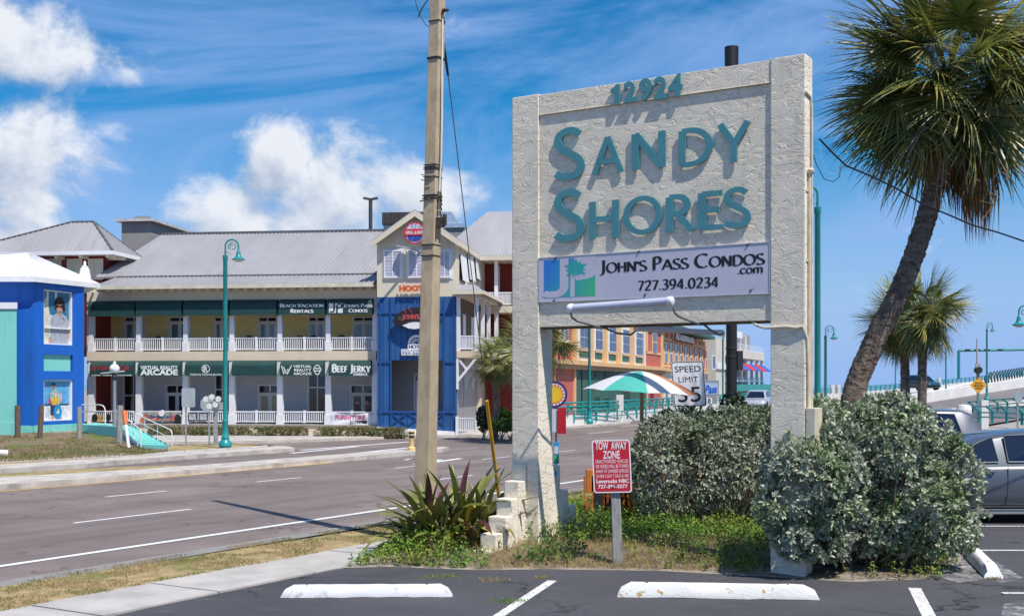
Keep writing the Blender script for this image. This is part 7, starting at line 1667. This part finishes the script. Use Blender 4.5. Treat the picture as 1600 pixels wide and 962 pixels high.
poster(2, 'poster of a person in a cap and tie-dye top holding a blue board on a beach', [
    ('poster_sky', SK, [(0, .4), (1, .4), (1, 1), (0, 1)]), ('poster_sea', pr('poster_sea', (.02, .07, .14)), [(0, .36), (1, .36), (1, .41), (0, .41)]), ('poster_sand', pr('poster_sand', (.66, .68, .70), .3, 5), [(0, 0), (1, 0), (1, .36), (0, .36)]),
    ('poster_person', skin, [[(.34, 0), (.44, 0), (.44, .24), (.34, .24)], [(.62, 0), (.74, .02), (.70, .12), (.6, .24)], E(.42, .855, .07, .07, 12), [(.38, .76), (.47, .76), (.47, .84), (.38, .84)]]), ('poster_person', pr('poster_navy', (.02, .04, .12)), [[(.30, .12), (.48, .12), (.50, .40), (.30, .40)], E(.42, .915, .085, .035, 12)]),
    ('poster_person', pr('poster_tiedye_red', (.55, .06, .16), .3, 5), [(.22, .42), (.36, .42), (.36, .72), (.26, .68)]), ('poster_person', pr('poster_tiedye_green', (.24, .50, .40), .5, 9), [(.30, .52), (.64, .52), (.66, .70), (.50, .77), (.34, .75), (.28, .68)]), ('poster_person', pr('poster_tiedye_yellow', (.62, .42, .06), .4, 9), [(.34, .38), (.62, .38), (.66, .54), (.46, .60), (.32, .54)]),
    ('poster_person', pr('poster_tiedye_pink', (.66, .38, .48), .3, 8), [[(.60, .44), (.72, .46), (.72, .66), (.64, .72)], E(.47, .66, .09, .045, 12)]), ('poster_board', pr('poster_blue_board', (.02, .24, .50), .2, 5), E(.56, .20, .155, .20, 20)), ('poster_person', pr('poster_board_white', (.65, .70, .72)), [(.5, .16), (.6, .3), (.62, .16)])])
# aqua wing in front at the extreme left
t = thing('aqua_wing', 'pale aqua painted wall with a white capping at the left picture edge', 'building', P(0, 665, 44.5)); q = P(26, 475, 44.5)

def slabp(z0, z1, o, nm, m): MB().prism([Vector((q.x - 6, q.y - o, z0)), Vector((q.x + o, q.y - o, z0)), Vector((q.x - .45 + o, q.y + 1.0, z0)), Vector((q.x - 6, q.y + 1.0, z0))], (0, 0, z1 - z0)).build(nm, m, t)
slabp(.76, q.z - .18, 0, 'wall', M_aqua); slabp(q.z - .177, q.z + .06, .05, 'capping', M_white); slabp(.2, .757, .04, 'plinth', M_aqua)
# landing, steps, handrails
st_ = thing('aqua_steps', 'aqua painted concrete steps with white tube handrails going down to the sidewalk', 'steps', P(215, 690, 43)); 
a0 = P(126, 664, 47.8); zl_ = H - 64 / F * 47.0
MB().prism([P(126, 700, 47.8).xyz * 1 + Vector((0, 0, zl_ - P(126, 700, 47.8).z)), Vector((P(187, 700, 45.2).x, 45.2, zl_)), Vector((P(207, 700, 46.4).x, 46.4, zl_)), Vector((P(140, 700, 49.5).x, 50.2, zl_))], (0, 0, -1.2)).build('landing', M_aqua, st_)
N = 9; LA, LB = Vector((P(188, 660, 45.2).x, 45.2, 0)), Vector((P(219, 700, 41.0).x, 41.0, 0)); RA, RB = Vector((P(207, 660, 46.4).x, 46.4, 0)), Vector((P(267, 703, 40.6).x, 40.6, 0))
for k in range(N):
    z = zl_ - (zl_ - .10) * (k + 1) / N + .03; f0, f1 = k / N, (k + 1.12) / N
    MB().prism([LA.lerp(LB, f0) + UP * z, LA.lerp(LB, f1) + UP * z, RA.lerp(RB, f1) + UP * z, RA.lerp(RB, f0) + UP * z], (0, 0, -z - .05)).build('step', M_aqua if k % 2 else M_aqua, st_)
mb = MB(); mb.beam(LA + UP * (zl_ - .05) - Vector((.06, 0, 0)), LB + UP * .1 - Vector((.06, 0, 0)), .06, .09); mb.build('stringer', M_white, st_)
for A_, B_ in ((LA, LB), (RA, RB)):
    dv = (B_ - A_).normalized(); hh = .52; mb = MB()
    mb.tube([A_ + UP * (zl_ - .02) - dv * .2, A_ + UP * (zl_ + hh) - dv * .2, A_ + UP * (zl_ + hh), B_ + UP * (hh + .12), B_ + UP * (hh + .02) + dv * .15, B_ + UP * .05 + dv * .15], .02, 6)
    mb.tube([A_ + UP * (zl_ + hh * .5), B_ + UP * (hh * .5 + .1)], .014, 6)
    for f_ in (.35, .68): q = A_.lerp(B_, f_); zz_ = zl_ + (.12 - zl_) * f_; mb.tube([q + UP * (zz_ - .1), q + UP * (zz_ + hh)], .017, 6)
    mb.build('handrail', M_white, st_, smooth=True)
t = thing('landing_rail', 'white tube rail with rounded corner on the landing above the steps', 'railing', P(150, 660, 46.6)); mb = MB()
mb.tube([P(128, 632, 48), P(155, 632, 46.7), P(160, 633, 46.5), P(163, 636, 46.4), P(164.5, 641, 46.4), P(164.5, 662, 46.4)], .024, 6); mb.tube([P(128, 643, 48), P(164, 643, 46.4)], .022, 6); mb.build('rail', M_white, t, smooth=True)
# things hung on the arcade railing
def hung(name, lab, px0, px1, y0, y1, m, cat='banner', y=-.02, shape='rect', group=None):
    a, z0 = BF.pz(px0, y1, y); b_, z1 = BF.pz(px1, y0, y); t = thing(name, lab, cat, BF.W(a, y, z0), group); mb = MB()
    if shape == 'rect': mb.box(BF, a, b_, y - .02, y, z0, z1)
    else: mb.prism(disc(BF.W((a + b_) / 2, y, (z0 + z1) / 2), BF.ex * ((b_ - a) / (z1 - z0)), UP, (z1 - z0) / 2, 20), -BF.ey * .03)
    mb.build('panel', m, t); return t, a, b_, z0, z1
M_vivid = mat('vivid_print', (.36, .26, .24), .6, .3, 3, stain=((.08, .42, .32), 2.2, .44, .56))
bq = NB(M_vivid.node_tree); prr = M_vivid.node_tree.nodes['Principled BSDF']; cc_ = prr.inputs['Base Color'].links[0].from_socket; tcc = bq.n('ShaderNodeTexCoord').outputs['Object']
bq.put(prr.inputs['Base Color'], bq.mix(bq.mr(bq.noise(tcc, 6, 3), .54, .60), bq.mix(bq.mr(bq.noise(tcc, 5, 2), .45, .5), cc_, (.50, .10, .10)), (.52, .38, .16)))
t, a, b_, z0, z1 = hung('vivid_banner', 'colourful banner with blue lettering tied to the lower railing of the second bay', 224, 276, 644, 656, M_vivid)
mb = MB(); text_sans(mb, 'Coffee Ice Cream', at_plane(BF.W(a + .1, -.043, z0 + .08), BF.ex, UP), (b_ - a) * .8, .16, -BF.ey, .002, .02, .3); mb.build('lettering', mat('navy_letter', (.03, .04, .2), .5), t, fix=False)
hung('round_plaque', 'round white plaque above the colourful banner', 248, 257, 641, 650, M_white, 'sign', -.06, 'disc'); hung('round_plaque', 'orange sunburst disc at the left end of the colourful banner', 219.5, 228, 650, 661, mat('orange_disc', (.55, .18, .05), .5, .3, 9), 'sign', -.06, 'disc')
hung('oval_board', 'tall black oval board right of the colourful banner', 273, 283, 647, 664, M_dark, 'sign', -.07, 'disc'); hung('oval_board', 'black rounded board on the first bay railing, leftmost', 144, 153, 646, 659, M_dark, 'sign', -.06, 'disc'); hung('poster_board', 'golden framed board between the two black ones in the first bay', 153.5, 160, 648, 659, mat('gold_board', (.5, .30, .06), .5, .3, 9), 'sign', -.05); hung('oval_board', 'black rounded board near the top of the aqua steps', 166, 173, 646, 658, M_dark, 'sign', -.06, 'disc')
for px, lab in ((294, 'framed picture on the third bay railing, left of two'), (311, 'framed picture on the third bay railing, right of two')):
    t, a, b_, z0, z1 = hung('framed_poster', lab, px, px + 14, 645, 657, M_dark, 'sign', -.04); MB().box(BF, a + .04, b_ - .04, -.066, -.061, z0 + .04, z1 - .04).build('picture', mat('grey_picture', (.40, .42, .44), .5, .4, 7), t)
# drooping white outlet banner with folds
yb3 = -.03; x0, x1 = BF.px(518, yb3), BF.px(580, yb3); zt3, zb3 = BF.zat(643.5, x0, yb3), BF.zat(663, x0, yb3)
t = thing('outlet_banner', 'white fabric banner with pink lettering sagging on the railing under the jerky awning', 'banner', BF.W(x0, yb3, zb3)); mb = MB(); nx, nz_ = 34, 14; g = []
def bpt(u, v):
    sag = .09 * math.sin(math.pi * u) * v + 0; y = yb3 - .03 * math.sin(6 * v + 8 * abs(u - .45)) * (1 - abs(u - .5)) - .02
    return BF.W(x0 + (x1 - x0) * u, y, zb3 + (zt3 - zb3) * v - sag * v)
for i in range(nx + 1): g.append([len(mb.v) + j for j in range(nz_ + 1)]); mb.v += [tuple(bpt(i / nx, j / nz_)) for j in range(nz_ + 1)]
for i in range(nx):
    for j in range(nz_): mb.f.append((g[i][j], g[i+1][j], g[i+1][j+1], g[i][j+1]))
mb.build('cloth', mat('white_cloth', (.68, .68, .72), .8, .05, 4), t, smooth='all', fix=False)
v, f_, _ = sans_shape('FURNITURE', .03); mb = MB(); mb.v = [tuple(bpt(.10 + .76 * p[0], .42 + .42 * p[1]) - BF.ey * .012) for p in v]; mb.f = list(f_); mb.build('lettering', mat('pink_letter', (.62, .12, .26), .6), t, fix=False)
mb = MB(); mb.v = [tuple(bpt(u, w) - BF.ey * .014) for u, w in ((.48, .1), (.90, .1), (.90, .34), (.48, .34))]; mb.f = [(0, 1, 2, 3)]; mb.build('black_field', M_ink, t, fix=False)
v, f_, _ = sans_shape('OUTLET', .04); mb = MB(); mb.v = [tuple(bpt(.50 + .38 * p[0], .13 + .18 * p[1]) - BF.ey * .018) for p in v]; mb.f = list(f_); mb.build('lettering', M_awtxt, t, fix=False)
# ---------------------------------------------------------------- salmon building row seen through the sign
SB = Fr(2.3, 66.0, 73.5); M_trim = mat('apricot_trim', (.70, .43, .20), .65, .05, 1); M_dgrn = mat('bottle_green_paint', (.035, .115, .08), .65, .12, .6); M_ctrim = mat('cream_pilaster', (.66, .62, .50), .65)
sa = thing('salmon_building', 'salmon red two storey building with apricot trim and a row of tall cream windows', 'building', SB.W(12, 3, 0))
zc = SB.zat(560, 0, 0); zE = 7.15; XE = SB.px(1035, 0); XF = SB.px(1110, 0)
xs_ = lambda px, y=0.0: SB.px(px, y)
MB().box(SB, -.3, XE, 0, 9, 0, zE).build('wall', M_slap, sa); MB().box(SB, XE + .02, XF, .6, 9, 0, zE - .2).build('wall', M_slap, sa)
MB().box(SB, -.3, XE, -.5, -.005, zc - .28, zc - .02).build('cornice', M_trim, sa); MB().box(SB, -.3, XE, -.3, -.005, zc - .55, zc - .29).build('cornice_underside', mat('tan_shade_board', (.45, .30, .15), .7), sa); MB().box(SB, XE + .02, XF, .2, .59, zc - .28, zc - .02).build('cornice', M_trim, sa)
g0, g1 = xs_(899, -.06), xs_(1010, -.06); zg = SB.zat(573, g0, 0)
MB().box(SB, g0, g1, -.06, -.004, 0, zg).build('green_wall', M_dgrn, sa)
mb = MB(); mb.box(SB, g0 - .35, g0 - .01, -.12, -.004, 0, zg + .16); mb.box(SB, g1 + .01, g1 + .4, -.12, -.004, 0, zg + .16); mb.box(SB, g0 - .01, g1 + .01, -.11, -.004, zg + .003, zg + .16); mb.box(SB, xs_(863.5), xs_(865.5), -.1, -.004, 0, zc - .56); mb.build('trim', M_trim, sa)
for px, yy in ((933, 581), (948, 583.5), (933, 627), (948, 628.5), (977, 621)):
    w = 8 if px != 977 else 14; a, b_ = xs_(px - w / 2, -.07), xs_(px + w / 2, -.07); z = SB.zat(yy, a, 0); h_ = .3 if px != 977 else .45
    o = MB().box(SB, a, b_, -.1, -.062, z - h_, z + h_).build('vent_grille', M_dgrn, sa); mb = MB()
    for k in range(5): mb.box(SB, a + .06, b_ - .06, -.12, -.102, z - h_ + h_ * 2 * (k + .3) / 5, z - h_ + h_ * 2 * (k + .65) / 5)
    mb.build('louvres', M_dark, o, kind='stuff')
a = xs_(909, -.07); MB().box(SB, a - .12, a + .12, -.1, -.062, 0, zg - .02).build('door_gap', M_dark, sa)
a = xs_(1016, -.07); mb = MB(); o = MB().box(SB, a, a + 1.6, -.06, -.005, .7, 2.2).build('vent_grille', M_slap, sa)
for k in range(9): mb.box(SB, a + .1, a + 1.5, -.1, -.062, .75 + k * .16, .83 + k * .16)
mb.build('louvres', mat('dark_red_louvre', (.16, .02, .02), .7), o, kind='stuff')
# second storey bays: pilasters, window, green panel below each
edges = [897.5, 923.5, 945.0, 966.5, 987.2, 1008.0]
MB().box(SB, xs_(897.5), xs_(1008), -.07, -.004, zc, zE - .1).build('cream_wall', M_ctrim, sa)
zw0 = 4.42; zw1 = 6.15; zp1 = 4.20; zp0 = zc + .22
for i in range(5):
    xa, xb = xs_(edges[i], -.1), xs_(edges[i + 1], -.1); w = xb - xa; a, b_ = xa + w * .30, xb - w * .20
    MB().box(SB, a, b_, -.11, -.072, zp0, zp1).build('green_panel', M_dgrn, sa)
    o = MB().box(SB, a - .08, b_ + .08, -.13, -.072, zw0 - .06, zw1).build('window_frame', M_white, sa); xm = (a + b_) / 2
    for p, q in ((a + .07, xm - .06), (xm + .06, b_ - .07)):
        for z0, z1 in ((zw0 + .03, zw0 + .62), (zw0 + .68, zw0 + 1.22), (zw0 + 1.30, zw1 - .08)): MB().box(SB, p, q, -.15, -.131, z0, z1).build('pane', mat('blue_dark_glass', (.05, .055, .09), .1, .3, 2), o)
    mb = MB(); mb.box(SB, xa - .16, xa + w * .10, -.18, -.072, zc + .0, zE - .1); mb.box(SB, b_ + .12, b_ + .34, -.16, -.072, zc + .001, zE - .1); mb.box(SB, a, b_, -.155, -.112, zp1 + .02, zp1 + .12); mb.build('pilaster', M_trim, sa)
def win(par, px0, px1, z0, z1, y, rows=2, cols=1, fm=None, fr=SB):
    a, b_ = fr.px(px0, y), fr.px(px1, y); o = MB().box(fr, a, b_, y - .08, y - .003, z0, z1).build('window_frame', fm or M_ctrim, par)
    for r_ in range(rows):
        for c in range(cols): p = a + (b_ - a) * (c + .12) / cols; q = a + (b_ - a) * (c + .88) / cols; MB().box(fr, p, q, y - .1, y - .081, z0 + (z1 - z0) * (r_ + .08) / rows, z0 + (z1 - z0) * (r_ + .92) / rows).build('pane', MC['blue_dark_glass'], o)
win(sa, 1018, 1025.5, 4.7, 6.6, -.005, 2, 1, M_trim); win(sa, 873.5, 886.5, 4.7, 6.6, -.005, 3, 2, M_white)
mb = MB(); mb.box(SB, -.3, xs_(896.5), -.06, -.004, zc + .9, zc + 1.08); mb.box(SB, xs_(864), xs_(865.5), -.08, -.004, zc, zE); mb.box(SB, xs_(1010), XE, -.06, -.004, zc + 1.0, zc + 1.2); mb.box(SB, xs_(1032), XE, -.08, -.004, 0, zE); mb.box(SB, xs_(1009), xs_(1011), -.08, -.004, zc + 1.2, zE); mb.box(SB, xs_(893), xs_(896.8), -.1, -.004, zc, zE); mb.build('trim', M_trim, sa)
MB().box(SB, -.3, XF, -.5, 9.3, zE + .01, zE + .35).build('eave', M_dgrn, sa); MB().prism([SB.W(-.3, -.4, zE + .36), SB.W(XF, -.4, zE + .36), SB.W(XF, 5, zE + 2.6), SB.W(-.3, 5, zE + 2.6)], (0, 0, -.1)).build('roof', M_metal, sa)
yy = .6
for k in range(9):
    p = 1037.5 + k * 8.0
    win(sa, p, p + 3.9, 4.1, 6.0, yy, 2, 1, M_ctrim)
mb = MB(); mb.box(SB, XE + .03, XF, .5, .597, 6.15, 6.35); mb.box(SB, XE + .03, XF, .5, .597, 3.75, 3.95)
for k in range(10): x = xs_(1036 + k * 7.6, .5); mb.box(SB, x, x + .5, .45, .597, zc, zE - .1)
mb.build('trim', M_trim, sa); MB().box(SB, XE + .03, XF, .52, .597, .02, zc - .3).build('shopfront', M_ctrim, sa)
for k in range(8): win(sa, 1038 + k * 8.6, 1042.5 + k * 8.6, .4, 2.2, .51, 1, 1, M_white)
t = thing('roof_lettering', 'line of small white and red sign letters above the salmon upper windows', 'sign', SB.W(45, .3, 6.4)); mb = MB(); x0 = xs_(1056, .3); x1 = xs_(1084, .3)
text_sans(mb, 'BOARDWALK', at_plane(SB.W(x0, .3, 6.35), SB.ex, UP), x1 - x0, .55, -SB.ey, .1, .02); mb.build('letters', M_white, t, fix=False); MB().box(SB, x0 - 1, x1 + .5, .35, .4, 6.2, 6.3).build('rail', M_redroom, t)
# pale building with the awnings farther on
FB = Fr(P(1112, 600, 143).x, 143, 69.5); M_pale = mat('pale_stucco', (.58, .54, .46), .8, .06, .5)
fb = thing('boardwalk_building', 'pale three level boardwalk building with blue and red awnings beyond the salmon row', 'building', FB.W(10, 3, 0)); XG2 = FB.px(1127, 0); XH = FB.px(1190, 0)
zf_ = lambda py: FB.zat(py, XG2, 0)
MB().box(FB, 0, XG2 - .1, -.5, 10, 0, zf_(530)).build('corner_block', M_pale, fb)
MB().box(FB, 0, XG2 - .1, -.7, -.51, zf_(577), zf_(569)).build('corner_balcony', M_white, fb)
MB().box(FB, XG2, XH, -.4, 10, zf_(556), zf_(543)).build('deck_band', M_pale, fb); MB().box(FB, XG2, XH, 2.0, 10, 0, zf_(556)).build('wall', M_glap, fb); MB().box(FB, XG2, XH, -.3, 1.99, zf_(600) + .3, zf_(600) + .6).build('balcony_floor', M_white, fb)
MB().box(FB, XG2, XH + .5, -1.5, -.4, zf_(611), zf_(600)).build('teal_fascia', mat('teal_fascia', (.015, .26, .24), .5), fb)
n = 7; st_ = (XH - XG2) / n
for k in range(n + 1): x = XG2 + st_ * k; MB().box(FB, x, x + .5, -.2, .2, 0, zf_(556)).build('post', M_white, fb)
railing(FB, XG2, XH, -.3, zf_(543), zf_(532), fb, 60, False); railing(FB, XG2, XH, -.25, zf_(600) + .6, zf_(588), fb, 60, False)
for k in range(n):
    x = XG2 + st_ * k; m = mat('blue_canvas', (.02, .10, .42), .7) if k % 2 == 0 else mat('red_canvas', (.50, .02, .03), .7)
    MB().prism([FB.W(x + .2, -.25, zf_(566)), FB.W(x + st_ - .1, -.25, zf_(566)), FB.W(x + st_ - .1, -1.5, zf_(577)), FB.W(x + .2, -1.5, zf_(577))], (0, 0, .1)).build('awning', m, fb)
win(fb, 1112, 1117, zf_(578), zf_(557), -.505, 1, 1, M_white, FB)
mb = MB()
for px in (1134, 1142, 1150, 1158, 1166): x = FB.px(px, .5); mb.box(FB, x, x + .15, .5, .65, zf_(543), zf_(515))
mb.box(FB, FB.px(1134, .5), FB.px(1166, .5), .5, .62, zf_(515), zf_(514)); mb.build('pergola', M_white, fb)
MB().box(FB, FB.px(1160, 2), FB.px(1172, 2), 2, 5, zf_(543), zf_(508)).build('lift_tower', M_gst, fb)
t = thing('notice_board', 'small white notice board on the roof deck of the boardwalk building', 'sign', FB.W(12, .4, 8)); MB().box(FB, FB.px(1150, .3), FB.px(1160, .3), .3, .4, zf_(521), zf_(510)).build('plate', M_white, t)
# blue green shop sign on legs with a number panel
t = thing('shop_sign', 'grey framed shop sign with blue lettering and a smaller panel with an 8 below', 'sign', (P(1111, 650, 50).x, 50, 0)); f = Fr(P(1111, 600, 50).x, 50, 0); 
MB().box(f, -.33, .33, 0, .12, P(0, 619, 50).z, P(0, 594, 50).z).build('cabinet', mat('grey_cabinet', (.24, .27, .30), .5), t); mb = MB(); z = P(0, 614, 50).z; MB().box(f, -.29, .29, -.01, -.003, z - .05, P(0, 598, 50).z).build('face', mat('pale_blue_face', (.34, .44, .55), .5, .2, 5), t)
text_sans(mb, 'Pass', at_plane(f.W(-.26, -.02, z), f.ex, UP), .52, .34, Vector((0, -1, 0)), .002, .03, .3); mb.build('lettering', mat('deep_blue_letter', (.02, .10, .55), .5), t, fix=False)
MB().box(f, -.25, .25, .02, .1, P(0, 631, 50).z, P(0, 620, 50).z).build('number_panel', MC['grey_cabinet'], t); mb = MB(); mb.box(f, -.18, .04, .01, .018, P(0, 630, 50).z, P(0, 621, 50).z); mb.build('number_field', M_white, t)
mb = MB(); text_sans(mb, '8', at_plane(f.W(-.14, .006, P(0, 629.3, 50).z), f.ex, UP), .13, .2, Vector((0, -1, 0)), .002, .02); mb.build('lettering', M_ink, t, fix=False); MB().box(f, -.06, .06, .02, .1, 0, P(0, 631, 50).z).build('post', M_galv, t)
# ---------------------------------------------------------------- causeway and bridge
M_barr = mat('white_barrier_concrete', (.66, .64, .61), .85, .07, .4, stain=((.5, .48, .45), .5, .55, .8)); M_deck = mat('bridge_deck', (.18, .155, .15), .88, .12, .08, bump=.2, bs=20)
def PL3(l): return [P(px, py, Y) for px, py, Y in l]
L0 = PL3([(862, 670, 58.6), (962, 661.2, 67), (1100, 643, 95.5), (1280, 626, 125), (1400, 615.5, 150), (1500, 604.5, 172), (1600, 592, 200), (1750, 576, 240), (1950, 560, 300)])
L1 = PL3([(1404, 636, 104), (1445, 629.5, 107), (1520, 617, 120), (1600, 604.5, 138), (1750, 589, 172), (1950, 573, 215)])
L2 = PL3([(1300, 655, 74.5), (1480, 638.5, 92), (1600, 624, 108), (1750, 607, 132), (1950, 588, 165)])
def samp(L, n=40):
    d = [0]; 
    for a, b_ in zip(L, L[1:]): d.append(d[-1] + (b_ - a).length)
    o = []
    for k in range(n + 1):
        s_ = d[-1] * k / n; i = max(j for j in range(len(L)) if d[j] <= s_ + 1e-6); i = min(i, len(L) - 2); o.append(L[i].lerp(L[i + 1], (s_ - d[i]) / (d[i + 1] - d[i])))
    return o
def strip(name, A, B, m, **k):
    mb = MB(); n = len(A)
    for i in range(n - 1): mb.face([A[i], A[i + 1], B[i + 1], B[i]])
    return mb.build(name, m, fix=False, **k)
def wall_along(name, L, h_, th_, m, parent, down=0.1, n=40):
    q = samp(L, n); mb = MB()
    for a, b_ in zip(q, q[1:]):
        d = (b_ - a).normalized(); s_ = Vector((-d.y, d.x, 0)) * th_
        mb.hexa([a - UP * down, b_ - UP * down, b_ + s_ - UP * down, a + s_ - UP * down, a + UP * h_, b_ + UP * h_, b_ + s_ + UP * h_, a + s_ + UP * h_])
    return mb.build(name, m, parent)
far_i = samp(L0[3:], 30); nr_i = samp([P(1300, 642, 105)] + L1, 30)
strip('bridge_far_lanes', far_i, nr_i, M_deck, kind='structure')
A_ = samp([P(1300, 646, 98)] + L1, 30); B_ = samp(L2, 30); strip('bridge_near_lanes', A_, B_, M_deck, kind='structure')
q = samp(L0[2:], 26); strip('bridge_flank', [p + Vector((0, 0, -.0)) for p in q], [Vector((p.x - 2, p.y + 3, -.1)) for p in q], M_barr, kind='structure')
strip('ramp_slope', B_, [Vector((p.x + 4 * (k / 30) + 1, p.y - 8 * (k / 30) - 4, -.0)) for k, p in enumerate(B_)], M_curb, kind='structure')
bw = thing('bridge_barrier', 'long white concrete barrier with teal railing rising along the far side of the bridge', 'barrier', L0[3]); wall_along('wall', L0, .62, .35, M_barr, bw, n=60)
mb = MB(); q = samp(L0[0:], 150)
for i, p in enumerate(q):
    if i % 1 == 0: mb.beam(p + UP * .6, p + UP * 1.25 + Vector((.05, 0, 0)), .12, .12, up=Vector((0, 1, 0)))
mb.build('railing_posts', M_tealp, bw, kind='stuff')
mb = MB()
for z in (.85, 1.05, 1.25): mb.tube([p + UP * z for p in samp(L0, 60)], .045, 4)
mb.build('rail', M_tealp, bw)
for px in (962, 1298, 1311, 1552, 1470):
    p = min(q, key=lambda v: abs(CX + F * v.x / v.y - px)); mb = MB(); mb.box(Fr(p.x, p.y, 0), -.2, .2, -.2, .3, p.z, p.z + 1.6); mb.build('pillar', M_barr, bw)
md = thing('median_barrier', 'white concrete median wall between the bridge lanes', 'barrier', L1[1]); wall_along('wall', L1, .95, .5, M_barr, md)
L3 = PL3([(1395, 631, 112), (1445, 619, 118), (1520, 603.5, 133), (1600, 594, 155), (1750, 583, 190)]); wall_along('wall', L3, .35, .9, M_barr, md)
mb = MB(); q = samp(PL3([(1540, 601, 130), (1600, 590, 147), (1750, 575, 185)]), 46)
for p in q: mb.beam(p + UP * .15, p + UP * .75 + Vector((-.15, -.1, 0)), .14, .14, up=Vector((0, 1, 0))); mb.beam(p + UP * .75 + Vector((-.15, -.1, 0)), p + UP * 1.35 + Vector((.30, 0, 0)), .14, .14, up=Vector((0, 1, 0)))
mb.build('curved_pickets', M_tealp if False else mat('dark_teal_metal', (.012, .07, .08), .5), md, kind='stuff')
# near side teal guard rails and low wall
def guard(name, lab, L, n, h_, lean):
    t = thing(name, lab, 'railing', L[0], 'teal guard rails by the ramp'); q = samp(L, n)
    for p in q:
        p2 = p + UP * h_ * .72 + Vector((0, 0, 0)); p3 = p + UP * h_ + Vector((lean, 0, 0)); mb = MB(); mb.tube([p, p2, p3], .055, 6); mb.build('post', M_tealp, t)
    mb = MB()
    for f_ in (.35, .62, .98): mb.tube([p + UP * h_ * f_ + Vector((lean * (1 if f_ > .9 else 0), 0, 0)) for p in q], .03, 5)
    mb.build('rail', M_tealp, t)
guard('guard_rail', 'teal guard rail with bent posts, the farther of two right of the yellow sign', PL3([(1520, 646, 62), (1545, 644.5, 60.5), (1600, 641, 58), (1680, 638, 55)]), 10, .62, -.25)
guard('guard_rail', 'teal guard rail with bent posts, the nearer one at the right edge', PL3([(1530, 660, 48), (1570, 661.5, 45), (1600, 664, 43), (1680, 670, 40)]), 5, .66, -.25)
guard('guard_rail', 'teal guard rail before the salmon building, left of the umbrella pole', PL3([(897, 660, 61.2), (960, 656.5, 66.5), (1036, 649, 74)]), 9, .78, -.2)
t = thing('low_wall', 'low white wall behind the parked cars at the right', 'wall', P(1560, 655, 58)); wall_along('wall', PL3([(1510, 652, 66), (1560, 649, 64), (1640, 646, 60), (1760, 644, 57)]), .42, .3, M_barr, t, n=8)
# overhead sign gantry, crossing gate mast, diamond sign, round sign back
t = thing('gantry', 'teal overhead gantry mast with a long horizontal arm over the bridge', 'gantry', P(1497, 587, 160)); a = P(1498, 592, 160); b_ = P(1498, 547.5, 160); MB().tube([a, b_], .2, 8).build('mast', M_tealp, t); MB().tube([b_, P(1700, 544.5, 160)], .17, 8).build('arm', M_tealp, t)
for px in (1512, 1527, 1542, 1563): MB().box(Fr(P(px, 546, 159.5).x, 159.5, 0), -.35, .35, -.1, .1, P(0, 548, 160).z, P(0, 545.5, 160).z).build('clamp', M_dark, t)
t = thing('crossing_mast', 'thin mast with red and white tip and a black signal, behind the yellow diamond', 'mast', P(1527, 586, 90)); MB().tube([P(1527.5, 600, 90), P(1526.5, 528, 90)], [.12, .05], 6).build('mast', mat('pinkish_mast', (.42, .32, .32), .5), t)
MB().lathe(P(1528.5, 578, 60), [(.17, -.15), (.17, .15)], 14, axis=(0, 1, 0)).build('signal', M_dark, t); MB().box(Fr(P(1528, 572, 60).x, 60, 0), -.12, .12, -.05, .05, P(0, 575, 60).z, P(0, 568, 60).z).build('signal_box', M_galv, t)
YD = 60; c = P(1529, 601.5, YD); t = thing('diamond_sign', 'orange yellow diamond warning sign with black lettering right of the palms', 'sign', (c.x, YD, 0)); rD = 13.2 / F * YD
MB().prism([c + v for v in (Vector((rD, 0, 0)), Vector((0, 0, rD)), Vector((-rD, 0, 0)), Vector((0, 0, -rD)))], (0, .03, 0)).build('plate', mat('amber_sign_face', (.68, .33, .015), .45, .06), t)
mb = MB()
for k, s_ in enumerate(('DRAW', 'BRIDGE', 'AHEAD')): w = .36 if k != 1 else .46; text_sans(mb, s_, at_plane(c + Vector((-w / 2, -.005, .06 - k * .13)), Vector((1, 0, 0)), UP), w, .085, Vector((0, -1, 0)), .002, .02)
mb.build('lettering', M_ink, t, fix=False); MB().beam((c.x, YD + .05, 0), (c.x, YD + .05, P(0, 575, YD).z), .12, .08, up=Vector((0, 1, 0))).build('post', mat('teal_grey_post', (.10, .22, .25), .5), t)
t = backsign('sign', 'grey round-cornered back of a sign on a leaning thin post at the right edge', 1590, 668, 1586, 1597, 609, 630, 40, 'oct', M_signback)
c = P(1537, 640, 59); MB().box(Fr(c.x, c.y, 0), -.1, .25, 0, .3, 0, P(0, 625, 59).z).build('pillar', M_barr, base=Vector((c.x, c.y, 0)), label='small white pillar beside the diamond sign post', cat='pillar')
c = P(1506, 640, 64); MB().lathe(Vector((c.x, c.y, 0)), [(.42, 0), (.42, P(0, 640, 64).z), (.32, P(0, 633, 64).z), (.05, P(0, 631.5, 64).z)], 14).build('rounded_pillar', M_barr, base=Vector((c.x, c.y, 0)), label='pale round-topped concrete pillar above the silver vehicle roof', cat='pillar')
